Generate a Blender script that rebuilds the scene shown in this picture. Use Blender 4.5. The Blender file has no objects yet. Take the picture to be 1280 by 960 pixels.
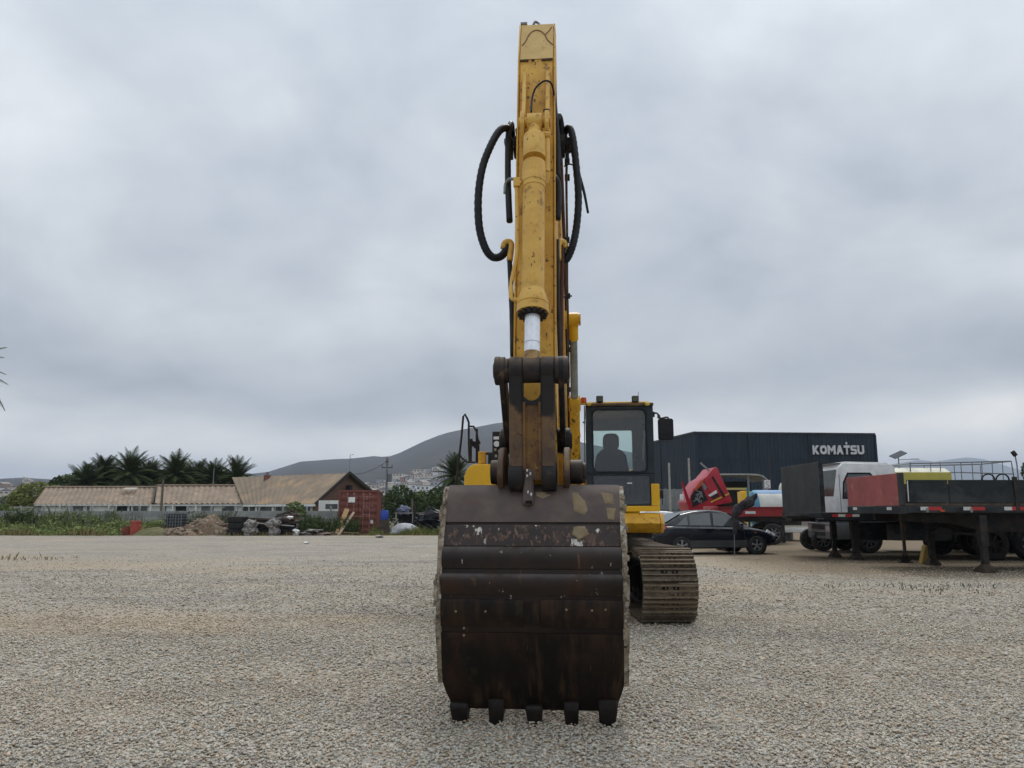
import bpy, bmesh, math, random
import numpy as np
from mathutils import Vector, Matrix, noise as mnoise
R = math.radians
rng = random.Random(7)
scene = bpy.context.scene
COL = scene.collection

# ------------------------------------------------------------------ camera
FPX, PITCH, CAMH = 960.0, R(9.28), 1.6
cam_data = bpy.data.cameras.new('camera')
cam = bpy.data.objects.new('camera', cam_data)
COL.objects.link(cam)
cam.location = (0, 0, CAMH)
cam.rotation_euler = (R(90) + PITCH, 0, 0)
cam_data.sensor_width = 36
cam_data.lens = 36 * FPX / 1280
cam_data.clip_start = 0.1
cam_data.clip_end = 40000
scene.camera = cam

# ------------------------------------------------------------------ world, sun, exposure
SUN_EL, SUN_AZ = R(52), R(10)
w = bpy.data.worlds.new('World')
scene.world = w
w.use_nodes = True
nt = w.node_tree
nt.nodes.clear()
def WN(t, **k):
    n = nt.nodes.new(t)
    for a, b in k.items():
        setattr(n, a, b)
    return n
def WL(a, b): nt.links.new(a, b)
wout = WN('ShaderNodeOutputWorld')
sky = WN('ShaderNodeTexSky', sky_type='NISHITA', sun_disc=False)
sky.sun_elevation = SUN_EL
sky.sun_rotation = SUN_AZ
bg_sky = WN('ShaderNodeBackground'); bg_sky.inputs[1].default_value = 0.1
WL(sky.outputs[0], bg_sky.inputs[0])
tc = WN('ShaderNodeTexCoord')
sep = WN('ShaderNodeSeparateXYZ'); WL(tc.outputs['Generated'], sep.inputs[0])
def wmath(op, a, b=None):
    n = WN('ShaderNodeMath', operation=op)
    for i, v in enumerate((a, b)):
        if v is None: continue
        if isinstance(v, (int, float)): n.inputs[i].default_value = v
        else: WL(v, n.inputs[i])
    return n.outputs[0]
zc = wmath('MAXIMUM', sep.outputs[2], 0.0)
den = wmath('ADD', zc, 0.34)
cmb = WN('ShaderNodeCombineXYZ')
WL(wmath('DIVIDE', sep.outputs[0], den), cmb.inputs[0])
WL(wmath('DIVIDE', sep.outputs[1], den), cmb.inputs[1])
cmb.inputs[2].default_value = 3.7
n1 = WN('ShaderNodeTexNoise'); n1.inputs['Scale'].default_value = 2.1; n1.inputs['Detail'].default_value = 7; n1.inputs['Roughness'].default_value = 0.52
n1.inputs['Distortion'].default_value = 0.25
WL(cmb.outputs[0], n1.inputs['Vector'])
n2 = WN('ShaderNodeTexNoise'); n2.inputs['Scale'].default_value = 0.75; n2.inputs['Detail'].default_value = 3
WL(cmb.outputs[0], n2.inputs['Vector'])
cl = wmath('ADD', wmath('MULTIPLY', n1.outputs[0], 0.55), wmath('MULTIPLY', n2.outputs[0], 0.45))
rc = WN('ShaderNodeValToRGB')
rc.color_ramp.elements[0].position = 0.38; rc.color_ramp.elements[0].color = (0.66, 0.69, 0.73, 1)
rc.color_ramp.elements[1].position = 0.62; rc.color_ramp.elements[1].color = (1.22, 1.20, 1.165, 1)
WL(cl, rc.inputs[0])
# the cloud deck: pale break near the horizon, darker band above it, lighter overhead
rg = WN('ShaderNodeValToRGB')
cr = rg.color_ramp
cr.interpolation = 'EASE'
cr.elements[0].position = 0.0; cr.elements[0].color = (1.35, 1.30, 1.20, 1)
cr.elements[1].position = 1.0; cr.elements[1].color = (1.25, 1.30, 1.34, 1)
for pos, c in ((0.075, (1.20, 1.16, 1.08)), (0.15, (0.485, 0.512, 0.54)), (0.25, (0.605, 0.638, 0.672)), (0.42, (0.705, 0.743, 0.782)), (0.6, (0.735, 0.79, 0.845))):
    e = cr.elements.new(pos); e.color = c + (1,)
wob = wmath('ADD', zc, wmath('MULTIPLY', wmath('SUBTRACT', n2.outputs[0], 0.5), 0.16))
WL(wob, rg.inputs[0])
mx = WN('ShaderNodeMix', data_type='RGBA', blend_type='MULTIPLY')
mx.inputs[0].default_value = 1.0
WL(rg.outputs[0], mx.inputs[6]); WL(rc.outputs[0], mx.inputs[7])
bg_cl = WN('ShaderNodeBackground'); bg_cl.inputs[1].default_value = 1.0
WL(mx.outputs[2], bg_cl.inputs[0])
mxs = WN('ShaderNodeMixShader'); mxs.inputs[0].default_value = 0.95
WL(bg_sky.outputs[0], mxs.inputs[1]); WL(bg_cl.outputs[0], mxs.inputs[2])
WL(mxs.outputs[0], wout.inputs[0])

sd = bpy.data.lights.new('sun', 'SUN')
sd.energy = 1.5
sd.angle = R(16)
sd.color = (1.0, 0.97, 0.93)
sun = bpy.data.objects.new('sun', sd)
COL.objects.link(sun)
sdir = Vector((math.sin(SUN_AZ) * math.cos(SUN_EL), math.cos(SUN_AZ) * math.cos(SUN_EL), math.sin(SUN_EL)))
sun.rotation_euler = sdir.to_track_quat('Z', 'Y').to_euler()
sun.location = (0, 0, 60)

scene.view_settings.view_transform = 'Standard'
scene.view_settings.look = 'None'
scene.view_settings.exposure = 0.25
scene.view_settings.gamma = 1.0
try:
    scene.cycles.max_bounces = 8
    scene.cycles.transparent_max_bounces = 12
    scene.cycles.use_denoising = True
except Exception:
    pass

# ------------------------------------------------------------------ placement helpers
CP, SP = math.cos(PITCH), math.sin(PITCH)
def P(px, py, d):
    u = (px - 640) / FPX; v = (480 - py) / FPX
    k = d / (CP - v * SP)
    return Vector((u * k, d, CAMH + (SP + v * CP) * k))
def G(px, py):
    u = (px - 640) / FPX; v = (480 - py) / FPX
    k = -CAMH / (SP + v * CP)
    return Vector((u * k, (CP - v * SP) * k, 0))
def hz(py, d):
    return P(640, py, d).z
def proj_y(d, h):
    dh = h - CAMH
    return 480 - FPX * (dh * CP - d * SP) / (d * CP + dh * SP)

# ------------------------------------------------------------------ mesh helpers
def catmull(pts, n=6):
    pts = [Vector(p) for p in pts]
    if len(pts) < 3: return pts
    out = []
    q = [pts[0] * 2 - pts[1]] + pts + [pts[-1] * 2 - pts[-2]]
    for i in range(1, len(q) - 2):
        a, b, c, d = q[i - 1], q[i], q[i + 1], q[i + 2]
        for k in range(n):
            t = k / n
            out.append(0.5 * ((2 * b) + (c - a) * t + (2 * a - 5 * b + 4 * c - d) * t * t + (3 * b - a - 3 * c + d) * t ** 3))
    out.append(pts[-1])
    return out

class MB:
    def __init__(s):
        s.v = []; s.f = []; s.r = []
    def add(s, vs, fs):
        o = len(s.v)
        s.r.append((o, len(s.f)))
        s.v.extend([tuple(x) for x in vs])
        s.f.extend([tuple(i + o for i in f) for f in fs])
        return s
    def box(s, c, d, rot=None):
        hx, hy, hz_ = d[0] / 2, d[1] / 2, d[2] / 2
        vs = [Vector((x, y, z)) for x in (-hx, hx) for y in (-hy, hy) for z in (-hz_, hz_)]
        if rot is not None: vs = [rot @ q for q in vs]
        c = Vector(c)
        return s.add([q + c for q in vs], [(0, 1, 3, 2), (4, 6, 7, 5), (0, 4, 5, 1), (2, 3, 7, 6), (0, 2, 6, 4), (1, 5, 7, 3)])
    def bb(s, x0, x1, y0, y1, z0, z1):
        return s.box(((x0 + x1) / 2, (y0 + y1) / 2, (z0 + z1) / 2), (x1 - x0, y1 - y0, z1 - z0))
    def beam(s, a, b, w, h, up=(0, 0, 1)):
        a = Vector(a); b = Vector(b); t = (b - a).normalized(); up = Vector(up)
        sx = t.cross(up)
        if sx.length < 1e-4: sx = t.cross(Vector((0, 1, 0)))
        sx.normalize(); sy = sx.cross(t).normalized()
        vs = [p + sx * i * w / 2 + sy * j * h / 2 for p in (a, b) for i, j in ((-1, -1), (1, -1), (1, 1), (-1, 1))]
        return s.add(vs, [(3, 2, 1, 0), (4, 5, 6, 7), (0, 1, 5, 4), (1, 2, 6, 5), (2, 3, 7, 6), (3, 0, 4, 7)])
    def prism(s, poly, tv):
        n = len(poly); tv = Vector(tv)
        vs = [Vector(p) for p in poly] + [Vector(p) + tv for p in poly]
        return s.add(vs, [tuple(range(n))[::-1], tuple(range(n, 2 * n))] + [(i, (i + 1) % n, n + (i + 1) % n, n + i) for i in range(n)])
    def prism_x(s, yz, x0, x1):
        return s.prism([(x0, y, z) for y, z in yz], (x1 - x0, 0, 0))
    def prism_y(s, xz, y0, y1):
        return s.prism([(x, y0, z) for x, z in xz], (0, y1 - y0, 0))
    def prism_z(s, xy, z0, z1):
        return s.prism([(x, y, z0) for x, y in xy], (0, 0, z1 - z0))
    def ring(s, outer, inner, tv):
        n = len(outer); tv = Vector(tv)
        o = [Vector(p) for p in outer]; i_ = [Vector(p) for p in inner]
        vs = o + i_ + [p + tv for p in o] + [p + tv for p in i_]
        fs = []
        for k in range(n):
            m = (k + 1) % n
            fs += [(k, m, n + m, n + k), (2 * n + m, 2 * n + k, 3 * n + k, 3 * n + m), (m, k, 2 * n + k, 2 * n + m), (n + k, n + m, 3 * n + m, 3 * n + k)]
        return s.add(vs, fs)
    def cyl(s, a, b, r0, r1=None, n=16, caps=True):
        if r1 is None: r1 = r0
        a = Vector(a); b = Vector(b); t = (b - a).normalized()
        x = t.orthogonal().normalized(); y = t.cross(x)
        vs = []
        for p, r in ((a, r0), (b, r1)):
            for k in range(n):
                q = 2 * math.pi * k / n
                vs.append(p + x * math.cos(q) * r + y * math.sin(q) * r)
        fs = [(k, (k + 1) % n, n + (k + 1) % n, n + k) for k in range(n)]
        if caps: fs += [tuple(range(n))[::-1], tuple(range(n, 2 * n))]
        return s.add(vs, fs)
    def lathe(s, prof, a, axis, n=20, caps=True):
        a = Vector(a); t = Vector(axis).normalized()
        x = t.orthogonal().normalized(); y = t.cross(x)
        vs = []
        for r, h in prof:
            for k in range(n):
                q = 2 * math.pi * k / n
                vs.append(a + t * h + (x * math.cos(q) + y * math.sin(q)) * r)
        fs = []
        for j in range(len(prof) - 1):
            for k in range(n):
                m = (k + 1) % n
                fs.append((j * n + k, j * n + m, (j + 1) * n + m, (j + 1) * n + k))
        if caps: fs += [tuple(range(n))[::-1], tuple(range((len(prof) - 1) * n, len(prof) * n))]
        return s.add(vs, fs)
    def tube(s, pts, r, n=8, smooth=0, ribs=False):
        pts = catmull(pts, smooth) if smooth else [Vector(p) for p in pts]
        m = len(pts)
        rr = r if hasattr(r, '__len__') else None
        vs = []; x = None
        for i, p in enumerate(pts):
            t = (pts[min(i + 1, m - 1)] - pts[max(i - 1, 0)]).normalized()
            if x is None: x = t.orthogonal().normalized()
            x = (x - t * x.dot(t)).normalized(); y = t.cross(x)
            if rr:
                q = i / max(1, m - 1) * (len(rr) - 1); k0 = min(int(q), len(rr) - 2)
                ra = rr[k0] + (rr[k0 + 1] - rr[k0]) * (q - k0)
            else: ra = r
            if ribs: ra *= 1.0 + (0.07 if i % 2 else -0.05)
            for k in range(n):
                a = 2 * math.pi * k / n
                vs.append(p + x * math.cos(a) * ra + y * math.sin(a) * ra)
        fs = [(i * n + k, i * n + (k + 1) % n, (i + 1) * n + (k + 1) % n, (i + 1) * n + k) for i in range(m - 1) for k in range(n)]
        fs += [tuple(range(n))[::-1], tuple(range((m - 1) * n, m * n))]
        return s.add(vs, fs)
    def blob(s, c, rad, n=10, m=7, jit=0.0, seed=0):
        rr = random.Random(seed); c = Vector(c)
        vs = []; ph = rr.random() * 50
        for j in range(m + 1):
            th = math.pi * j / m
            for k in range(n):
                a = 2 * math.pi * k / n
                d = Vector((math.sin(th) * math.cos(a), math.sin(th) * math.sin(a), math.cos(th)))
                q = 1 + jit * mnoise.noise(d * 1.7 + Vector((ph, ph, ph))) * 2
                vs.append(c + Vector((d.x * rad[0] * q, d.y * rad[1] * q, d.z * rad[2] * q)))
        fs = [(j * n + k, (j + 1) * n + k, (j + 1) * n + (k + 1) % n, j * n + (k + 1) % n) for j in range(m) for k in range(n)]
        return s.add(vs, fs)
    def mesh(s, name, mat, bevel=0.0, angle=35, flat=False, recalc=True):
        me = bpy.data.meshes.new(name)
        me.from_pydata(s.v, [], s.f)
        if recalc or bevel:
            bm = bmesh.new(); bm.from_mesh(me)
            if recalc:
                bmesh.ops.remove_doubles(bm, verts=bm.verts, dist=1e-6)
                bmesh.ops.recalc_face_normals(bm, faces=bm.faces)
            if bevel:
                es = [e for e in bm.edges if len(e.link_faces) == 2 and e.calc_face_angle(0) > R(30)]
                bmesh.ops.bevel(bm, geom=es, offset=bevel, segments=2 if bevel > 0.015 else 1, affect='EDGES', clamp_overlap=True, profile=0.6)
            bm.to_mesh(me); bm.free()
        if not flat:
            me.shade_smooth()
            me.set_sharp_from_angle(angle=R(angle))
        if mat: me.materials.append(mat)
        return me
    def build(s, name, mat, parent=None, loc=None, rot=None, **k):
        o = bpy.data.objects.new(name, s.mesh(name, mat, **k))
        COL.objects.link(o)
        if parent is not None: o.parent = parent
        if loc is not None: o.location = loc
        if rot is not None: o.rotation_euler = rot
        return o

def each(mb, name, mat, parent=None, **k):      # every shape of the builder becomes an object of its own
    out = []; ends = mb.r[1:] + [(len(mb.v), len(mb.f))]
    for (v0, f0), (v1, f1) in zip(mb.r, ends):
        q = MB(); q.add(mb.v[v0:v1], [tuple(i - v0 for i in f) for f in mb.f[f0:f1]])
        out.append(q.build(name, mat, parent, **k))
    return out
def inst(o, parent, loc=(0, 0, 0), rot=(0, 0, 0), scale=None, name=None):
    c = o.copy()
    COL.objects.link(c)
    c.parent = parent; c.location = loc; c.rotation_euler = rot
    if scale is not None: c.scale = scale
    return c
def thing(name, label, cat, loc=(0, 0, 0), rz=0.0, group=None):
    o = bpy.data.objects.new(name, None)
    o.empty_display_size = 0.3
    COL.objects.link(o)
    o.location = loc; o.rotation_euler = (0, 0, rz)
    return tag(o, label, cat, group)
def tag(o, label, cat, group=None):
    o['label'] = label; o['category'] = cat
    if group: o['group'] = group
    return o
def struct(o, kind='structure'):
    o['kind'] = kind
    return o
def copy_tree(o, parent=None):
    c = o.copy(); COL.objects.link(c); c.parent = parent
    for ch in list(o.children): copy_tree(ch, c)
    return c
def rrect(x0, x1, z0, z1, r, n=5):
    out = []
    for cx, cz, a0 in ((x1 - r, z1 - r, 0), (x0 + r, z1 - r, 90), (x0 + r, z0 + r, 180), (x1 - r, z0 + r, 270)):
        for k in range(n + 1):
            a = R(a0 + 90 * k / n)
            out.append((cx + math.cos(a) * r, cz + math.sin(a) * r))
    return out
def rect_like(x0, x1, z0, z1, n=5):
    return rrect(x0, x1, z0, z1, 0.004, n)

# ------------------------------------------------------------------ materials
def mat(name, col, col2=None, nscale=3.0, rough=0.6, metal=0.0, spots=(), bump=None, contrast=(0.35, 0.65), stretch=None,
        rnd=0.0, spec=None, dust=None):
    m = bpy.data.materials.new(name)
    m.use_nodes = True
    if spec is None: spec = 0.22 if max(col) < 0.09 and rough > 0.3 else 0.4
    t = m.node_tree; N = t.nodes; L = t.links
    b = N['Principled BSDF']
    tc = N.new('ShaderNodeTexCoord')
    def vec(st):
        if not st: return tc.outputs['Object']
        mp = N.new('ShaderNodeMapping'); mp.inputs['Scale'].default_value = st
        L.new(tc.outputs['Object'], mp.inputs[0]); return mp.outputs[0]
    def nz(sc, st=None, detail=6, rg=0.6):
        n = N.new('ShaderNodeTexNoise'); n.inputs['Scale'].default_value = sc; n.inputs['Detail'].default_value = detail
        n.inputs['Roughness'].default_value = rg
        L.new(vec(st), n.inputs['Vector']); return n.outputs[0]
    def mixc(fac, a, bcol):
        x = N.new('ShaderNodeMix'); x.data_type = 'RGBA'
        L.new(fac, x.inputs[0])
        for sck, q in ((x.inputs[6], a), (x.inputs[7], bcol)):
            if isinstance(q, tuple): sck.default_value = q + (1,)
            else: L.new(q, sck)
        return x.outputs[2]
    def step(src, lo, hi):
        r = N.new('ShaderNodeMapRange'); r.interpolation_type = 'SMOOTHSTEP'
        r.inputs[1].default_value = lo; r.inputs[2].default_value = hi
        L.new(src, r.inputs[0]); return r.outputs[0]
    if col2 is None: col2 = tuple(c * 0.8 for c in col)
    c = mixc(step(nz(nscale, stretch), *contrast), col, col2)
    for sp in spots:
        scol, ssc, th = sp[:3]; soft = sp[3] if len(sp) > 3 else 0.03; st = sp[4] if len(sp) > 4 else None
        a = N.new('ShaderNodeMath'); a.operation = 'MULTIPLY'      # wear and painted patches gather in places
        L.new(step(nz(ssc, st), th - 0.03 - soft, th - 0.03 + soft), a.inputs[0]); L.new(step(nz(max(0.35, ssc * 0.16)), 0.40, 0.58), a.inputs[1])
        c = mixc(a.outputs[0], c, scol)
    if dust:
        g = N.new('ShaderNodeNewGeometry'); sx = N.new('ShaderNodeSeparateXYZ'); L.new(g.outputs['Normal'], sx.inputs[0])
        mm = N.new('ShaderNodeMath'); mm.operation = 'MULTIPLY'
        L.new(step(sx.outputs[2], 0.1, 0.9), mm.inputs[0]); L.new(step(nz(5), 0.25, 0.6), mm.inputs[1])
        c = mixc(mm.outputs[0], c, dust)
    if rnd:
        oi = N.new('ShaderNodeObjectInfo')
        hs = N.new('ShaderNodeHueSaturation')
        mr = N.new('ShaderNodeMapRange'); mr.inputs[3].default_value = 1 - rnd; mr.inputs[4].default_value = 1 + rnd
        L.new(oi.outputs['Random'], mr.inputs[0]); L.new(mr.outputs[0], hs.inputs['Value']); L.new(c, hs.inputs['Color'])
        c = hs.outputs[0]
    L.new(c, b.inputs['Base Color'])
    b.inputs['Roughness'].default_value = rough
    b.inputs['Metallic'].default_value = metal
    b.inputs['Specular IOR Level'].default_value = spec
    if bump:
        bn = N.new('ShaderNodeBump'); bn.inputs['Strength'].default_value = bump[1]; bn.inputs['Distance'].default_value = bump[2] if len(bump) > 2 else 0.01
        L.new(nz(bump[0], bump[3] if len(bump) > 3 else None), bn.inputs['Height']); L.new(bn.outputs[0], b.inputs['Normal'])
    return m
def glass(name, tint=(0.75, 0.8, 0.82), refl=0.12):
    m = bpy.data.materials.new(name); m.use_nodes = True
    t = m.node_tree; t.nodes.clear()
    o = t.nodes.new('ShaderNodeOutputMaterial'); tr = t.nodes.new('ShaderNodeBsdfTransparent'); gl = t.nodes.new('ShaderNodeBsdfGlossy')
    tr.inputs[0].default_value = tint + (1,); gl.inputs['Roughness'].default_value = 0.04
    fr = t.nodes.new('ShaderNodeFresnel'); fr.inputs[0].default_value = 1.5
    ad = t.nodes.new('ShaderNodeMath'); ad.operation = 'ADD'; ad.inputs[1].default_value = refl; ad.use_clamp = True
    mx = t.nodes.new('ShaderNodeMixShader')
    t.links.new(fr.outputs[0], ad.inputs[0]); t.links.new(ad.outputs[0], mx.inputs[0])
    t.links.new(tr.outputs[0], mx.inputs[1]); t.links.new(gl.outputs[0], mx.inputs[2]); t.links.new(mx.outputs[0], o.inputs[0])
    return m

RUST = (0.075, 0.028, 0.018)
M_yel = mat('worn_yellow_paint', (0.68, 0.395, 0.065), (0.53, 0.28, 0.04), 2.6, 0.55,
            spots=[((0.30, 0.15, 0.03), 7, 0.64, 0.08), (RUST, 17, 0.665, 0.02), (RUST, 30, 0.66, 0.02, (1, 1, 0.35)), ((0.09, 0.04, 0.02), 5, 0.70, 0.02)], bump=(60, 0.15, 0.004))
M_yelcyl = mat('worn_cylinder_paint', (0.70, 0.43, 0.092), (0.60, 0.345, 0.065), 4, 0.5,
               spots=[((0.32, 0.17, 0.04), 9, 0.64, 0.06), ((0.06, 0.03, 0.03), 11, 0.70, 0.015), (RUST, 34, 0.66, 0.02, (1, 1, 0.5))], bump=(40, 0.12, 0.004))
M_yelrust = mat('rusty_yellow_paint', (0.19, 0.10, 0.028), (0.10, 0.052, 0.02), 6, 0.65,
                spots=[((0.10, 0.05, 0.02), 14, 0.56, 0.06), (RUST, 26, 0.60, 0.03), ((0.34, 0.2, 0.05), 5, 0.66, 0.04)], bump=(50, 0.2, 0.005))
M_yelnew = mat('bright_yellow_paint', (0.76, 0.43, 0.012), (0.68, 0.375, 0.01), 3, 0.4, spots=[((0.25, 0.12, 0.02), 22, 0.72, 0.02)])
M_yeldirty = mat('chipped_yellow_paint', (0.66, 0.37, 0.02), (0.53, 0.27, 0.02), 6, 0.5,
                 spots=[((0.10, 0.045, 0.02), 12, 0.63, 0.03), (RUST, 30, 0.66, 0.02)], bump=(40, 0.2, 0.005))
M_link = mat('dirty_link_steel', (0.12, 0.07, 0.035), (0.045, 0.03, 0.025), 3.0, 0.65, spots=[((0.2, 0.12, 0.04), 9, 0.64, 0.04), (RUST, 25, 0.62, 0.03)], bump=(45, 0.2, 0.005))
def greased(m, z0, z1):
    t = m.node_tree; b = t.nodes['Principled BSDF']; src = b.inputs['Base Color'].links[0].from_socket
    tc = t.nodes.new('ShaderNodeTexCoord'); sx = t.nodes.new('ShaderNodeSeparateXYZ'); t.links.new(tc.outputs['Object'], sx.inputs[0])
    n = t.nodes.new('ShaderNodeTexNoise'); n.inputs['Scale'].default_value = 4; n.inputs['Detail'].default_value = 5; t.links.new(tc.outputs['Object'], n.inputs['Vector'])
    a = t.nodes.new('ShaderNodeMath'); a.operation = 'MULTIPLY_ADD'; a.inputs[1].default_value = 0.5; t.links.new(n.outputs[0], a.inputs[0]); t.links.new(sx.outputs[2], a.inputs[2])
    r = t.nodes.new('ShaderNodeMapRange'); r.interpolation_type = 'SMOOTHSTEP'; r.inputs[1].default_value = z0 + 0.25; r.inputs[2].default_value = z1 + 0.25; t.links.new(a.outputs[0], r.inputs[0])
    x = t.nodes.new('ShaderNodeMix'); x.data_type = 'RGBA'; t.links.new(r.outputs[0], x.inputs[0]); t.links.new(src, x.inputs[6]); x.inputs[7].default_value = (0.018, 0.015, 0.016, 1)
    t.links.new(x.outputs[2], b.inputs['Base Color']); return m
M_cheek = greased(mat('greased_link_steel', (0.15, 0.09, 0.045), (0.075, 0.048, 0.034), 3.0, 0.7, spots=[((0.2, 0.12, 0.04), 9, 0.64, 0.04), (RUST, 25, 0.62, 0.03)], bump=(45, 0.2, 0.005)), 2.38, 2.46)
M_black = mat('black_greasy_steel', (0.014, 0.014, 0.016), (0.028, 0.024, 0.022), 7, 0.5, spots=[((0.07, 0.045, 0.025), 14, 0.64, 0.05)], bump=(35, 0.2, 0.004))
M_boss = mat('dark_pin_steel', (0.022, 0.019, 0.019), (0.045, 0.034, 0.03), 6, 0.55, spots=[((0.13, 0.085, 0.05), 12, 0.63, 0.04)], dust=(0.13, 0.095, 0.065), bump=(35, 0.2, 0.004))
M_rubber = mat('black_rubber', (0.009, 0.010, 0.013), (0.016, 0.017, 0.02), 20, 0.5, bump=(80, 0.2, 0.003))
M_tyre = mat('tyre_rubber', (0.018, 0.018, 0.019), (0.04, 0.037, 0.034), 8, 0.8, bump=(60, 0.3, 0.004))
M_chrome = mat('chromed_rod', (0.80, 0.82, 0.86), (0.70, 0.73, 0.78), 20, 0.28, 0.55)
M_greyrod = mat('dull_grey_rod', (0.30, 0.32, 0.31), (0.22, 0.23, 0.23), 6, 0.45, 0.4)
MUD = (0.30, 0.25, 0.18)
M_buck = mat('bucket_steel', (0.027, 0.0185, 0.0150), (0.015, 0.0105, 0.0088), 2.2, 0.50,
             spots=[((0.042, 0.020, 0.012), 6, 0.60, 0.08, (1, 1, 0.4)), ((0.10, 0.055, 0.025), 13, 0.70, 0.03, (1.3, 1, 0.16)), ((0.45, 0.42, 0.38), 22, 0.70, 0.015, (1, 1, 0.45))], bump=(26, 0.25, 0.006), dust=(0.075, 0.065, 0.062))
M_bucktop = mat('dusty_bucket_plate', (0.112, 0.080, 0.066), (0.066, 0.048, 0.042), 2.5, 0.55,
                spots=[((0.085, 0.05, 0.04), 6, 0.66, 0.04)], bump=(26, 0.2, 0.005))
M_buckscr = mat('scratched_bucket_plate', (0.050, 0.037, 0.034), (0.034, 0.026, 0.025), 3, 0.55,
                spots=[((0.10, 0.062, 0.045), 9, 0.62, 0.05), ((0.16, 0.10, 0.07), 34, 0.61, 0.03, (1, 1, 0.3)), ((0.60, 0.57, 0.53), 11, 0.655, 0.010, (1, 1, 0.38))], bump=(30, 0.25, 0.005))
M_buckrust = mat('rusty_bucket_plate', (0.012, 0.0072, 0.0052), (0.006, 0.0046, 0.004), 2.0, 0.5,
                 spots=[((0.035, 0.017, 0.009), 5, 0.56, 0.10, (1, 1, 0.4)), ((0.040, 0.022, 0.011), 9, 0.60, 0.09, (1.8, 1, 0.14)), ((0.085, 0.05, 0.024), 26, 0.72, 0.03, (1.8, 1, 0.10)), ((0.03, 0.03, 0.014), 4, 0.68, 0.05)], bump=(22, 0.25, 0.006))
M_crust = mat('mud_crust', (0.34, 0.285, 0.21), (0.16, 0.125, 0.09), 16, 0.95, spots=[((0.52, 0.50, 0.45), 24, 0.60, 0.05), ((0.03, 0.022, 0.018), 18, 0.63, 0.05)], bump=(40, 0.9, 0.02))
M_mud = mat('dried_mud', (0.24, 0.19, 0.115), (0.19, 0.14, 0.085), 9, 0.95, bump=(40, 0.5, 0.01))
M_tooth = mat('tooth_steel', (0.008, 0.0065, 0.006), (0.016, 0.011, 0.009), 14, 0.5, 0.0, bump=(30, 0.3, 0.006))
M_shoe = mat('worn_track_steel', (0.19, 0.15, 0.105), (0.115, 0.085, 0.058), 9, 0.65, 0.1, spots=[((0.05, 0.03, 0.02), 15, 0.58, 0.05), ((0.25, 0.20, 0.14), 20, 0.62, 0.04)], rnd=0.28, bump=(45, 0.4, 0.006), dust=(0.22, 0.17, 0.11))
M_chassis = mat('dark_chassis_paint', (0.016, 0.016, 0.017), (0.035, 0.03, 0.026), 5, 0.6, spots=[((0.06, 0.035, 0.02), 10, 0.66, 0.05)])
M_cabpaint = mat('cab_dark_paint', (0.020, 0.030, 0.038), (0.03, 0.042, 0.05), 6, 0.45)
M_seat = mat('seat_fabric', (0.012, 0.013, 0.015), (0.022, 0.022, 0.024), 20, 0.9)
M_glass = glass('tinted_cab_glass', (0.68, 0.79, 0.775), 0.065)
M_carglass = glass('car_window_glass', (0.22, 0.26, 0.27), 0.10)
M_lamp_or = mat('orange_beacon_plastic', (0.55, 0.09, 0.02), None, 5, 0.25)
M_lampglass = mat('work_lamp_lens', (0.05, 0.055, 0.035), (0.08, 0.085, 0.05), 30, 0.2)
M_white = mat('dirty_white_paint', (0.72, 0.72, 0.72), (0.60, 0.60, 0.60), 3, 0.4)
M_whitedull = mat('weathered_white_wall', (0.80, 0.80, 0.78), (0.66, 0.66, 0.64), 1.2, 0.85, spots=[((0.38, 0.37, 0.35), 3, 0.66, 0.05)])
M_grey = mat('grey_painted_metal', (0.20, 0.215, 0.225), (0.15, 0.16, 0.17), 4, 0.5)
M_silver = mat('brushed_silver_letters', (0.62, 0.64, 0.66), (0.52, 0.54, 0.56), 6, 0.4, 0.3)

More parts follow.
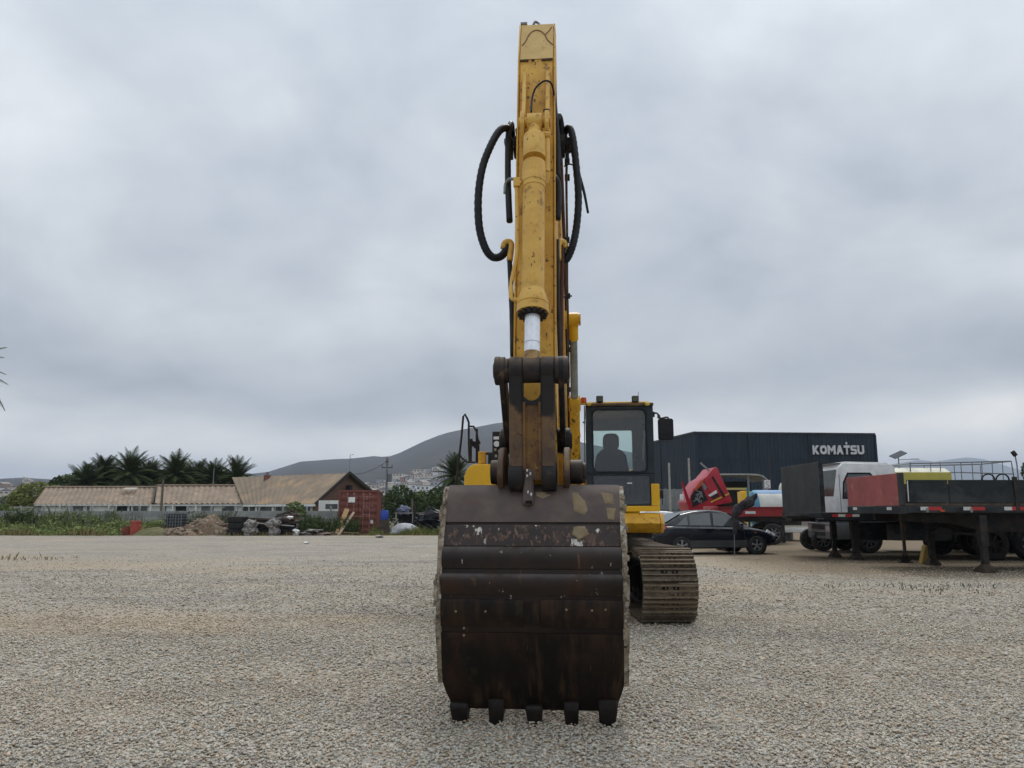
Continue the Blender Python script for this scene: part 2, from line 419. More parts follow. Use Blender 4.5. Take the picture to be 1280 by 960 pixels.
# ------------------------------------------------------------------ ground
def ground_material():
    m = bpy.data.materials.new('gravel_ground'); m.use_nodes = True
    t = m.node_tree; N = t.nodes; L = t.links; b = N['Principled BSDF']
    tc = N.new('ShaderNodeTexCoord'); V = tc.outputs['Object']
    def nz(sc, detail=5, rg=0.55, st=None):
        n = N.new('ShaderNodeTexNoise'); n.inputs['Scale'].default_value = sc; n.inputs['Detail'].default_value = detail; n.inputs['Roughness'].default_value = rg
        if st:
            mp = N.new('ShaderNodeMapping'); mp.inputs['Scale'].default_value = st; L.new(V, mp.inputs[0]); L.new(mp.outputs[0], n.inputs['Vector'])
        else: L.new(V, n.inputs['Vector'])
        return n.outputs[0]
    def step(src, lo, hi):
        r = N.new('ShaderNodeMapRange'); r.interpolation_type = 'SMOOTHSTEP'; r.inputs[1].default_value = lo; r.inputs[2].default_value = hi
        L.new(src, r.inputs[0]); return r.outputs[0]
    def mix(f, a, c, mode='MIX'):
        x = N.new('ShaderNodeMix'); x.data_type = 'RGBA'; x.blend_type = mode
        if isinstance(f, float): x.inputs[0].default_value = f
        else: L.new(f, x.inputs[0])
        for sck, q in ((x.inputs[6], a), (x.inputs[7], c)):
            if isinstance(q, tuple): sck.default_value = q + (1,)
            else: L.new(q, sck)
        return x.outputs[2]
    vo = N.new('ShaderNodeTexVoronoi'); vo.inputs['Scale'].default_value = 24; L.new(V, vo.inputs['Vector'])
    sr = N.new('ShaderNodeSeparateColor'); L.new(vo.outputs['Color'], sr.inputs[0])
    stone = mix(step(sr.outputs[0], 0.0, 1.0), (0.235, 0.22, 0.195), (0.47, 0.45, 0.40))
    stone = mix(step(sr.outputs[1], 0.75, 0.8), stone, (0.40, 0.30, 0.20))
    gap = step(vo.outputs['Distance'], 0.45, 0.75)
    stone = mix(gap, stone, (0.17, 0.15, 0.12))
    stone = mix(step(nz(0.55, 5, 0.65, (0.5, 1.0, 1)), 0.46, 0.68), stone, mix(0.6, stone, (0.20, 0.185, 0.165)))
    dirt = mix(nz(14), (0.44, 0.345, 0.24), (0.35, 0.275, 0.185))
    stone = mix(step(nz(0.8, 6, 0.7, (0.22, 1.6, 1)), 0.50, 0.64), stone, mix(0.45, stone, (0.14, 0.13, 0.115)))
    stone = mix(step(nz(3.0, 5, 0.7, (0.5, 1.2, 1)), 0.52, 0.66), stone, mix(0.35, stone, (0.55, 0.52, 0.46)))
    da = N.new('ShaderNodeAttribute'); da.attribute_name = 'dirt'
    pm = N.new('ShaderNodeMath'); pm.operation = 'MULTIPLY'; pm.inputs[1].default_value = 0.6; L.new(da.outputs['Fac'], pm.inputs[0])
    c = mix(pm.outputs[0], stone, dirt)
    c = mix(step(nz(0.09, 3), 0.35, 0.7), c, mix(0.35, c, (0.27, 0.245, 0.205)))
    # bare earth under the trailers, its tone darkened for shade, and outside the yard
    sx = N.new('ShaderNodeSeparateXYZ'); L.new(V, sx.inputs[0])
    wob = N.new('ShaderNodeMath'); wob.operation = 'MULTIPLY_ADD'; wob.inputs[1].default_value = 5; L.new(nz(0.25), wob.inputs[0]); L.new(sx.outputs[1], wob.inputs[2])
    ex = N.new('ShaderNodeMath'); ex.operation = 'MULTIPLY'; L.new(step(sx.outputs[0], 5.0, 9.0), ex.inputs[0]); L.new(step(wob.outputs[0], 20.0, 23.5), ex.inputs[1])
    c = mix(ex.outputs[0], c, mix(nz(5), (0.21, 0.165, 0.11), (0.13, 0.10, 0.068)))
    fm = N.new('ShaderNodeMath'); fm.operation = 'MULTIPLY'; L.new(step(wob.outputs[0], 51.0, 54.0), fm.inputs[0]); L.new(step(sx.outputs[0], 9.0, 4.0), fm.inputs[1]); far = fm.outputs[0]
    c = mix(far, c, mix(nz(0.5), (0.13, 0.12, 0.06), (0.07, 0.085, 0.03)))
    L.new(c, b.inputs['Base Color'])
    b.inputs['Roughness'].default_value = 0.95; b.inputs['Specular IOR Level'].default_value = 0.2
    bp = N.new('ShaderNodeBump'); bp.inputs['Strength'].default_value = 0.9; bp.inputs['Distance'].default_value = 0.02; bp.invert = True
    L.new(vo.outputs['Distance'], bp.inputs['Height'])
    bp2 = N.new('ShaderNodeBump'); bp2.inputs['Strength'].default_value = 0.6; bp2.inputs['Distance'].default_value = 0.12
    L.new(nz(0.9, 6, 0.6), bp2.inputs['Height']); L.new(bp2.outputs[0], bp.inputs['Normal'])
    L.new(bp.outputs[0], b.inputs['Normal'])
    return m
def gz(x, y):
    if not (-45 < x < 45 and 0 < y < 58): return 0.0
    return 0.030 * mnoise.noise(Vector((x * 0.35, y * 0.45, 6.6))) + 0.012 * mnoise.noise(Vector((x * 1.3, y * 1.3, 2.6))) - 0.008
def dirt(x, y):      # 0..1, how much bare brown dirt shows between the stones
    f = mnoise.fractal(Vector((x * 0.13, y * 0.30, 4.2)), 1.0, 2.0, 4) * 0.9 + mnoise.noise(Vector((x * 0.05, y * 0.09, 9.1))) * 0.5
    f += 0.35 * mnoise.fractal(Vector((x * 0.8, y * 0.8, 2.2)), 1.0, 2.0, 3)
    f += 0.30 * math.exp(-((x + 6.5) / 3.0) ** 2 - ((y - 11.5) / 2.2) ** 2) + 0.35 * math.exp(-((x + 12) / 6) ** 2 - ((y - 24) / 4) ** 2)
    if x > 4: f += 1.3 * max(0.0, min(1.0, (y - 20.2 - mnoise.noise(Vector((x * .5, y * .5, 1))) * 1.5) / 2)) * min(1.0, (x - 4) / 3)
    for k, (a, b0, sl) in enumerate(((0, 27.0, .07), (0, 29.1, .075), (-6, 13.2, .30), (-6, 15.3, .33), (2, 19.0, -.10), (2, 20.6, -.11))):     # worn wheel lanes
        dd = y - (b0 + sl * (x - a) + 0.5 * math.sin(x * .25 + k)); f += 0.30 * math.exp(-(dd / 0.42) ** 2) * (0.5 + mnoise.noise(Vector((x * .3, y * .3, k))))
    f += 0.22 * math.exp(-((x - 7.5) / 4.5) ** 2 - ((y - 8.5) / 3.0) ** 2)
    t = max(0.0, min(1.0, (f - 0.0) / 0.9))
    return t * t * (3 - 2 * t)
def ground():
    mb = MB()
    xs = [-12000, -3000, -600, -120, -60] + [-50, -45] + [v * 0.6 - 40 for v in range(134)] + [45, 50, 60, 120, 600, 3000, 12000]
    ys = [-12000, -3000, -600, -60] + [-20, -10, -5] + [v * 0.5 for v in range(120)] + [65, 80, 100, 200, 600, 3000, 12000]
    vs = [(x, y, gz(x, y)) for y in ys for x in xs]; n = len(xs)
    fs = [(j * n + i, j * n + i + 1, (j + 1) * n + i + 1, (j + 1) * n + i) for j in range(len(ys) - 1) for i in range(n - 1)]
    mb.add(vs, fs)
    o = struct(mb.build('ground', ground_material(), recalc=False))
    at = o.data.attributes.new('dirt', 'FLOAT', 'POINT'); at.data.foreach_set('value', np.array([dirt(v[0], v[1]) for v in vs], dtype=np.float32))
ground()

def gravel():
    pm = mat('gravel_stone', (0.50, 0.47, 0.405), (0.40, 0.372, 0.32), 1.2, 0.85, rnd=0.16, spots=[((0.38, 0.28, 0.18), 0.8, 0.60, 0.05)], bump=(6, 0.3, 0.1))
    t = pm.node_tree; b = t.nodes['Principled BSDF']; src = b.inputs['Base Color'].links[0].from_socket   # dust from the bare patches lies on the stones too
    oi = t.nodes.new('ShaderNodeObjectInfo'); hr = t.nodes.new('ShaderNodeValToRGB'); hr.color_ramp.interpolation = 'CONSTANT'
    cols = ((0.0, (1, 1, 1)), (0.30, (1.03, 0.98, 0.91)), (0.5, (0.95, 1.0, 1.03)), (0.64, (1.08, 0.95, 0.88)), (0.74, (0.80, 0.79, 0.79)), (0.88, (1.12, 1.11, 1.08)), (0.95, (0.66, 0.58, 0.50)))
    hr.color_ramp.elements[0].color = cols[0][1] + (1,); hr.color_ramp.elements[1].position = cols[1][0]; hr.color_ramp.elements[1].color = cols[1][1] + (1,)
    for p_, c_ in cols[2:]: q = hr.color_ramp.elements.new(p_); q.color = c_ + (1,)
    wn = t.nodes.new('ShaderNodeTexWhiteNoise'); wn.noise_dimensions = '1D'; t.links.new(oi.outputs['Random'], wn.inputs['W']); t.links.new(wn.outputs['Value'], hr.inputs[0])
    tm = t.nodes.new('ShaderNodeMix'); tm.data_type = 'RGBA'; tm.blend_type = 'MULTIPLY'; tm.inputs[0].default_value = 1; t.links.new(src, tm.inputs[6]); t.links.new(hr.outputs[0], tm.inputs[7]); src = tm.outputs[2]
    da = t.nodes.new('ShaderNodeAttribute'); da.attribute_type = 'INSTANCER'; da.attribute_name = 'dirt'
    r = t.nodes.new('ShaderNodeMath'); r.operation = 'MULTIPLY'; r.inputs[1].default_value = 0.5; t.links.new(da.outputs['Fac'], r.inputs[0])
    g = t.nodes.new('ShaderNodeNewGeometry'); nn = t.nodes.new('ShaderNodeTexNoise'); nn.inputs['Scale'].default_value = 0.55; nn.inputs['Detail'].default_value = 5; nn.inputs['Roughness'].default_value = 0.65
    mp = t.nodes.new('ShaderNodeMapping'); mp.inputs['Scale'].default_value = (0.5, 1.0, 1); t.links.new(g.outputs['Position'], mp.inputs[0]); t.links.new(mp.outputs[0], nn.inputs['Vector'])
    mr = t.nodes.new('ShaderNodeMapRange'); mr.interpolation_type = 'SMOOTHSTEP'; mr.inputs[1].default_value = 0.46; mr.inputs[2].default_value = 0.68; mr.inputs[4].default_value = 0.55; t.links.new(nn.outputs[0], mr.inputs[0])
    wm_ = t.nodes.new('ShaderNodeMix'); wm_.data_type = 'RGBA'; wm_.blend_type = 'MULTIPLY'; t.links.new(mr.outputs[0], wm_.inputs[0]); t.links.new(src, wm_.inputs[6]); wm_.inputs[7].default_value = (0.62, 0.61, 0.62, 1); src = wm_.outputs[2]
    x = t.nodes.new('ShaderNodeMix'); x.data_type = 'RGBA'; t.links.new(r.outputs[0], x.inputs[0]); t.links.new(src, x.inputs[6]); x.inputs[7].default_value = (0.47, 0.365, 0.245, 1)
    t.links.new(x.outputs[2], b.inputs['Base Color'])
    protos = bpy.data.collections.new('gravel_stones')
    for k in range(7):
        bm = bmesh.new(); bmesh.ops.create_icosphere(bm, subdivisions=2 if k < 4 else 1, radius=0.5)
        sx, sy, sz = 1.0, rng.uniform(0.65, 0.95), rng.uniform(0.45, 0.65)
        off = Vector((k * 7.3, 1.1, 2.2))
        for v in bm.verts:
            q = 1 + 0.55 * mnoise.noise(v.co * 2.1 + off) + 0.2 * mnoise.noise(v.co * 5 + off)
            v.co = Vector((v.co.x * sx * q, v.co.y * sy * q, v.co.z * sz * q))
        me = bpy.data.meshes.new('stone'); bm.to_mesh(me); bm.free()
        for p in me.polygons: p.use_smooth = k < 4
        me.materials.append(pm)
        protos.objects.link(bpy.data.objects.new('stone', me))
    nr = np.random.default_rng(3)
    pts = []; sizes = []; dirts = []
    for d0, d1, dens, smin, smax in ((3.4, 7.6, 2000, 0.010, 0.032), (7.6, 12.0, 850, 0.014, 0.037), (12.0, 30.0, 240, 0.020, 0.046)):
        hw = 0.72 * d1 + 2.0
        n = int(dens * (d1 - d0) * 2 * hw)
        x = nr.uniform(-hw, hw, n); y = nr.uniform(d0, d1, n)
        keep = np.abs(x) < 0.72 * y + 2.0
        if d0 >= 12: keep &= nr.random(n) < (1 - (y - 12) / 18) ** 2.0
        x = x[keep]; y = y[keep]
        dv = np.array([dirt(a, b) for a, b in zip(x.tolist(), y.tolist())])
        keep = nr.random(len(x)) > dv * 0.42     # thinner where bare dirt shows through
        x = x[keep]; y = y[keep]; dirts.append(dv[keep])
        s = nr.uniform(smin, smax, len(x)) * np.where(nr.random(len(x)) < 0.05, 1.5, 1.0)
        pts.append(np.stack([x, y, np.array([gz(a, b) for a, b in zip(x.tolist(), y.tolist())]) + s * 0.16 + nr.uniform(-0.004, 0.006, len(x))], 1)); sizes.append(s)
    for k in range(5):      # stones pushed up round the bucket teeth
        xl = (-.56, -.275, .008, .288, .562)[k]; n = 150
        a = nr.uniform(0, 6.283, n); q = np.abs(nr.normal(0, .055, n)) + .05
        x = .165 + xl * .996 + np.cos(a) * q * 1.5; y = 6.13 - xl * .088 + np.sin(a) * q; sz = nr.uniform(.012, .034, n)
        pts.append(np.stack([x, y, .030 * np.exp(-((q - .07) / .05) ** 2) * nr.uniform(0, 1.1, n) + sz * .1], 1)); sizes.append(sz); dirts.append(np.full(n, .25))
    pts = np.concatenate(pts).astype(np.float32); sizes = np.concatenate(sizes).astype(np.float32)
    me = bpy.data.meshes.new('gravel'); me.vertices.add(len(pts)); me.vertices.foreach_set('co', pts.ravel())
    at = me.attributes.new('size', 'FLOAT', 'POINT'); at.data.foreach_set('value', sizes)
    at2 = me.attributes.new('dirt', 'FLOAT', 'POINT'); at2.data.foreach_set('value', np.concatenate(dirts).astype(np.float32))
    o = bpy.data.objects.new('gravel', me); COL.objects.link(o); struct(o, 'stuff')
    me.materials.append(pm)
    ng = bpy.data.node_groups.new('scatter_stones', 'GeometryNodeTree')
    ng.interface.new_socket('Geometry', in_out='INPUT', socket_type='NodeSocketGeometry')
    ng.interface.new_socket('Geometry', in_out='OUTPUT', socket_type='NodeSocketGeometry')
    N = ng.nodes; L = ng.links
    gi = N.new('NodeGroupInput'); go = N.new('NodeGroupOutput'); ip = N.new('GeometryNodeInstanceOnPoints')
    ci = N.new('GeometryNodeCollectionInfo'); ci.inputs['Collection'].default_value = protos; ci.inputs['Separate Children'].default_value = True
    rv = N.new('FunctionNodeRandomValue'); rv.data_type = 'FLOAT_VECTOR'; rv.inputs[0].default_value = (-0.5, -0.5, 0); rv.inputs[1].default_value = (0.5, 0.5, 6.283)
    na = N.new('GeometryNodeInputNamedAttribute'); na.data_type = 'FLOAT'; na.inputs[0].default_value = 'size'
    L.new(gi.outputs[0], ip.inputs['Points']); L.new(ci.outputs[0], ip.inputs['Instance']); ip.inputs['Pick Instance'].default_value = True
    L.new(rv.outputs[0], ip.inputs['Rotation']); L.new(na.outputs[0], ip.inputs['Scale']); L.new(ip.outputs[0], go.inputs[0])
    md = o.modifiers.new('scatter', 'NODES'); md.node_group = ng
gravel()

# ------------------------------------------------------------------ hills
M_hill = mat('hill_scrub', (0.034, 0.033, 0.033), (0.022, 0.023, 0.024), 0.006, 0.95, spots=[((0.06, 0.052, 0.042), 0.02, 0.6, 0.08)])
M_hillfar = mat('far_hill_scrub', (0.07, 0.065, 0.055), (0.05, 0.05, 0.04), 0.003, 0.95)
def interp(tab, x):
    if x <= tab[0][0]: return tab[0][1]
    for (a, p), (b, q) in zip(tab, tab[1:]):
        if x <= b: return p + (q - p) * (x - a) / (b - a)
    return tab[-1][1]
SKY_L = [(-1400, 612), (-500, 604), (0, 599), (40, 597), (90, 600), (250, 600), (340, 590), (380, 577), (420, 574), (445, 573), (470, 570), (486, 571.5), (502, 566), (530, 552),
         (555, 542), (575, 537.5), (600, 533), (625, 528), (645, 528), (670, 534), (725, 553), (790, 566), (860, 580), (950, 596), (1200, 612), (1500, 618)]
HF = [(380, -0.05), (520, 0.10), (700, 0.30), (1000, 0.52), (1500, 0.78), (2200, 1.0)]
def hill_z(px, d):
    py = interp(SKY_L, px); ang = max(0.001, PITCH - math.atan((py - 480) / FPX))
    k = interp(HF, d)
    if px < 120: k = interp([(380, -0.05), (520, 0.2), (900, 0.7), (1500, 0.95), (2200, 1.0)], d)
    nn = mnoise.noise(Vector((px * 0.012, d * 0.0022, 0.5))) * 0.10 + mnoise.noise(Vector((px * 0.045, d * 0.006, 7.5))) * 0.035
    k2 = k + nn * max(0.0, min(1.0, k * 3)) * max(0.0, (1 - k)) * 1.5
    return d * math.tan(ang * k2) + CAMH * max(0, k)
def xz_at(px, d): return (px - 640) / FPX * d * 1.013
def hills(name, tab, zf, dists, pxs, m):
    mb = MB(); n = len(pxs)
    vs = []
    for d in dists:
        for px in pxs: vs.append((xz_at(px, d), d, zf(px, d)))
    # back slope so that the ridge is a ridge
    dl = dists[-1]
    for k, q in ((1.25, 0.55), (1.6, -0.02)):
        for px in pxs: vs.append((xz_at(px, dl) * k, dl * k, zf(px, dl) * q - (1 if q < 0 else 0)))
    rows = len(dists) + 2
    mb.add(vs, [(j * n + i, j * n + i + 1, (j + 1) * n + i + 1, (j + 1) * n + i) for j in range(rows - 1) for i in range(n - 1)])
    return struct(mb.build(name, m, angle=180))
hills('mountain', SKY_L, hill_z, [380, 450, 520, 600, 700, 800, 900, 1000, 1150, 1300, 1500, 1700, 1950, 2200], [-1400, -1000, -700, -400, -200] + list(range(-100, 960, 10)) + [1000, 1100, 1200, 1500], M_hill)
SKY_R = [(900, 612), (1000, 598), (1060, 586), (1095, 582), (1115, 579), (1142, 574.5), (1160, 577), (1180, 574), (1202, 571.5), (1222, 574), (1240, 580), (1268, 589), (1290, 592), (1350, 588), (1450, 598), (1700, 606), (2200, 614)]
def hill_zr(px, d):
    py = interp(SKY_R, px); ang = max(0.001, PITCH - math.atan((py - 480) / FPX))
    k = interp([(4500, -0.02), (6000, 0.45), (8000, 1.0)], d)
    return d * math.tan(ang * k) + 1
hills('far_hills', SKY_R, hill_zr, [4500, 5200, 6000, 7000, 8000], list(range(900, 1500, 10)) + [1600, 1700, 1900, 2200], M_hillfar)

# town on the lower slopes
def town():
    cols = [(0.82, 0.80, 0.77), (0.76, 0.68, 0.57), (0.88, 0.87, 0.86), (0.40, 0.25, 0.18), (0.50, 0.52, 0.55)]
    wm = [mat('house_wall_paint', c, None, 0.3, 0.9) for c in cols]
    wd = mat('house_window_dark', (0.04, 0.045, 0.05), None, 1, 0.3)
    roofm = mat('house_roof_sheet', (0.22, 0.17, 0.15), (0.30, 0.28, 0.27), 0.3, 0.8)
    protos = []
    for k in range(5):
        wd_, dp, h = rng.uniform(8, 13), 8, rng.uniform(5, 9)
        root = thing('hillside_house', 'pale box house among others on the hillside below the mountain', 'house', (0, 0, -900), group='houses on the hillside below the mountain')
        MB().bb(-wd_ / 2, wd_ / 2, 0, dp, -6, h).build('wall', wm[k], root)
        mb = MB(); mb.prism_y([(-wd_ / 2 - .4, h + .02), (wd_ / 2 + .4, h + .02), (0, h + 2.2)], -0.4, dp + .4) if k % 2 else mb.bb(-wd_ / 2 - .3, wd_ / 2 + .3, -.3, dp + .3, h + .02, h + .4)
        mb.build('roof', roofm, root)
        mb = MB()
        for i in range(3):
            for z in (1.2, h - 2.2): mb.bb(-wd_ / 2 + wd_ * (i + .5) / 3 - .8, -wd_ / 2 + wd_ * (i + .5) / 3 + .8, -0.12, 0.05, z, z + 1.3)
        mb.build('window', wd, root)['kind'] = 'stuff'
        protos.append(root)
    spots = []
    for _ in range(105):
        px = rng.uniform(455, 560); t = rng.random() ** 0.8
        d = 640 + 420 * t + rng.uniform(-20, 20)
        if px < 478 and d > 900: continue
        spots.append((px, d))
    for _ in range(36): spots.append((rng.uniform(-30, 120), rng.uniform(560, 1300)))
    used = [False] * 5
    for px, d in spots:
        k = rng.choices(range(5), (4, 3, 4, 1.5, 2))[0]
        r = protos[k]
        if used[k]: r = copy_tree(r)
        used[k] = True
        cn = ('white', 'cream', 'bright white', 'brown', 'blue grey')[k] + (' gabled' if k % 2 else ' flat-roofed')
        r['label'] = f'tiny {cn} house in the hazy town beyond the tiled house' if px < 200 else f'tiny {cn} house on the slope below the mountain, above the dark trees'
        r['group'] = ('houses of the town beyond the tiled house, ' if px < 200 else 'houses on the slope below the mountain, ') + cn
        r.location = (xz_at(px, d), d, hill_z(px, d) - 1.0)
        s = rng.uniform(0.75, 1.2); r.scale = (s, s, s)
        r.rotation_euler = (0, 0, rng.uniform(-0.7, 0.7))
town()

# ------------------------------------------------------------------ vegetation
def leaf_mat(name, a, b, rnd=0.0):
    m = mat(name, a, b, 1.6, 0.75, contrast=(0.3, 0.7), spec=0.3, rnd=rnd)
    return m
M_leafdark = leaf_mat('dark_green_leaves', (0.038, 0.062, 0.020), (0.075, 0.105, 0.032))
M_leafmid = leaf_mat('mid_green_leaves', (0.09, 0.14, 0.03), (0.14, 0.18, 0.05))
M_leafyel = leaf_mat('yellow_green_leaves', (0.15, 0.175, 0.045), (0.21, 0.22, 0.07))
M_leafgrey = leaf_mat('grey_green_leaves', (0.10, 0.115, 0.07), (0.15, 0.155, 0.095))
M_weed = leaf_mat('weed_green', (0.15, 0.215, 0.06), (0.24, 0.27, 0.10))
M_dry = leaf_mat('dry_grass', (0.30, 0.23, 0.11), (0.20, 0.17, 0.07))
M_palm = mat('palm_frond_green', (0.040, 0.060, 0.022), (0.062, 0.080, 0.03), 1.6, 0.85, spec=0.08, rnd=0.3)
M_bark = mat('bark', (0.11, 0.085, 0.06), (0.07, 0.055, 0.04), 6, 0.95, bump=(12, 0.8, 0.03, (1, 1, 0.3)))
M_wood = mat('weathered_pole_wood', (0.16, 0.13, 0.10), (0.10, 0.085, 0.07), 5, 0.9, stretch=(1, 1, 0.1))

def leaves(mb, c, rad, n, size, r, squash=1.0):
    c = Vector(c)
    for _ in range(n):
        while True:
            d = Vector((r.uniform(-1, 1), r.uniform(-1, 1), r.uniform(-1, 1)))
            if 0.15 < d.length < 1: break
        q = d.normalized() * (d.length ** 0.45)
        p = c + Vector((q.x * rad[0], q.y * rad[1], q.z * rad[2]))
        a = Vector((r.gauss(0, 1), r.gauss(0, 1), r.gauss(0, 0.7))).normalized()
        b = a.orthogonal().normalized(); b.rotate(Matrix.Rotation(r.uniform(0, 6.28), 3, a))
        s = size * r.uniform(0.6, 1.4)
        k = a.cross(b)
        mb.add([p - b * s * .5, p + k * s * .32, p + b * s * .6, p - k * s * .32], [(0, 1, 2, 3)])
def tree(label, base, blobs, n, size, m, cat='tree', name='tree', trunk_r=0.15, group=None):
    r = random.Random(int(base[0] * 13 + base[1] * 7))
    base = Vector(base)
    root = thing(name, label, cat, base, group=group)
    tb = MB()
    top = max(b[0][2] for b in blobs)
    fork = Vector((0, 0, top * 0.35))
    tb.tube([(0, 0, -0.05), (0.03, 0.02, fork.z * .5), fork], [trunk_r, trunk_r * .8, trunk_r * .7], 8)
    for c, rad in blobs:
        tb.tube([fork, fork.lerp(Vector(c), .5) + Vector((0, 0, .1)), Vector(c) + Vector((0, 0, rad[2] * .4))], [trunk_r * .6, trunk_r * .35, trunk_r * .1], 6)
    tb.build('trunk', M_bark, root)
    mb = MB()
    tot = sum(b[1][0] * b[1][2] for b in blobs)
    for c, rad in blobs:
        leaves(mb, c, rad, int(n * rad[0] * rad[2] / tot), size, r)
    mb.build('crown', m, root, recalc=False, flat=True)
    return root

def frond_mesh(name, length, droop, seed):
    r = random.Random(seed); mb = MB()
    n = 16; pts = []
    for i in range(n + 1):
        t = i / n
        pts.append(Vector((length * (t - 0.12 * t * t * droop), 0, length * (0.22 * t * (1 - t) - droop * 0.33 * t ** 2.2))))
    mb.tube(pts[::2], [0.05, 0.03, 0.012], 5)
    for i in range(2, n + 1):
        for j in (0, 0.5):
            t = (i - j) / n; k = min(int(t * n), n - 1)
            p = pts[k].lerp(pts[k + 1], t * n - k); d = (pts[k + 1] - pts[k]).normalized()
            ll = length * 0.24 * math.sin(math.pi * min(1, 0.12 + t * 0.86)) * r.uniform(.85, 1.15) + .05
            for sgn in (-1, 1):
                e = p + (d * 0.6 + Vector((0, sgn * 0.75, -0.22))).normalized() * ll
                wv = d * 0.036 * length / 2.6
                mb.add([p - wv, p + wv, e + wv * .2, e - wv * .2], [(0, 1, 2, 3)])
    return mb.mesh(name, M_palm, recalc=False, flat=True)
FR = [frond_mesh('frond', 2.6, dr, 40 + i) for i, dr in enumerate((0.5, 0.9, 1.4))]
def palm(label, base, height, size, nf=38, group='palms behind the long house', seed=0, tr=0.3):
    r = random.Random(seed)
    root = thing('palm_tree', label, 'palm', base, r.uniform(0, 6), group)
    mb = MB(); k = 9
    prof = []
    for i in range(k * 2 + 1):
        prof.append((tr * (1.0 + (0.08 if i % 2 else 0)) * (1.15 - 0.15 * i / (2 * k)), height * i / (2 * k)))
    prof.append((tr * 1.35, height + 0.2)); prof.append((tr * .5, height + 0.6))
    mb.lathe(prof, (0, 0, -0.05), (0, 0, 1), 12)
    mb.build('trunk', M_bark, root)
    for i in range(nf):
        t = i / nf
        el = 84 - 135 * t + r.uniform(-6, 6)
        v = 0 if t < .3 else (1 if t < .65 else 2)
        o = bpy.data.objects.new('frond', FR[v]); COL.objects.link(o); o.parent = root
        o.location = (0, 0, height + 0.35 - 0.3 * t)
        o.rotation_euler = (r.uniform(-.25, .25), -R(el), i * 2.39996 + r.uniform(-.15, .15))
        s = size * r.uniform(0.85, 1.1); o.scale = (s, s, s)
    return root
# palms behind the long house: (pixel of crown centre, distance, frond scale, what is where)
for i, (px, py, d, s, lb) in enumerate([
        (108, 601, 84, 0.95, 'leftmost low palm behind the left end of the long tiled house'),
        (130, 592, 88, 1.0, 'second palm from the left, low and dense, behind the long tiled house'),
        (163, 587, 84, 1.0, 'tallest palm of the row with an upright crown, behind the long tiled house'),
        (187, 596, 88, 1.0, 'low palm just right of the tallest palm of the row'),
        (221, 589, 84, 0.98, 'second tallest palm, upright crown above the joint in the tiled roof'),
        (246, 597, 90, 1.0, 'low dense palm right of the second tallest palm'),
        (268, 596, 86, 0.95, 'dark palm beside the thin lamp mast above the tiled roof'),
        (297, 594, 84, 0.95, 'rightmost palm of the row, fronds arching over the brown gable roof')]):
    c = P(px, py, d)
    palm(lb, (c.x, c.y, 0), c.z - 0.95, s * 1.2, 64, seed=i + 3)
c = P(569, 598, 62)
palm('single palm behind the left handrail of the yellow excavator', (c.x, c.y, 0), c.z - .2, 0.85, 54, None, 55, .25)
c = P(-60, 478, 21)
palm('tall palm at the left edge of the yard, only its frond tips in view', (c.x, c.y, 0), c.z, 0.60, 52, None, 77, .22)

def at(px, d, z=0.0):
    return ((px - 640) / FPX * d * 1.01, d, z)
tree('rounded yellow-green tree beside the left end of the tiled house', at(55, 76), [((0, 0, 2.9), (1.9, 1.5, 1.4)), ((-1.6, .3, 2.3), (1.2, 1.2, 1.2)), ((1.5, .2, 2.7), (1.3, 1.2, 1.3))], 2600, .32, M_leafyel)
tree('grey-green low tree left of the rounded yellow-green tree', at(26, 82), [((0, 0, 1.9), (2.4, 1.6, 1.1)), ((-2.2, .3, 1.5), (1.5, 1.2, .9))], 1500, .34, M_leafgrey)
tree('low bush in front of the far town at the left edge', at(8, 64), [((0, 0, 1.2), (1.8, 1.2, .8)), ((-2.0, 0, 1.0), (1.6, 1.2, .8)), ((1.8, 0, 1.0), (1.3, 1.2, .7))], 1500, .24, M_leafmid, 'bush', 'bush', .1)
tree('dark green bushy tree right of the red container', at(503, 66), [((0, 0, 2.3), (1.3, 1.2, 1.4)), ((-.9, .2, 1.7), (1.1, 1, 1.2)), ((1.1, 0, 1.9), (1.1, 1, 1.2))], 2300, .25, M_leafdark)
tree('mid green tree between the dark bushy tree and the bucket', at(534, 68), [((0, 0, 2.0), (1.4, 1.2, 1.3)), ((1.3, .2, 1.8), (1.3, 1, 1.3)), ((-1.1, .2, 1.5), (1, 1, 1))], 2100, .26, M_leafmid)
tree('dark tree partly hidden behind the edge of the bucket', at(552, 64), [((0, 0, 2.2), (1.2, 1.2, 1.3)), ((1.4, .2, 1.8), (1.3, 1, 1.3))], 1600, .26, M_leafdark)
tree('green sprig of a shrub growing above the timber heap', at(374, 53), [((0, 0, 1.75), (.62, .5, .36)), ((.3, 0, 1.35), (.5, .4, .4))], 500, .16, M_leafmid, 'shrub', 'shrub', .05)
tree('dark conifer clump at the right edge of the photo beyond the trailers', at(1283, 70), [((0, 0, 5.0), (1.0, 1, 1.3)), ((.9, 0, 4.2), (1.2, 1, 1.4)), ((0.2, 0, 3.2), (1.3, 1, 1.2))], 1500, .3, M_leafdark)

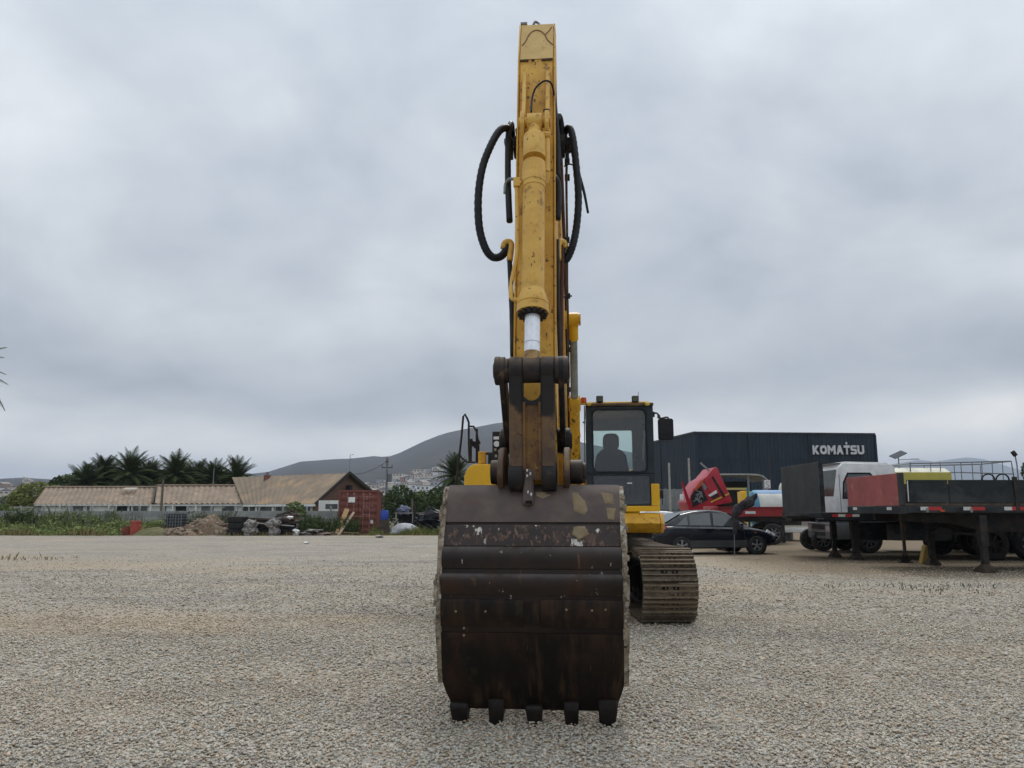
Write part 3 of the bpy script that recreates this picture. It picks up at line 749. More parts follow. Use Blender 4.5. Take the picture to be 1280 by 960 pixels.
for px, d, h, lb in ((112, 92, 5.3, 'dark shrubbery behind the two palms at the left of the row'), (150, 93, 5.9, 'dark shrubbery left of the trunk of the tallest palm'), (190, 92, 5.8, 'dark shrubbery between the two tallest palms'), (236, 93, 6.0, 'dark shrubbery right of the second tallest palm'), (282, 92, 5.4, 'dark shrubbery behind the palm nearest the brown gable roof')):
    tree(lb, at(px, d), [((0, 0, h - .5), (2.4, 1.2, 1.2)), ((-2.0, 0, h - .9), (1.9, 1.1, 1.2)), ((2.0, 0, h - .8), (1.9, 1.1, 1.2))], 1900, .42, M_leafdark, 'tree', 'tree', .12)
def weeds(name, x0, x1, y0, y1, n, hfun, m, wid=0.05, lean=.35, seed=1, leafy=0):
    r = random.Random(seed); mb = MB()
    for _ in range(n):
        x = r.uniform(x0, x1); y = r.uniform(y0, y1)
        h = hfun(x, y) * r.uniform(.5, 1.1)
        if h < 0.03: continue
        dx, dy = r.gauss(0, lean) * h, r.gauss(0, lean) * h
        a = r.uniform(0, 3.14); wx, wy = math.cos(a) * wid, math.sin(a) * wid
        b = Vector((x, y, -0.02)); t = Vector((x + dx, y + dy, h)); mid = Vector((x + dx * .35, y + dy * .35, h * .6)); wv = Vector((wx, wy, 0))
        mb.add([b - wv, b + wv, mid + wv * .8, t, mid - wv * .8], [(0, 1, 2, 3, 4)])
        for _k in range(leafy):
            q = b.lerp(t, r.uniform(.25, 1)); s = r.uniform(.08, .2)
            u = Vector((r.gauss(0, 1), r.gauss(0, 1), r.gauss(0, .6))).normalized(); vv = u.orthogonal().normalized()
            mb.add([q, q + u * s * .5 + vv * s * .3, q + u * s, q + u * s * .5 - vv * s * .3], [(0, 1, 2, 3)])
    o = mb.build(name, m, recalc=False, flat=True)
    return struct(o, 'stuff')
def hn(x, y, a, b, sc=0.45): return a + (b - a) * max(0, min(1, .5 + 1.1 * mnoise.noise(Vector((x * sc, y * sc, 3.3)))))
weeds('weeds', -40, -22.6, 49.0, 54.5, 8500, lambda x, y: hn(x, y, .35, 1.45) * (1 if y > 50.5 else .55) * (1 if x < -27 else .72), M_weed, .045, .22, 1, 3)
weeds('tall_weeds', -34.5, -27.5, 51.5, 54.5, 2600, lambda x, y: hn(x, y, .5, 2.0, .55), M_leafdark, .04, .2, 21, 3)
weeds('seeding_weeds', -40, -24, 50.5, 54, 900, lambda x, y: hn(x, y, .5, 1.9, .7), M_leafgrey, .022, .16, 22, 1)
weeds('dry_weeds', -40, -19, 48.4, 51, 2600, lambda x, y: hn(x, y, .1, .8), M_dry, .02, .25, 2)
weeds('shrubby_weeds', -13.6, -9.9, 49.5, 52.5, 1700, lambda x, y: hn(x, y, .5, 1.45, .8), M_leafdark, .04, .25, 3, 3)
weeds('tall_grass', -9.0, -3.0, 49.0, 50.3, 2400, lambda x, y: hn(x, y, .15, .75, .9), M_leafyel, .022, .3, 4)
weeds('grass', -18.5, 2.0, 48.6, 50, 1500, lambda x, y: hn(x, y, .02, .3, .9), M_dry, .02, .3, 5)
weeds('mound_weeds', -22.5, -18.5, 50.2, 52.2, 900, lambda x, y: hn(x, y, .7, 1.7, .9), M_leafgrey, .03, .3, 6, 2)

# ------------------------------------------------------------------ the excavator
EXO = Vector((0.84, 13.9, 0)); EXT = R(-5.0)
ex = thing('excavator', 'large worn yellow crawler excavator with its dark bucket resting on the gravel', 'excavator', EXO, EXT)
EXI = Matrix.Rotation(-EXT, 3, 'Z')
def E(px, py, d):      # the point of a view ray on the machine's own cross plane at distance d
    c = EXI @ (Vector((0, 0, CAMH)) - EXO); r = EXI @ (P(px, py, 10) - Vector((0, 0, CAMH)))
    return c + r * ((yl(d) - c.y) / r.y)
def yl(d): return (d - EXO.y) / math.cos(EXT)
def L2(d, h): return (yl(d), h)
def PY(tab): return [(yl(d), hz(py, d)) for py, d in tab]
def t_at(A, B, py):
    lo, hi = 0.0, 1.0
    f = lambda t: proj_y(A[0] + (B[0] - A[0]) * t, A[1] + (B[1] - A[1]) * t) - py
    s = f(0) < 0
    for _ in range(50):
        m = (lo + hi) / 2
        if (f(m) < 0) == s: lo = m
        else: hi = m
    return lo
def lat(a, b, d, h): return (Vector((a, yl(d), h)), Vector((b, yl(d), h)))
def sub(o, label=None):
    if label: o['label'] = label
    return o

# --- undercarriage (points straight at the camera, the upper structure is swung a little)
UC = (0, 0, -EXT)
def uy(d): return d - EXO.y
mb = MB()
mb.bb(-0.95, 0.95, -0.9, 0.9, 0.5, 0.9)
for sx in (-1, 1):
    for sy in (-1, 1):
        mb.beam((sx * 0.5, sy * 0.5, 0.68), (sx * 1.15, sy * 1.35, 0.55), 0.4, 0.34)
mb.cyl((0, 0, 0.88), (0, 0, 1.13), 0.72, n=32)
uc = mb.build('car_body', M_chassis, ex, rot=UC, bevel=0.02)
CY = -0.36
def track_path():
    hl, rr, zc = 2.08, 0.47, 0.52
    segs = []
    per = 4 * hl + 2 * math.pi * rr
    n = 53; out = []
    for i in range(n):
        s = (i + .35) / n * per
        if s < 2 * hl: p = (-hl + s, zc + rr - 0.025 * math.sin(math.pi * s / (2 * hl)) ** 2); a = 0
        elif s < 2 * hl + math.pi * rr:
            q = (s - 2 * hl) / rr; p = (hl + rr * math.sin(q), zc + rr * math.cos(q)); a = -q
        elif s < 4 * hl + math.pi * rr: p = (hl - (s - 2 * hl - math.pi * rr), zc - rr); a = -math.pi
        else:
            q = (s - 4 * hl - math.pi * rr) / rr; p = (-hl - rr * math.sin(q), zc - rr * math.cos(q)); a = -math.pi - q
        out.append((p, a))
    return out, per / n
TP, PITCHS = track_path()
sm = MB(); W2 = 0.385
sm.bb(-W2, W2, -PITCHS * .49, PITCHS * .49, -0.012, 0.012)
for g, hh in ((-0.40, .046), (0.0, .034), (0.36, .038)):
    y = g * PITCHS
    sm.prism_x([(y - .016, .012), (y + .016, .012), (y + .009, .012 + hh), (y - .009, .012 + hh)], -W2 + .003, W2 - .003)
for x in (-.07, .07):
    for y in (-.24, .2): sm.cyl((x, y * PITCHS, .011), (x, y * PITCHS, .028), .014, n=6)
for x in (-.075, .075): sm.box((x, .2 * PITCHS, .0135), (.085, .045, .003))
shoe_me = sm.mesh('track_shoe', M_shoe, angle=30)
M_hole = mat('dark_slot', (0.01, 0.008, 0.007), None, 4, 0.8)
shoe_me.materials.append(M_hole)
for p in shoe_me.polygons:
    if .0145 < p.center.z < .0155 and abs(p.center.x) < .13: p.material_index = 1
for sx in (-1, 1):
    X = sx * 1.365
    mb = MB()
    mb.prism_x([(CY - 1.75, .38), (CY + 1.8, .38), (CY + 1.9, .5), (CY + 1.75, .70), (CY - 1.2, .74), (CY - 1.75, .62)], X - .17, X + .17)
    mb.bb(X - .1, X + .1, CY - 2.1, CY - 1.7, .44, .58)
    fr = mb.build('track_frame', M_chassis, ex, rot=UC, bevel=.015)
    mb = MB(); hl, rr, zc = 2.08, 0.40, 0.52   # the chain the shoes bolt onto
    loop = []
    for k in range(0, 13): a = math.pi * k / 12; loop.append((CY + hl + math.sin(a), zc + math.cos(a), 1))
    def lp(r):
        o = []
        for k in range(13): a = math.pi * k / 12; o.append((CY + hl + r * math.sin(a), zc + r * math.cos(a)))
        for k in range(13): a = math.pi * k / 12; o.append((CY - hl - r * math.sin(a), zc - r * math.cos(a)))
        return o
    for xx in (-.11, .06):
        mb.ring([(X + xx, y, z) for y, z in lp(.448)], [(X + xx, y, z) for y, z in lp(.37)], (.05, 0, 0))
    each(mb, 'track_chain', M_black, fr)
    mb = MB(); mb.lathe([(.1, -.13), (.30, -.12), (.36, -.07), (.36, .07), (.30, .12), (.1, .13)], (X, CY - hl, zc), (1, 0, 0), 24)
    mb.cyl((X - .2, CY - hl, zc), (X + .2, CY - hl, zc), .09, n=12)
    mb.build('idler_wheel', mat('rusty_idler', (0.14, 0.075, 0.035), (0.08, 0.05, 0.03), 6, .7), fr)
    mb = MB(); n = 15; pr = []
    for k in range(n):
        for q, r in ((-.3, .31), (-.12, .375), (.12, .375), (.3, .31)):
            a = 2 * math.pi * (k + q) / n; pr.append((CY + hl + r * math.cos(a), zc + r * math.sin(a)))
    mb.prism_x(pr, X - .04, X + .04); mb.cyl((X - .17, CY + hl, zc), (X + .17, CY + hl, zc), .25, n=20)
    mb.build('sprocket', M_chassis, fr)
    ro = MB(); ro.lathe([(.05, -.14), (.1, -.13), (.1, -.06), (.075, -.05), (.075, .05), (.1, .06), (.1, .13), (.05, .14)], (0, 0, 0), (1, 0, 0), 14)
    r0 = ro.mesh('track_roller', M_chassis)
    for k in range(7):
        o = bpy.data.objects.new('track_roller', r0); COL.objects.link(o); o.parent = fr; o.location = (X, CY - 1.5 + k * .5, .24)
    for (p, a) in TP:
        o = bpy.data.objects.new('track_shoe', shoe_me); COL.objects.link(o); o.parent = fr
        o.location = (X + rng.uniform(-.004, .004), CY + p[0], p[1]); o.rotation_euler = (a + rng.uniform(-.03, .03), 0, rng.uniform(-.006, .006))

# --- upper structure
mb = MB()
mb.prism_x([(-2.05, 1.18), (3.0, 1.18), (3.0, 1.46), (-2.0, 1.46)], -1.45, 1.45)
mb.build('upper_frame', M_chassis, ex, bevel=.02)
mb = MB()   # skirt under the cab
mb.prism_x([(yl(11.55), hz(654, 11.55)), (yl(11.75), 1.26), (yl(12.3), 1.22), (yl(12.3), 1.53), (yl(11.72), hz(641, 11.72))], 0.42, 1.55)
mb.prism([(1.551, yl(11.55), hz(654, 11.55)), (1.551, yl(11.75), 1.26), (1.551, yl(12.3), 1.22), (1.551, yl(12.3), 1.53), (1.551, yl(11.72), hz(641, 11.72))], (0.07, .12, -.01))
mb.build('cab_skirt', M_yeldirty, ex, bevel=.025)
mb = MB()
mb.bb(0.46, 1.56, yl(11.70), yl(11.78), hz(639.5, 11.7), hz(632.5, 11.7))
mb.bb(1.44, 1.56, yl(11.70), yl(11.78), hz(632.3, 11.7), hz(605, 11.7))
mb.build('cab_base_rim', M_yelnew, ex, bevel=.008)
mb = MB()   # right front box (left in view)
a = E(580, 605, 11.75); b = E(617, 580, 11.75)
zt = b.z
pf = [(a.x, .0 + 1.3), (a.x, zt - .18), (a.x + .04, zt - .08), (a.x + .10, zt - .02), (a.x + .16, zt), (b.x, zt), (b.x, 1.3)]
mb.prism([(x, a.y, z) for x, z in pf], (0, 1.25, 0))
mb.build('side_box', M_yelnew, ex, bevel=.03)
mb = MB(); q = E(603, 571, 11.95); mb.box((q.x, q.y, q.z - .02), (.12, .1, .2)); mb.cyl((q.x, q.y, q.z - .16), (q.x, q.y, q.z + .02), .035, n=10)
mb.build('filler_cap', M_yeldirty, ex, bevel=.01)
mb = MB(); mb.bb(-1.42, -.42, -.2, 1.9, 1.48, 2.2); mb.bb(0.45, 1.42, -.2, 1.9, 1.48, 2.3); mb.bb(-.38, .4, .9, 1.9, 1.48, 2.15)
each(mb, 'engine_hood', M_yelnew, ex, bevel=.05)
mb = MB(); mb.prism_z([(-1.42, 1.95), (1.42, 1.95), (1.42, 2.6), (1.0, 3.1), (-1.0, 3.1), (-1.42, 2.6)], 1.2, 2.28)
mb.build('counterweight', M_yelnew, ex, bevel=.08)
mb = MB(); mb.cyl((-.8, 1.2, 2.2), (-.8, 1.2, 2.45), .07); mb.build('exhaust_pipe', M_black, ex)
# boom foot brackets
mb = MB()
for x0 in (-.34, .26): mb.prism_x([(-1.4, 1.47), (.6, 1.47), (.4, 2.0), (0, 2.25), (-.4, 2.1)], x0, x0 + .08)
each(mb, 'boom_foot_bracket', M_yel, ex, bevel=.01)
# revolving-frame centre equipment seen left of the arm: gauge panel
mb = MB(); q = E(622, 555, 11.9); mb.box(q, (.155, .12, .38)); q2 = E(621, 575, 11.9); mb.box(q2, (.26, .16, .2)); mb.box(E(614, 567, 11.85), (.16, .05, .04))
mb.box((q.x, q.y + .3, 1.75), (.14, .2, .6))
gp = mb.build('control_panel', M_black, ex, bevel=.008)
mb = MB(); q = E(621, 547.5, 11.83); mb.box(q, (.1, .012, .045)); mb.build('label_plate', M_white, gp)
mb = MB(); q = E(621, 555, 11.83); mb.cyl(q, q + Vector((0, -.03, 0)), .045, n=16); mb.build('round_lamp', M_white, gp)
mb = MB()
for px, py in ((619, 562), (624, 564), (620, 570), (626, 558)): mb.box(E(px, py, 11.82), (.035, .02, .04))
each(mb, 'valve', mat('dusty_brass', (.3, .27, .2), None, 5, .5), gp)
# handrails, left in view
mb = MB(); D = 12.3
mb.tube([E(570, 606, D), E(573, 580, D), E(577, 545, D), E(579, 521, D), E(581, 517.5, D), E(584, 523, D), E(586, 528, D), E(586, 555, D), E(587, 577, D)], .018, 8)
mb.tube([E(574, 568, D), E(578, 573, D), E(584, 577.5, D), E(594, 578, D)], .016, 8)
mb.build('handrail', M_chassis, ex)
mb = MB(); D = 12.6
mb.tube([E(586, 533, D), E(592, 533, D), E(596, 540, D), E(597, 548, D), E(596, 576, D)], .017, 8)
mb.tube([E(596, 536, D), E(596, 577, D)], .02, 8)
for px, py in ((589, 552), (594, 554), (598, 552), (591, 556), (596, 558)): mb.box(E(px, py, D), (.09, .06, .05), Matrix.Rotation(px, 3, 'Y'))
mb.box(E(588, 567, D), (.05, .05, .26)); mb.box(E(597, 568, D), (.06, .05, .28))
mb.build('mirror_bracket', M_chassis, ex)
# --- boom cylinders
def boomcyl(x):
    A = (10.5, hz(400, 10.5)); B = (12.35, 1.75)
    pa = Vector((x, yl(A[0]), A[1])); pb = Vector((x, yl(B[0]), B[1]))
    t = t_at(A, B, 497)
    g = pa.lerp(pb, t); g2 = pa.lerp(pb, t + .07)
    mb = MB(); mb.cyl(g2, pb, .076, n=20); mb.cyl(g, g2, .090, n=20); mb.cyl(pa.lerp(pb, t + .20), pa.lerp(pb, t + .22), .084, n=20)
    mb.cyl(pb + Vector((-.07, 0, 0)), pb + Vector((.07, 0, 0)), .12, n=18)
    q = pa.lerp(pb, t + .05); mb.tube([q + Vector((.03, -.09, 0)), pa.lerp(pb, t + .2) + Vector((-.02, -.1, 0)), pa.lerp(pb, .85) + Vector((-.04, -.11, 0))], .016, 7)
    for k in range(10):
        a = 6.283 * k / 10; ax = (pb - pa).normalized(); u = ax.orthogonal().normalized(); vv = ax.cross(u)
        c0 = g + (u * math.cos(a) + vv * math.sin(a)) * .074
        mb.cyl(c0 - ax * .015, c0, .010, n=6)
    cy = mb.build('boom_cylinder', M_yeldirty, ex, bevel=0)
    mb = MB(); mb.cyl(pa.lerp(pb, .05), g2, .056, n=18); mb.build('rod', M_greyrod, cy)
    mb = MB(); mb.cyl(pa + Vector((-.075, 0, 0)), pa + Vector((.075, 0, 0)), .095, n=20); mb.cyl(pa, pa.lerp(pb, .1), .07, n=16); mb.build('rod_eye', M_yelnew, cy)
for x in (-.36, .315): boomcyl(x)
mb = MB(); mb.cyl(*lat(-.47, .405, 10.5, hz(400, 10.5)), .062, n=20)
for a_, b_ in ((-.47, -.445), (.395, .42)):
    mb.cyl(*lat(a_, b_, 10.5, hz(400, 10.5)), .088, n=16)
each(mb, 'boom_pin', M_yeldirty, ex)
# --- boom
def offset_poly(top, bot): return top + bot[::-1]
boom_top = [L2(7.25, 5.30), L2(7.4, 5.60), L2(8.4, 5.52), L2(9.5, 5.25), L2(10.3, 4.75), L2(11.4, 3.7), L2(13.5, 2.25)]
boom_bot = [L2(7.25, 5.12), L2(7.6, 5.02), L2(8.5, 4.80), L2(9.7, 4.25), L2(10.5, 3.80), L2(11.6, 2.8), L2(13.3, 1.85)]
mb = MB(); mb.prism_x(offset_poly(boom_top, boom_bot), -.20, .20); bo = mb.build('boom', M_yel, ex, bevel=.012)
mb = MB()
for s in (-1, 1):
    for pl in (0, 1):
        mb.tube([Vector((s * .20 + s * .02, y, z - .12 - .12 * pl)) for y, z in boom_top[1:]], .02, 7)
each(mb, 'oil_pipe', mat('rusty_pipe', (.10, .045, .03), (.06, .03, .02), 8, .6), bo)
# lifting bosses of the cylinder pin
mb = MB(); mb.cyl(*lat(-.25, .25, 10.5, hz(400, 10.5)), .13, n=22); mb.build('cylinder_boss', M_yelnew, bo)
# arm cylinder on top of the boom
mb = MB(); A = Vector((0, yl(10.6), 5.35)); B = Vector((0, yl(7.62), 6.55))
mb.cyl(A, A.lerp(B, .62), .10, n=20); mb.cyl(A.lerp(B, .6), A.lerp(B, .66), .13, n=20); mb.cyl(A + Vector((-.12, 0, 0)), A + Vector((.12, 0, 0)), .11, n=16)
mb.prism_x([(A.y - .2, A.z - .6), (A.y + .25, A.z - .75), (A.y + .1, A.z + .1), (A.y - .1, A.z + .1)], .125, .165); mb.prism_x([(A.y - .2, A.z - .6), (A.y + .25, A.z - .75), (A.y + .1, A.z + .1), (A.y - .1, A.z + .1)], -.165, -.125)
ac = mb.build('arm_cylinder', M_yelcyl, ex)
mb = MB(); mb.cyl(A.lerp(B, .6), B, .06, n=16); mb.build('rod', M_chrome, ac)
mb = MB(); mb.cyl(B + Vector((-.1, 0, 0)), B + Vector((.1, 0, 0)), .1, n=16); mb.build('rod_eye', M_yel, ac)
# --- arm
front = [L2(6.50, 1.80), L2(6.49, 2.05), L2(6.58, 2.9), L2(6.68, 3.6), L2(6.92, 5.0), L2(7.02, 5.5), (yl(7.13), hz(75.5, 7.13)), (yl(7.36), hz(31, 7.36))]
rear = [L2(6.74, 1.78), L2(6.80, 2.1), L2(7.15, 3.0), L2(7.5, 4.1), L2(7.78, 5.0), L2(7.78, 5.6), L2(7.70, 6.4), (yl(7.56), hz(31, 7.36) + .02)]
AW = .172
mb = MB(); mb.prism_x(front + rear[::-1], -AW, AW); arm = mb.build('arm', M_yel, ex, bevel=.012)
# side plates standing a little proud of the front plate
mb = MB()
f2 = [(y - .014, z) for y, z in front]; r2 = [(y + .012, z) for y, z in rear]
for s in (-1, 1):
    x0 = s * AW; mb.prism_x(f2 + r2[::-1], min(x0, x0 + s * .016), max(x0, x0 + s * .016))
each(mb, 'side_plate', M_yel, arm, bevel=.004)
mb = MB()   # end plate with its weld; its yellow is paled to paint in skylight
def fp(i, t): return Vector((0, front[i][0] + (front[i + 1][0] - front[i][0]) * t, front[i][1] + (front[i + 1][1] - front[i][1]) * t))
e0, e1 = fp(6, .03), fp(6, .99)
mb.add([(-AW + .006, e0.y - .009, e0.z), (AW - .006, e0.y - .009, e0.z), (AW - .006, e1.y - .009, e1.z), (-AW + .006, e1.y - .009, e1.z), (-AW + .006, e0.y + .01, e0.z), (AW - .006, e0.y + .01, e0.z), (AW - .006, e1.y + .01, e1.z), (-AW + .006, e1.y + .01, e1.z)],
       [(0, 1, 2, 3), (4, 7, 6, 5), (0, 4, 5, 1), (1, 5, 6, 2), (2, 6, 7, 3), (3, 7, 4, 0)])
ep = mb.build('end_plate', mat('worn_yellow_skylit', (.62, .42, .15), (.54, .35, .11), 5, .5, spots=[((.12, .055, .03), 12, .67, .02), ((.25, .13, .05), 8, .66, .04)]), arm)
mb = MB()
def onend(x, t):
    q = e0.lerp(e1, t); return Vector((x, q.y - .012, q.z))
mb.tube([onend(-.15, .40), onend(-.12, .5), onend(-.08, .72), onend(-.03, .82), onend(.03, .80), onend(.08, .68), onend(.11, .52), onend(.16, .38)], .007, 5, 4)
mb.tube([onend(.08, .68), onend(.12, .78), onend(.15, .9)], .006, 5)
each(mb, 'weld_bead', mat('weld_metal', (.24, .13, .06), None, 9, .6), arm)
mb = MB()
for x0, x1 in ((-.165, -.08), (-.05, -.02), (.05, .16)): mb.box((( x0 + x1) / 2, front[6][0] - .004, front[6][1]), (x1 - x0, .02, .02))
each(mb, 'weld_gap', mat('dark_weld_gap', (.08, .05, .03), None, 9, .8), arm)
# bucket-cylinder bracket plates
CA = (6.74, hz(153, 6.74)); CB = (6.14, hz(463, 6.14))
mb = MB()
for x0 in (-.135, .095):
    mb.prism_x([L2(6.95, 5.08), L2(7.05, 5.52), L2(7.12, 5.9), L2(7.06, 5.92), (yl(6.86), CA[1] + .12), (yl(6.70), CA[1] + .10), (yl(6.66), CA[1] - .04), (yl(6.80), CA[1] - .22)], x0, x0 + .04)
each(mb, 'cylinder_bracket', M_yelcyl, arm, bevel=.006)
mb = MB(); mb.cyl(*lat(-.15, .15, *CA), .05, n=16); mb.build('bracket_pin', M_yel, arm)
# --- bucket cylinder
pa = Vector((0, yl(CA[0]), CA[1])); pb = Vector((0, yl(CB[0]), CB[1]))
ax = (pb - pa).normalized(); u = Vector((1, 0, 0)); vv = ax.cross(u)
T = lambda py: pa.lerp(pb, t_at(CA, CB, py))
mb = MB()
def band(py0, py1, r): mb.cyl(T(py0), T(py1), r, n=28)
mb.cyl(pa + Vector((-.068, 0, 0)), pa + Vector((.068, 0, 0)), .085, n=22)
mb.cyl(T(153), T(171), .060, .066, n=24)
mb.lathe([(.06, 0), (.098, .045), (.104, .07), (.104, .30)], T(166), ax, 32)
band(205, 236, .104); band(212, 230, .1085)
band(236, 366, .0985)
mb.lathe([(.0985, 0), (.132, .1), (.134, .135), (.128, .138), (.128, .143), (.136, .146), (.136, .215), (.06, .216)], T(364), ax, 32)
bc = mb.build('bucket_cylinder', M_yelcyl, ex, angle=28)
mb = MB(); q0 = T(364) + ax * .205
for k in range(14):
    a = 6.283 * k / 14; c0 = q0 + (u * math.cos(a) + vv * math.sin(a)) * .108
    mb.cyl(c0, c0 + ax * .035, .019, n=8)
each(mb, 'bolt', M_black, bc)
mb = MB(); mb.lathe([(.095, 0), (.09, .025), (.07, .03)], q0 + ax * .01, ax, 28); mb.build('gland_seal', M_rubber, bc)
mb = MB(); mb.cyl(q0, T(443), .0645, n=28); mb.build('rod', M_chrome, bc)
mb = MB(); mb.cyl(T(429.2), T(429.8), .0655, n=28); mb.build('rod_scratch_ring', M_greyrod, bc)
mb = MB(); mb.cyl(T(441), T(454), .068, n=24)
mb.build('rod_eye', mat('rusty_cream_paint', (.42, .29, .12), (.3, .17, .06), 12, .6, spots=[(RUST, 16, .54, .04)]), bc)
mb = MB()
mb.tube([E(684, 172, 6.72), E(684, 215, 6.64)], .026, 10); mb.tube([E(679, 168, 6.70), E(688, 168, 6.70)], .03, 8); mb.box(E(684, 222, 6.63), (.05, .05, .09)); mb.tube([E(677, 232, 6.6), E(686, 228, 6.62)], .022, 8)
mb.tube([E(652, 228, 6.56), E(645, 231, 6.57), E(646, 240, 6.57), E(646.5, 300, 6.45), E(645, 325, 6.40), E(640, 350, 6.35), E(638.5, 368, 6.30), E(641, 374, 6.28), E(650, 375, 6.28)], .019, 8, 3)
mb.box(E(646, 228, 6.57), (.06, .05, .08))
each(mb, 'feed_pipe', M_yelcyl, bc, bevel=0)
# --- link, idlers
LB = (6.22, hz(596, 6.22))
mb = MB()
def lk(t, off): return (yl(CB[0] + (LB[0] - CB[0]) * t + off), CB[1] + (LB[1] - CB[1]) * t)
for s in (-1, 1):
    xs = sorted((s * .072, s * .183))
    mb.prism_x([lk(-.02, -.11), lk(.2, -.085), lk(.9, -.075), lk(1.0, -.10), lk(1.05, -.05), lk(1.05, .06), lk(.9, .085), lk(.2, .085), lk(-.02, .10)], *xs)
cheeks = mb
mb = MB(); mb.prism_x([lk(.30, -.055), lk(1.03, -.05), lk(1.03, .04), lk(.30, .04)], -.0715, .0715)
lo = mb.build('bucket_link', M_yelrust, ex)
each(cheeks, 'link_cheek', M_cheek, lo, bevel=.014)
mb = MB()
for s in (-1, 1): mb.prism_x([lk(.31, -.075), lk(.95, -.066), lk(.95, -.044), lk(.31, -.053)], *sorted((s * .052, s * .0716)))
each(mb, 'web_rib', M_yelrust, lo)
mb = MB()
n = 14; opts = []
for k in range(n + 1): a = math.pi + math.pi * k / n; opts.append((.0715 * math.cos(a), .0715 * math.sin(a)))
q = lk(.30, -.06)
poly = [(-.0715, q[1] - .03)] + [(.0715, q[1] - .03)] + [(x, q[1] + .075 + z) for x, z in opts[::-1]]
mb.prism([(x, q[0] - .005, z) for x, z in poly], (0, .10, 0)); mb.build('web_collar', M_black, lo)
mb = MB()
for a, b, r in ((-.0735, .0735, .103), (-.300, -.252, .118), (-.247, -.183, .100), (-.182, -.074, .112), (.074, .182, .112), (.185, .297, .112)):
    mb.cyl(*lat(a, b, *CB), r, n=28)
mb.cyl(*lat(-.312, -.298, *CB), .07, n=20); mb.cyl(*lat(.296, .308, *CB), .075, n=20)
each(mb, 'link_pin_boss', M_boss, lo, bevel=.008)
mb = MB()
for s in (-1, 1): mb.cyl(*lat(*sorted((s * .075, s * .19)), *LB), .118, n=24)
each(mb, 'link_foot_boss', M_black, lo, bevel=.008)
IB = (6.66, hz(551, 6.66))
for s in (-1, 1):
    mb = MB()
    x0, x1 = sorted((s * .215, s * .262))
    A = Vector((0, yl(CB[0]), CB[1])); B = Vector((0, yl(IB[0]), IB[1])); t = (B - A).normalized(); nrm = t.cross(Vector((1, 0, 0)))
    pl = []
    for p, r, a0 in ((A, .115, 90), (B, .115, 270)):
        for k in range(9):
            a = R(a0 + 180 * k / 8)
            pl.append(p + t * (math.cos(a) * r * (1)) + nrm * (math.sin(a) * r))
    mb.prism([(x0, q.y, q.z) for q in pl], (x1 - x0, 0, 0))
    mb.cyl(*lat(*sorted((s * .19, s * .30)), *IB), .11, n=22); mb.cyl(*lat(*sorted((s * .30, s * .315)), *IB), .075, n=18)
    mb.build('idler_link', M_boss if s < 0 else M_black, ex, bevel=.006)
# --- bucket
BW = .688
shell = [(608, 6.27), (618, 6.20), (630, 6.155), (642, 6.12), (655, 6.085), (670, 6.045), (684, 6.005), (700, 5.972), (716, 5.95), (731, 5.94), (746, 5.935), (768, 5.945), (790, 5.97), (812, 6.0), (836, 6.04), (862, 6.09), (887, 6.15)]
so = PY(shell)
back = [L2(7.0, 1.66), L2(6.7, 1.765), L2(6.42, 1.79)]
outer = back + so
def norms(pts):
    out = []
    for i in range(len(pts)):
        a = Vector(pts[max(i - 1, 0)]); b = Vector(pts[min(i + 1, len(pts) - 1)]); t = (b - a).normalized()
        out.append(Vector((t.y, -t.x)))
    return out
def offs(pts, k): return [tuple(Vector(p) + n * k) for p, n in zip(pts, norms(pts))]
no = norms(outer)
sgn = -1 if no[8].x > 0 else 1     # outward is toward the camera (-y)
inner = offs(outer, -.045 * sgn)
def bw_at(z, w=BW):      # the lower corners of the shell are drawn in
    return w - .085 * max(0.0, min(1.0, (.36 - z) / .26)) ** 1.6
def loft(po, pi_, w0, w1):
    mb = MB(); vs = []
    for (y, z), (y2, z2) in zip(po, pi_):
        a, c_ = (max(w0, -bw_at(z)) if w0 < -.5 else w0), (min(w1, bw_at(z)) if w1 > .5 else w1)
        vs += [(a, y, z), (c_, y, z), (c_, y2, z2), (a, y2, z2)]
    n = len(po)
    mb.add(vs, [(4 * k + q, 4 * k + (q + 1) % 4, 4 * k + 4 + (q + 1) % 4, 4 * k + 4 + q) for k in range(n - 1) for q in range(4)] + [(0, 1, 2, 3), tuple(4 * (n - 1) + q for q in (3, 2, 1, 0))])
    return mb
bk = loft(outer, inner, -BW, BW).build('bucket', M_buck, ex, angle=25)
def plate(name, py0, py1, off, m, x0=-BW + .004, x1=BW - .004, lab=None, bulge=.0):
    pts = []
    for k in range(13):
        py = py0 + (py1 - py0) * k / 12
        d = interp(shell, py); pts.append((yl(d), hz(py, d)))
    nn_ = norms(pts)
    o1 = [tuple(Vector(p) + n * sgn * (off + bulge * math.sin(math.pi * (k / 12) ** .7))) for k, (p, n) in enumerate(zip(pts, nn_))]; o0 = offs(pts, -.01 * sgn)
    o = loft(o1, o0, x0, x1).build(name, m, bk, angle=30)
    if lab: o['label'] = lab
    return o
plate('wear_plate', 608, 653.5, .016, M_bucktop, lab='smooth dusty top plate with mud patches')
plate('wear_plate', 657, 683, .010, M_buckscr, bulge=.006, lab='scratched upper plate')
plate('wear_plate', 684, 711, .012, M_buck, bulge=.022)
plate('wear_plate', 717.5, 744, .014, M_buck, bulge=.026)
plate('wear_strip', 749, 783, .016, M_buckrust, bulge=.010, x0=-BW + .004, x1=-.055)
plate('wear_strip', 749, 783, .016, M_buckrust, bulge=.010, x0=.07, x1=BW - .004)
plate('wear_strip', 753, 780, .012, M_buckrust, x0=-.05, x1=.065)
plate('wear_plate', 791, 884, .012, M_buckrust, lab='dark rust-streaked lower plate', bulge=.006)
mb = MB()
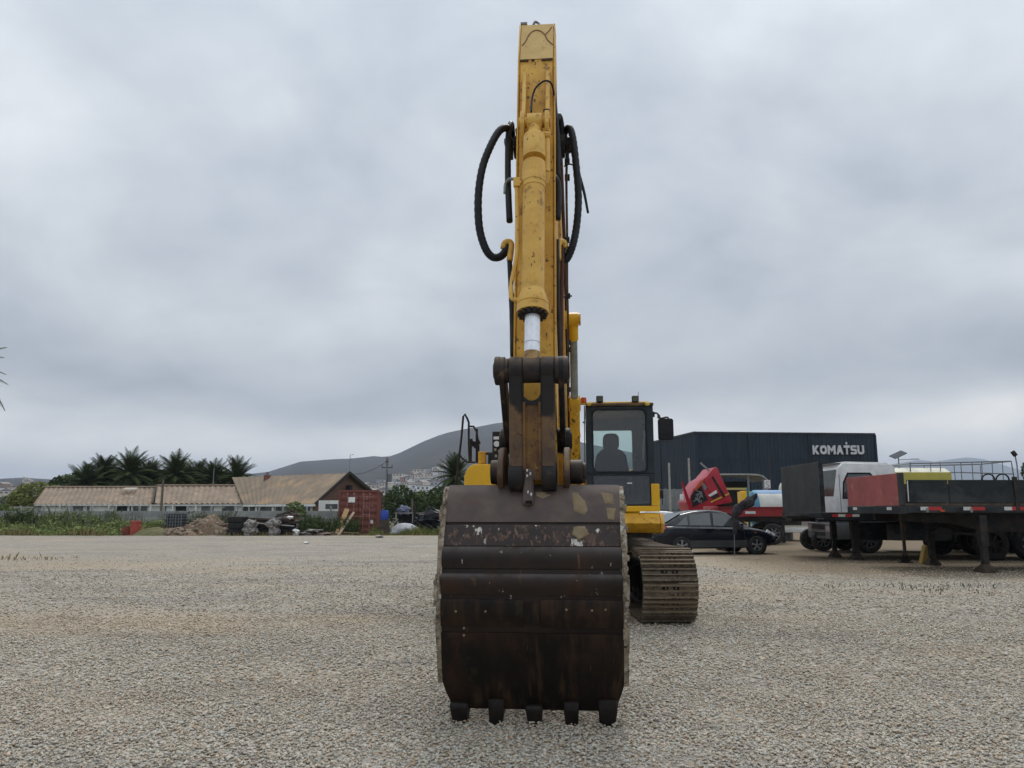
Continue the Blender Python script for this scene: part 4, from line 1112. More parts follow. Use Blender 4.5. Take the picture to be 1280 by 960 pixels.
for px, py in ((607, 764), (708, 762), (757, 762), (740, 763), (570, 764), (580, 785), (580, 794)):
    q = E(px, py, interp(shell, py) - .02); mb.cyl(q + Vector((0, .03, 0)), q - Vector((0, .012, 0)), .009, n=7)
each(mb, 'bolt', M_mud, bk)
# mud patches lying on the top plate
def patch(name, pxs, m, off=.019):
    pts = []
    for px, py in pxs:
        d = interp(shell, py) - off; q = E(px, py, d); pts.append(q)
    mb = MB(); mb.prism(pts, (0, .012, -.002)); return mb.build(name, m, bk)
mpatch = [[(667, 607), (689, 610), (682, 617), (690, 619), (678, 625), (668, 620)],
          [(712, 606), (722, 608), (722, 616), (733, 626), (736, 640), (731, 646), (717, 640), (714, 625)],
          [(724, 606), (768, 606), (770, 632), (757, 631), (751, 616), (740, 609)],
          [(757, 634), (770, 634), (768, 652), (759, 650)],
          [(716, 658), (731, 657), (738, 668), (724, 676), (714, 668)]]
for pp in mpatch:
    # finer outline following the curved plate: subdivide
    fine = []
    for (a, b), (c2, d2) in zip(pp, pp[1:] + pp[:1]):
        for k in range(4):
            t = k / 4; jx, jy = rng.uniform(-.7, .7), rng.uniform(-.5, .5)
            fine.append((a + (c2 - a) * t + jx, max(608.5, b + (d2 - b) * t + jy)))
    cxx = sum(p[0] for p in fine) / len(fine); cyy = sum(p[1] for p in fine) / len(fine)
    mb = MB(); vs = []
    rings = 5
    for k in range(rings + 1):
        f = 1 - k / rings
        for (x, y) in fine:
            x2 = cxx + (x - cxx) * f; y2 = cyy + (y - cyy) * f
            d = interp(shell, y2) - (.0165 + .006 * (1 if k else -1)); vs.append(E(x2, y2, d))
    n = len(fine)
    mb.add(vs, [(j * n + i, j * n + (i + 1) % n, (j + 1) * n + (i + 1) % n, (j + 1) * n + i) for j in range(rings) for i in range(n)])
    mb.build('mud_patch', M_mud, bk, angle=60)
# side plates with crusted edges
rb = random.Random(5)
for s in (-1, 1):
    pts = []
    tab = [p for p in shell if p[0] < 872]
    so2 = []
    for k in range(60):
        py = 608 + (856 - 608) * k / 59
        d = interp(shell, max(py, 608)) - .012 - rb.uniform(0, .006) - (.012 if 640 < py < 700 else 0)
        so2.append((yl(d), hz(py, d)))
    opening = [L2(6.42, .30), L2(6.62, .42), L2(6.85, .8), L2(7.0, 1.2), L2(7.05, 1.62)]
    poly = [L2(6.95, 1.68), L2(6.6, 1.775), L2(6.4, 1.79)] + so2 + opening
    mb = MB(); x0, x1 = sorted((s * (BW - .008), s * (BW + .032)))
    mb.prism_x(poly, x0, x1)
    sp_ = mb.build('side_wall', M_crust, bk)
    mb = MB()
    for k in range(34):  # lumps of dried mud and weld along the edge
        py = rb.uniform(612, 780); d = interp(shell, py) - .015
        q = Vector((s * (BW + rb.uniform(.0, .04)), yl(d) - rb.uniform(-.01, .02), hz(py, d)))
        r = rb.uniform(.008, .026); mb.blob(q, (r * .8, r, r * rb.uniform(.8, 2)), 6, 4, .3, k)
    mb.build('crust_lumps', M_crust, bk)['kind'] = 'stuff'
    mb = MB()
    for py0, py1, ww in ((655, 690, .028), (718, 756, .034), (770, 815, .026), (822, 850, .022)):
        pl = []
        for k in range(7):
            py = py0 + (py1 - py0) * k / 6; d = interp(shell, py) + .02 - .03 * math.sin(math.pi * k / 6); pl.append((yl(d), hz(py, d)))
        for k in range(6, -1, -1):
            py = py0 + (py1 - py0) * k / 6; d = interp(shell, py) + .16; pl.append((yl(d), hz(py, d)))
        mb.prism_x(pl, *sorted((s * (BW + .0325), s * (BW + ww + .012))))
    mb.build('side_shroud', M_crust if s > 0 else M_bucktop, bk, bevel=.008)
# teeth
for i in range(5):
    x = (-.56, -.275, .008, .288, .562)[i]; wd = (.070, .060, .064, .058, .072)[i]
    zt, zb = (.16, .19, .15, .18, .20)[i], 0.0
    mb = MB()
    vs = []
    for (d, z, k) in ((6.07, zt, 1.0), (6.055, .12, 1.0), (6.09, zb, .80), (6.17, zb - .004, .74), (6.27, .10, 1.0), (6.25, zt, 1.0)):
        sk = (.010, -.006, .008, .004, -.008)[i] * (1 - k) * 4; vs += [(x - wd * k + sk, yl(d), z), (x + wd * k + sk, yl(d), z + (.006 if k < 1 else 0) * (-1) ** i)]
    fs = [(2 * j, 2 * j + 1, (2 * j + 3) % 12, (2 * j + 2) % 12) for j in range(6)] + [tuple(range(0, 12, 2))[::-1], tuple(range(1, 12, 2))]
    mb.add(vs, fs)
    o = mb.build('tooth', M_tooth, bk, bevel=.010)
    mb = MB(); mb.cyl((x - wd - .006, yl(6.18), .14), (x + wd + .006, yl(6.18), .14), .02, n=10); mb.build('tooth_pin', M_tooth, bk)
# ears and lifting eye
for x in (-.285, .245):
    mb = MB()
    pl = [(yl(6.28), 1.74), (yl(6.18), hz(604, 6.18)), (yl(6.14), LB[1]), (yl(6.16), LB[1] + .09), (yl(6.22), LB[1] + .15), (yl(6.34), LB[1] + .24), (yl(6.5), LB[1] + .26), (yl(6.68), 2.06), (yl(6.76), 1.92), (yl(6.74), 1.74)]
    mb.prism_x(pl, x, x + .05); mb.build('ear', M_link, bk, bevel=.008)
mb = MB(); mb.cyl(*lat(.295, .40, 6.42, hz(590, 6.42)), .10, n=24); mb.cyl(*lat(.40, .43, 6.42, hz(590, 6.42)), .075, n=20); mb.box((.40, yl(6.40), hz(601, 6.4)), (.05, .06, .04))
mb.cyl(*lat(-.36, -.235, 6.42, hz(590, 6.42)), .10, n=24)
each(mb, 'bucket_pin', M_boss, bk, bevel=.006)
mb = MB()
mb.cyl(*lat(-.18, .18, 6.64, 1.92), .14, n=24); mb.build('arm_end_boss', M_black, arm)
mb = MB()
pl = []
for k in range(9): a = R(180 - 180 * k / 8); pl.append((yl(6.19) + .05 * math.cos(a), hz(586, 6.19) + .03 * math.sin(a)))
xx = E(661, 600, 6.2).x
pl = [(yl(6.27), 1.76), (yl(6.27), hz(587, 6.27)), (yl(6.23), hz(583, 6.23)), (yl(6.19), hz(583, 6.19)), (yl(6.155), hz(587, 6.155)), (yl(6.145), hz(600, 6.145)), (yl(6.11), hz(618, 6.11)), (yl(6.095), hz(631, 6.095)), (yl(6.16), hz(632, 6.16))]
mb.prism_x(pl, xx - .042, xx + .042); le = mb.build('lifting_eye', M_bucktop, bk, bevel=.014)
mb = MB(); q = E(661, 627.5, 6.083); mb.box((q.x, q.y + .012, q.z), (.05, .03, .022)); mb.build('eye_slot', M_hole, bk)
mb = MB()
for px, py in ((659, 588), (663, 592), (659, 595), (660, 615), (664, 618)):
    q = E(px, py, 6.135 if py < 600 else 6.11); mb.blob(q, (.008, .012, .014), 6, 4, .3, px)
each(mb, 'dropping', M_white, bk)
# --- hoses and pipes on the arm
def hose(name, pts, r, m=M_rubber, n=9, sm=6, par=None, ribs=False):
    mb = MB(); mb.tube([E(*p) for p in pts], r, n, sm, ribs); return mb.build(name, m, par or ex, angle=180 if not ribs else 60)
hose('hose', [(640, 168, 7.45), (634, 160, 7.25), (624, 164, 7.12), (613, 183, 7.02), (603, 210, 6.96), (598, 245, 6.9), (599, 283, 6.86), (606, 309, 6.85), (615, 321, 6.86), (625, 321, 6.88), (632, 314, 6.9), (635, 306, 6.92)], .037, ribs=True, sm=9)
hose('hose', [(700, 190, 7.6), (704, 170, 7.5), (711, 160, 7.4), (716, 172, 7.32), (720, 205, 7.25), (723, 245, 7.2), (721, 280, 7.15), (716, 306, 7.1), (709, 323, 7.1), (704, 323, 7.1), (702, 310, 7.12)], .036, ribs=True, sm=9)
hose('hose', [(641, 175, 7.5), (639, 155, 7.4), (636, 165, 7.25), (635, 185, 7.2), (635, 225, 7.05), (636, 255, 6.95), (637, 277, 6.9)], .031)
hose('hose', [(690, 223, 6.95), (695, 224, 6.92), (698, 234, 6.9), (698, 255, 6.85), (697, 274, 6.82)], .031)
hose('hose', [(688, 224, 6.9), (694, 222, 6.95), (699, 215, 7.2)], .016, M_greyrod)
hose('hose', [(643, 224, 6.9), (637, 224, 6.95), (632, 230, 7.0), (631, 242, 7.0)], .016, M_greyrod)
hose('hose', [(664, 140, 6.76), (665, 124, 6.86), (669, 111, 6.88), (677, 103, 6.9), (684, 101, 6.92), (690, 106, 6.95), (693, 122, 7.05), (695, 150, 7.1)], .0095)
hose('hose', [(692, 44, 7.36), (691, 60, 7.3), (690.5, 85, 7.26), (692, 120, 7.2), (695, 150, 7.15), (697, 185, 7.1), (698, 225, 7.0)], .024)
hose('hose', [(691, 56, 7.34), (692, 90, 7.3), (694, 130, 7.25), (697, 165, 7.2), (700, 205, 7.1)], .02)
hose('hose', [(696, 150, 7.3), (699, 145, 7.35), (702, 160, 7.4), (701, 185, 7.45)], .03)
hose('hose', [(701, 167, 7.4), (709, 172, 7.5), (715, 190, 7.5), (722, 212, 7.4), (730, 240, 7.35), (735, 266, 7.3)], [.013, .014, .016, .012])
hose('hose', [(705, 208, 7.3), (712, 205, 7.3), (719, 208, 7.3)], .008)
hose('pipe', [(709, 185, 7.6), (708, 230, 7.7), (709, 300, 8.3), (709, 350, 8.8), (710, 400, 9.3), (711, 478, 10.2)], .014, M_link, sm=3)
hose('pipe', [(638, 306, 6.92), (637, 318, 6.9), (637.5, 335, 6.86), (640, 390, 6.72), (641, 445, 6.60)], .024, M_chassis, sm=3)
hose('pipe', [(703, 306, 7.1), (703, 325, 7.05), (702, 380, 6.9), (701, 450, 6.72)], .02, mat('rust_brown_pipe', (.085, .035, .025), None, 9, .6), sm=3)
hose('pipe', [(697, 300, 6.95), (698, 380, 6.8), (700, 455, 6.65)], .018, M_chassis, sm=3)
hose('elbow_fitting', [(629, 311, 6.9), (631, 304, 6.9), (636, 302, 6.9), (639, 306, 6.9), (638, 318, 6.88), (637, 326, 6.87)], .03, M_yelcyl, sm=3)
hose('elbow_fitting', [(707, 310, 7.1), (705, 303, 7.1), (700, 303, 7.08), (698, 310, 7.06), (698, 325, 7.0)], .03, M_yelcyl, sm=3)
mb = MB()
for px, py, d in ((709, 202, 7.65), (709, 222, 7.75), (709, 300, 8.3), (710, 370, 9.0), (711, 437, 9.7), (711, 428, 9.7), (711, 487, 10.2), (640, 372, 6.75), (638, 310, 6.9)):
    mb.box(E(px, py, d), (.055, .05, .06))
mb.tube([E(704, 372, 8.9), E(706, 370, 9), E(715, 370, 9)], .012, 6)
each(mb, 'pipe_clamp', M_chassis, ex, bevel=.004)
mb = MB(); bp = (7.5, hz(183, 7.5))
for a, b, r in ((-.26, -.2, .12), (.2, .27, .13), (.27, .33, .085)): mb.cyl(*lat(a, b, *bp), r, n=24)
each(mb, 'arm_pivot_pin', M_black, ex, bevel=.008)
mb = MB(); mb.box(E(637, 190, 7.35), (.07, .1, .14)); mb.box(E(636, 178, 7.3), (.09, .08, .06)); mb.box(E(707, 178, 7.5), (.07, .08, .1)); mb.box(E(709, 195, 7.5), (.04, .05, .14)); mb.box(E(692, 137, 7.1), (.05, .05, .05)); mb.box(E(683, 138, 6.85), (.06, .03, .03))
each(mb, 'hose_coupling', M_black, ex, bevel=.008)
mb = MB(); mb.tube([E(667, 31, 7.4), E(669, 27.5, 7.42), E(673, 29, 7.42), E(674, 32, 7.4)], .014, 7, 3); mb.box(E(655, 30.5, 7.45), (.07, .05, .02)); mb.cyl(E(692, 40, 7.36), E(692, 50, 7.34), .02, n=8)
each(mb, 'grease_fitting', M_grey, arm)
# --- cab
cx0, cx1 = E(733.5, 560, 11.75).x, E(817.5, 560, 11.75).x
yF = E(775, 560, 11.75).y; yB = yF + 1.72
z0, z1 = hz(632, 11.75), hz(509, 11.75)
zm = hz(592.5, 11.75)
def cabx(px): return E(px, 560, 11.75).x
def ringy(mb, o, i, y, t): mb.ring([(x, y, z) for x, z in o], [(x, y, z) for x, z in i], (0, t, 0))
def ringx(mb, o, i, x, t): mb.ring([(x, y, z) for y, z in o], [(x, y, z) for y, z in i], (t, 0, 0))
cab = MB()
ou, iu = rect_like(cx0, cx1, zm, z1), rrect(cabx(741.5), cabx(808), zm + .03, hz(513, 11.75), .075)
ringy(cab, ou, iu, yF, .07)
ol, il = rect_like(cx0, cx1, z0, zm - .003), rrect(cabx(741.5), cabx(811), z0 + .025, zm - .03, .03)
ringy(cab, ol, il, yF, .07)
ringy(cab, rect_like(cx0, cx1, z0, z1), rrect(cx0 + .10, cx0 + .80, 2.24, z1 - .20, .03), yB - .06, .06)
for x in (cx0, cx1 - .05):
    ringx(cab, rect_like(yF + .071, yB - .061, z0, z1), rrect(yF + .2, yB - .2, 2.15, z1 - .14, .06), x, .05)
cab.bb(cx0, cx1, yF + .071, yB - .061, z0 + .0, z0 + .05)
cabo = cab.build('cab', M_cabpaint, ex, bevel=.006)
mb = MB(); mb.prism([(cx0 - .01, yF - .02, z1 + .004), (cx1 + .01, yF - .02, z1 + .004), (cx1 + .01, yB + .02, z1 + .004), (cx0 - .01, yB + .02, z1 + .004)], (0, 0, .05)); mb.build('roof', mat('rusty_roof_edge', (.05, .03, .025), (.16, .1, .04), 7, .6), cabo, bevel=.012)
mb = MB(); mb.bb(cx0 + .05, cx1 - .05, yF + .07, yB - .1, z1 + .056, z1 + .085); mb.build('roof_top', M_yelnew, cabo, bevel=.01)
for sx, px in ((0, 736), (1, 809)):
    mb = MB(); q = E(px, 505, 11.72); mb.box(q, (.07, .08, .055)); mb.build('corner_cap', mat('pale_yellow_cap', (.62, .48, .10), None, 8, .5), cabo, bevel=.015)
mb = MB(); mb.add([(x, yF + .03, z) for x, z in iu], [tuple(range(len(iu)))]); mb.build('front_window', M_glass, cabo)
mb = MB(); mb.add([(x, yF + .03, z) for x, z in il], [tuple(range(len(il)))]); mb.build('lower_window', M_glass, cabo)
q = rrect(cx0 + .10, cx0 + .80, 2.24, z1 - .20, .03); mb = MB(); mb.add([(x, yB - .03, z) for x, z in q], [tuple(range(len(q)))]); mb.build('rear_window', M_glass, cabo)
q = rrect(yF + .2, yB - .2, 2.15, z1 - .14, .06)
for x in (cx0 + .025, cx1 - .025):
    mb = MB(); mb.add([(x, y, z) for y, z in q], [tuple(range(len(q)))]); mb.build('side_window', M_glass, cabo)
mb = MB(); ringy(mb, rrect(cabx(740), cabx(809.5), zm + .018, hz(511.6, 11.75), .085), rrect(cabx(742), cabx(807.4), zm + .036, hz(513.5, 11.75), .07), yF - .008, .02); mb.build('window_seal', M_rubber, cabo)
xc = E(764, 560, 12.9).x; ys = yF + 1.15
mb = MB(); mb.prism_y([(xc - .27, 1.75), (xc + .27, 1.75), (xc + .29, 2.25), (xc + .25, 2.5), (xc + .15, 2.60), (xc - .15, 2.60), (xc - .25, 2.5), (xc - .29, 2.25)], ys, ys + .14); mb.bb(xc - .26, xc + .26, ys - .5, ys, 1.95, 2.1)
st = mb.build('seat', M_seat, cabo, bevel=.05)
mb = MB(); mb.prism_y(rrect(xc - .135, xc + .135, 2.57, 2.86, .09), ys + .01, ys + .12); mb.build('headrest', M_seat, cabo, bevel=.03)
mb = MB(); mb.bb(xc - .42, xc - .3, ys - .55, ys, 1.7, 2.2); mb.bb(xc + .3, xc + .44, ys - .55, ys, 1.7, 2.22); mb.cyl((xc - .36, ys - .45, 2.2), (xc - .36, ys - .47, 2.4), .02, n=8); mb.cyl((xc + .37, ys - .45, 2.2), (xc + .37, ys - .47, 2.42), .02, n=8); mb.bb(cx1 - .28, cx1 - .12, yF + .2, yF + .36, 1.72, 2.35)
each(mb, 'console', M_seat, cabo, bevel=.015)
mb = MB(); mb.tube([E(741, 543, 11.9), E(741, 575, 11.9)], .014, 6); mb.tube([E(806, 538, 12.0), E(803, 585, 12.0)], .014, 6); each(mb, 'grab_bar', M_grey, cabo)
mb = MB(); q = E(787, 604, 11.73); mb.box(q, (.075, .006, .018)); mb.build('window_sticker', M_white, cabo)
for px, lens in ((749.5, M_lampglass), (794, M_lampglass)):
    mb = MB(); q = E(px, 499, 11.8); mb.box(q, (.105, .09, .10)); mb.box((q.x, q.y, q.z - .06), (.03, .03, .05)); o = mb.build('work_light', M_black, cabo, bevel=.012)
    mb = MB(); mb.box((q.x, q.y - .047, q.z), (.082, .008, .078)); mb.build('lens', lens, cabo)
mb = MB(); q = E(729.5, 500.5, 11.9); mb.cyl((q.x, q.y, q.z - .04), (q.x, q.y, q.z + .045), .05, .044, n=16); bk2 = mb.build('beacon', M_lamp_or, cabo, bevel=.008)
mb = MB(); mb.box((q.x + .02, q.y, q.z - .055), (.14, .1, .02)); mb.build('beacon_bracket', M_yeldirty, cabo)
mb = MB(); mb.tube([E(797.5, 508, 12.2), E(798, 490, 12.2)], .005, 5); mb.tube([E(730.5, 507, 11.9), E(731, 580, 11.9), E(731.5, 605, 11.9)], .009, 5); mb.cyl(E(730, 527, 11.9), E(730, 529, 11.9), .02, n=8)
each(mb, 'antenna', M_grey, cabo)
mb = MB(); mb.tube([E(816, 517, 11.85), E(821, 516.5, 11.8), E(824, 520, 11.75), E(826, 523, 11.72), E(834, 521.5, 11.7), E(836, 525, 11.7)], .014, 7, 3)
mb.tube([E(824.5, 522, 11.75), E(825, 550, 11.75), E(827.5, 600, 11.75), E(828, 631, 11.75)], .007, 6)
mb.box(E(827, 618, 11.75), (.05, .04, .12)); mb.box(E(816, 518, 11.85), (.05, .05, .08)); mb.box(E(823.5, 521, 11.75), (.04, .04, .05))
mb.build('mirror_arm', M_chassis, cabo)
mb = MB(); q = E(832.5, 536.5, 11.7); mb.prism([(q.x + x, q.y, q.z + z) for x, z in rrect(-.115, .115, -.165, .165, .035)], (0, .08, 0)); mb.build('mirror', M_rubber, cabo, bevel=.02)

# ------------------------------------------------------------------ dark warehouse and its sign
M_clad = mat('dark_blue_cladding', (0.024, 0.036, 0.052), (0.032, 0.046, 0.062), 0.5, 0.5, stretch=(1.6, 1.6, 0.25), spots=[((0.045, 0.052, 0.06), 1.1, 0.62, 0.08, (1.5, 1.5, 0.12))])
def warehouse():
    D = 75.0
    a = P(868, 541, D); b = P(1093, 543, D)
    zt = a.z; xl, xr = a.x, b.x
    root = thing('warehouse', 'large dark blue warehouse of ribbed metal cladding behind the yard', 'building', ((xl + xr) / 2, D, 0))
    ox = (xl + xr) / 2
    def ribbed(p0, p1, z_of, pitch=.36):
        p0 = Vector(p0); p1 = Vector(p1); ln = (p1 - p0).length; t = (p1 - p0).normalized(); n = Vector((t.y, -t.x, 0))
        mb = MB(); k = int(ln / pitch); pr = []
        for i in range(k):
            for q, o in ((0, 0), (.55, 0), (.66, .045), (.89, .045)): pr.append((min(ln, (i + q) * pitch), o))
        pr.append((ln, 0))
        vs = []
        for s, o in pr:
            p = p0 + t * s + n * o; vs += [(p.x, p.y, -.1), (p.x, p.y, z_of(s / ln))]
        mb.add(vs, [(2 * i, 2 * i + 2, 2 * i + 3, 2 * i + 1) for i in range(len(pr) - 1)]); return mb
    fl, fr = Vector((xl - ox, 0, 0)), Vector((xr - ox, 0, 0))
    bl, br = Vector((xl - ox - 3.2, 17, 0)), Vector((xr - ox + 1.5, 17, 0))
    ribbed(fl, fr, lambda t: zt + (b.z - zt) * t).build('front_wall', M_clad, root, flat=True, recalc=False)
    ribbed(bl, fl, lambda t: zt).build('side_wall', M_clad, root, flat=True, recalc=False)
    ribbed(fr, br, lambda t: zt).build('side_wall', M_clad, root, flat=True, recalc=False)
    ribbed(br, bl, lambda t: zt).build('rear_wall', M_clad, root, flat=True, recalc=False)
    mb = MB(); mb.prism([(fl.x + .1, .1, zt - .25), (fr.x - .1, .1, zt - .25), (br.x - .1, 16.9, zt - .25), (bl.x + .1, 16.9, zt - .25)], (0, 0, .1)); mb.build('roof', M_grey, root)
    mb = MB(); mb.beam(fl + Vector((-.05, -.04, zt + .04)), fr + Vector((.05, -.04, b.z + .04)), .14, .16); mb.beam(fl + Vector((-.05, -.04, zt + .04)), bl + Vector((-.05, 0, zt + .04)), .14, .16); each(mb, 'roof_flashing', mat('flashing', (.05, .06, .07), None, 3, .4), root)
    mb = MB()
    for zz in (zt * .36, zt * .70): mb.bb(fl.x + .1, fr.x - .1, -.075, -.047, zz, zz + .05)
    each(mb, 'sheet_lap', mat('lap_trim', (.030, .042, .056), None, 3, .5), root)  # lap strips in much the same tone as the cladding
    mb = MB()
    for f in (.30, .63): mb.cyl((fl.x + (fr.x - fl.x) * f, -.13, 0), (fl.x + (fr.x - fl.x) * f, -.13, zt - .1), .07, n=8)
    each(mb, 'downpipe', M_clad, root)
    mb = MB(); mb.beam(fr + Vector((.03, -.06, -.1)), fr + Vector((.03, -.06, b.z - .05)), .16, .12); mb.build('corner_trim', M_clad, root)
warehouse()
def letters():
    D = 74.9
    x0, x1 = P(1015, 560, D).x, P(1080, 560, D).x
    zb, zt = hz(568, D), hz(556.8, D)
    root = thing('wall_sign', 'silver block letters reading KOMATSU on the dark blue warehouse wall', 'sign', ((x0 + x1) / 2, D, zb))
    W = x1 - x0; H = zt - zb; u = W / 7.35
    G_ = {
        'K': [[(0, 0), (.28, 0), (.28, .36), (.62, 0), (1, 0), (.50, .52), (.98, 1), (.62, 1), (.28, .64), (.28, 1), (0, 1)]],
        'M': [[(0, 0), (.26, 0), (.26, .58), (.5, .22), (.74, .58), (.74, 0), (1, 0), (1, 1), (.78, 1), (.5, .6), (.22, 1), (0, 1)]],
        'A': [[(0, 0), (.30, 0), (.38, .22), (.62, .22), (.70, 0), (1, 0), (.64, 1), (.36, 1)]],
        'T': [[(.36, 0), (.64, 0), (.64, .72), (.98, .72), (.98, 1), (.02, 1), (.02, .72), (.36, .72)], [(.38, 1.1), (.62, 1.1), (.62, 1.36), (.38, 1.36)]],
        'S': [[(.02, 0), (.82, 0), (.98, .14), (.98, .46), (.82, .62), (.32, .62), (.32, .76), (.95, .76), (.95, 1), (.18, 1), (.02, .86), (.02, .54), (.18, .38), (.68, .38), (.68, .24), (.02, .24)]],
        'U': [[(.22, 0), (.78, 0), (1, .22), (1, 1), (.72, 1), (.72, .26), (.28, .26), (.28, 1), (0, 1), (0, .22)]]}
    x = -W / 2
    for ch, wd in zip('KOMATSU', (1.02, 1.05, 1.2, 1.05, .9, .98, 1.0)):
        mb = MB(); lw = wd * u * .93
        if ch == 'O':
            n = 20; o = []; i_ = []
            for k in range(n):
                a = 2 * math.pi * k / n; c, s_ = math.cos(a), math.sin(a)
                f = lambda v, e: math.copysign(abs(v) ** e, v)
                o.append((x + lw * (.5 + .5 * f(c, .75)), 0, H * (.5 + .5 * f(s_, .75)))); i_.append((x + lw * (.5 + .22 * f(c, .75)), 0, H * (.5 + .22 * f(s_, .75))))
            mb.ring(o, i_, (0, -.16, 0))
        else:
            for pl in G_[ch]: mb.prism([(x + lw * px, 0, H * pz) for px, pz in pl], (0, -.16, 0))
        mb.build('letter', M_silver, root, angle=20)
        x += wd * u * W / (u * 7.2)  * 1.0
letters()

# ------------------------------------------------------------------ small site furniture near the warehouse
def site_bits():
    D = 62
    root = thing('lean_to_shelter', 'grey roofed open shelter in front of the dark warehouse', 'shelter', at(925, D))
    def rl(px, py, d): q = P(px, py, d); return Vector((q.x - root.location.x, q.y - root.location.y, q.z))
    mb = MB(); pr = [(rl(893, 591.5, D), 0)]
    a, b = rl(886, 592, D), rl(958, 592, D)
    roof = []
    for t, dz in ((0, 0), (.7, 0), (.86, -.05), (.94, -.2), (1, -.45)): roof.append((a.x + (b.x - a.x) * t, a.z + dz))
    roof2 = [(x, z - .12) for x, z in roof][::-1]
    mb.prism_y(roof + roof2, -.2, 4); mb.build('roof', mat('zinc_roof', (.36, .37, .36), (.28, .29, .29), 2, .5), root)
    mb = MB()
    for px in (889, 935.5, 954): q = rl(px, 600, D); mb.bb(q.x - .07, q.x + .07, -.02, .12, 0, a.z - .12)
    each(mb, 'post', M_grey, root)
    mb = MB(); q = rl(904, 611, D - .2); q2 = rl(935, 611, D - .2); mb.beam(q, q2, .08, .16); mb.build('yellow_rail', mat('dull_yellow', (.5, .42, .16), None, 4, .6), root)
    mb = MB(); mb.bb(a.x, b.x - .5, 3.6, 3.7, 0, a.z - .5); mb.build('interior_shade_panel', M_black, root)  # black panel stands in for the shade inside the shelter
    D = 54
    c = at(928.5, D); root = thing('yellow_generator', 'yellow machine casing under the grey shelter roof', 'machine', c)
    z = hz(614.5, D); mb = MB(); mb.bb(-.42, .42, 0, 1.0, .5, z); mb.bb(-.3, .2, .1, .8, z, z + .06); mb.build('casing', M_yelnew, root, bevel=.04)
    mb = MB(); mb.bb(-.4, .4, .05, .95, 0, .5); mb.build('base', M_chassis, root); mb = MB()
    for i in range(4): mb.bb(-.3, .3, -.02, .02, .8 + i * .2, .9 + i * .2)
    each(mb, 'grille', M_chassis, root)
    D = 50
    c = at(953.5, D); root = thing('notice_board', 'small white notice board with a dark squiggle on a thin post', 'sign', c)
    mb = MB(); mb.bb(-.03, .03, 0, .06, 0, hz(617, D)); each(mb, 'post', M_grey, root)
    mb = MB(); mb.bb(-.19, .19, -.03, 0, hz(610.5, D), hz(600, D)); mb.build('board', M_white, root)
    mb = MB(); zz = hz(605.5, D); mb.tube([(.09, -.035, zz + .16), (-.02, -.035, zz + .2), (-.09, -.035, zz + .1), (.0, -.035, zz), (.09, -.035, zz - .1), (.0, -.035, zz - .2), (-.1, -.035, zz - .15)], .018, 5, 3); mb.build('squiggle', M_grey, root)
    mb = MB(); mb.bb(-.19, .02, -.03, 0, hz(617, D), hz(612, D)); mb.build('lower_board', M_white, root)
    mb = MB(); mb.bb(.022, .19, -.03, 0, hz(617, D), hz(612, D)); mb.build('red_board', mat('red_board', (.4, .05, .05), None, 4, .5), root)
    # fence of grey panels with wire-mesh tanks look
    D = 57
    p0, p1 = P(800, 612, D), P(864, 612, D)
    root = thing('panel_fence', 'grey panel fence behind the parked red car and below two pale posts', 'fence', (p0.x, D, 0))
    n = 6; wd = (p1.x - p0.x) / n; z = hz(611, D)
    mp = mat('fence_panel_grey', (.22, .24, .24), (.17, .185, .19), 1.5, .7)
    for i in range(n):
        for k in range(2):
            mb = MB(); mb.bb(i * wd + .04, (i + 1) * wd - .04, -.02, .02, .05 + k * z / 2, (k + 1) * z / 2 - .03); mb.build('panel', mp, root)
    for i in range(n + 1):
        mb = MB(); mb.bb(i * wd - .035, i * wd + .035, -.04, .04, 0, z + .05); each(mb, 'post', M_grey, root)
    D = 55
    M_pale = mat('pale_post_concrete', (.36, .35, .31), (.28, .27, .24), 3, .8)
    for px, py, lb in ((833.5, 579, 'shorter of two pale posts in front of the dark warehouse'), (858, 573, 'taller pale post behind the tilted red cab')):
        c = at(px, D); root = thing('pale_post', lb, 'post', c, group='pale posts before the warehouse')
        mb = MB(); z = hz(py, D); mb.lathe([(.08, 0), (.075, z), (.05, z + .02)], (0, 0, 0), (0, 0, 1), 10); mb.build('shaft', M_pale, root)
        mb = MB(); mb.bb(-.15, .15, -.15, .15, 0, .08); mb.build('footing', M_pale, root)
    D = 70
    c = at(1117, D); root = thing('solar_lamp', 'solar street lamp with a tilted panel beyond the trailers', 'street lamp', c)
    z = hz(570, D); mb = MB(); mb.cyl((0, 0, 0), (0, 0, z), .07, .05, 8); mb.tube([(0, 0, z - .35), (1.2, 0, z - .3)], .03, 6); mb.build('pole', M_grey, root)
    mb = MB(); mb.box((0, 0, z + .12), (1.25, .9, .05), Matrix.Rotation(R(-24), 3, 'Y') @ Matrix.Rotation(R(22), 3, 'X')); mb.build('solar_panel', mat('solar_cells', (.07, .08, .10), None, 3, .7, spec=.1), root)
    mb = MB(); mb.box((1.5, 0, z - .28), (.7, .22, .07)); mb.build('lamp_head', M_grey, root, bevel=.02)
    D = 27
    a = P(1268.5, 566, D); b = P(1276.5, 650, D)
    root = thing('flood_lamp_pole', 'thin pale leaning lamp pole at the right end of the black trailer side', 'lamp pole', (b.x + .05, D, 0))
    f = lambda p: Vector((p.x - b.x - .05, 0, p.z))
    mb = MB(); mb.tube([(0.02, 0, 0), f(b), f(P(1275.5, 622, D))], .035, 8); mb.build('lower_pole', M_white, root)
    mb = MB(); mb.tube([f(P(1275.5, 622, D)), f(P(1271, 580, D)), f(P(1269, 570, D))], .022, 7); mb.build('pole', M_grey, root)
    mb = MB(); mb.box(f(P(1267.5, 567, D)), (.13, .1, .2), Matrix.Rotation(R(-35), 3, 'Y')); mb.build('lamp_head', M_chassis, root, bevel=.02)
site_bits()

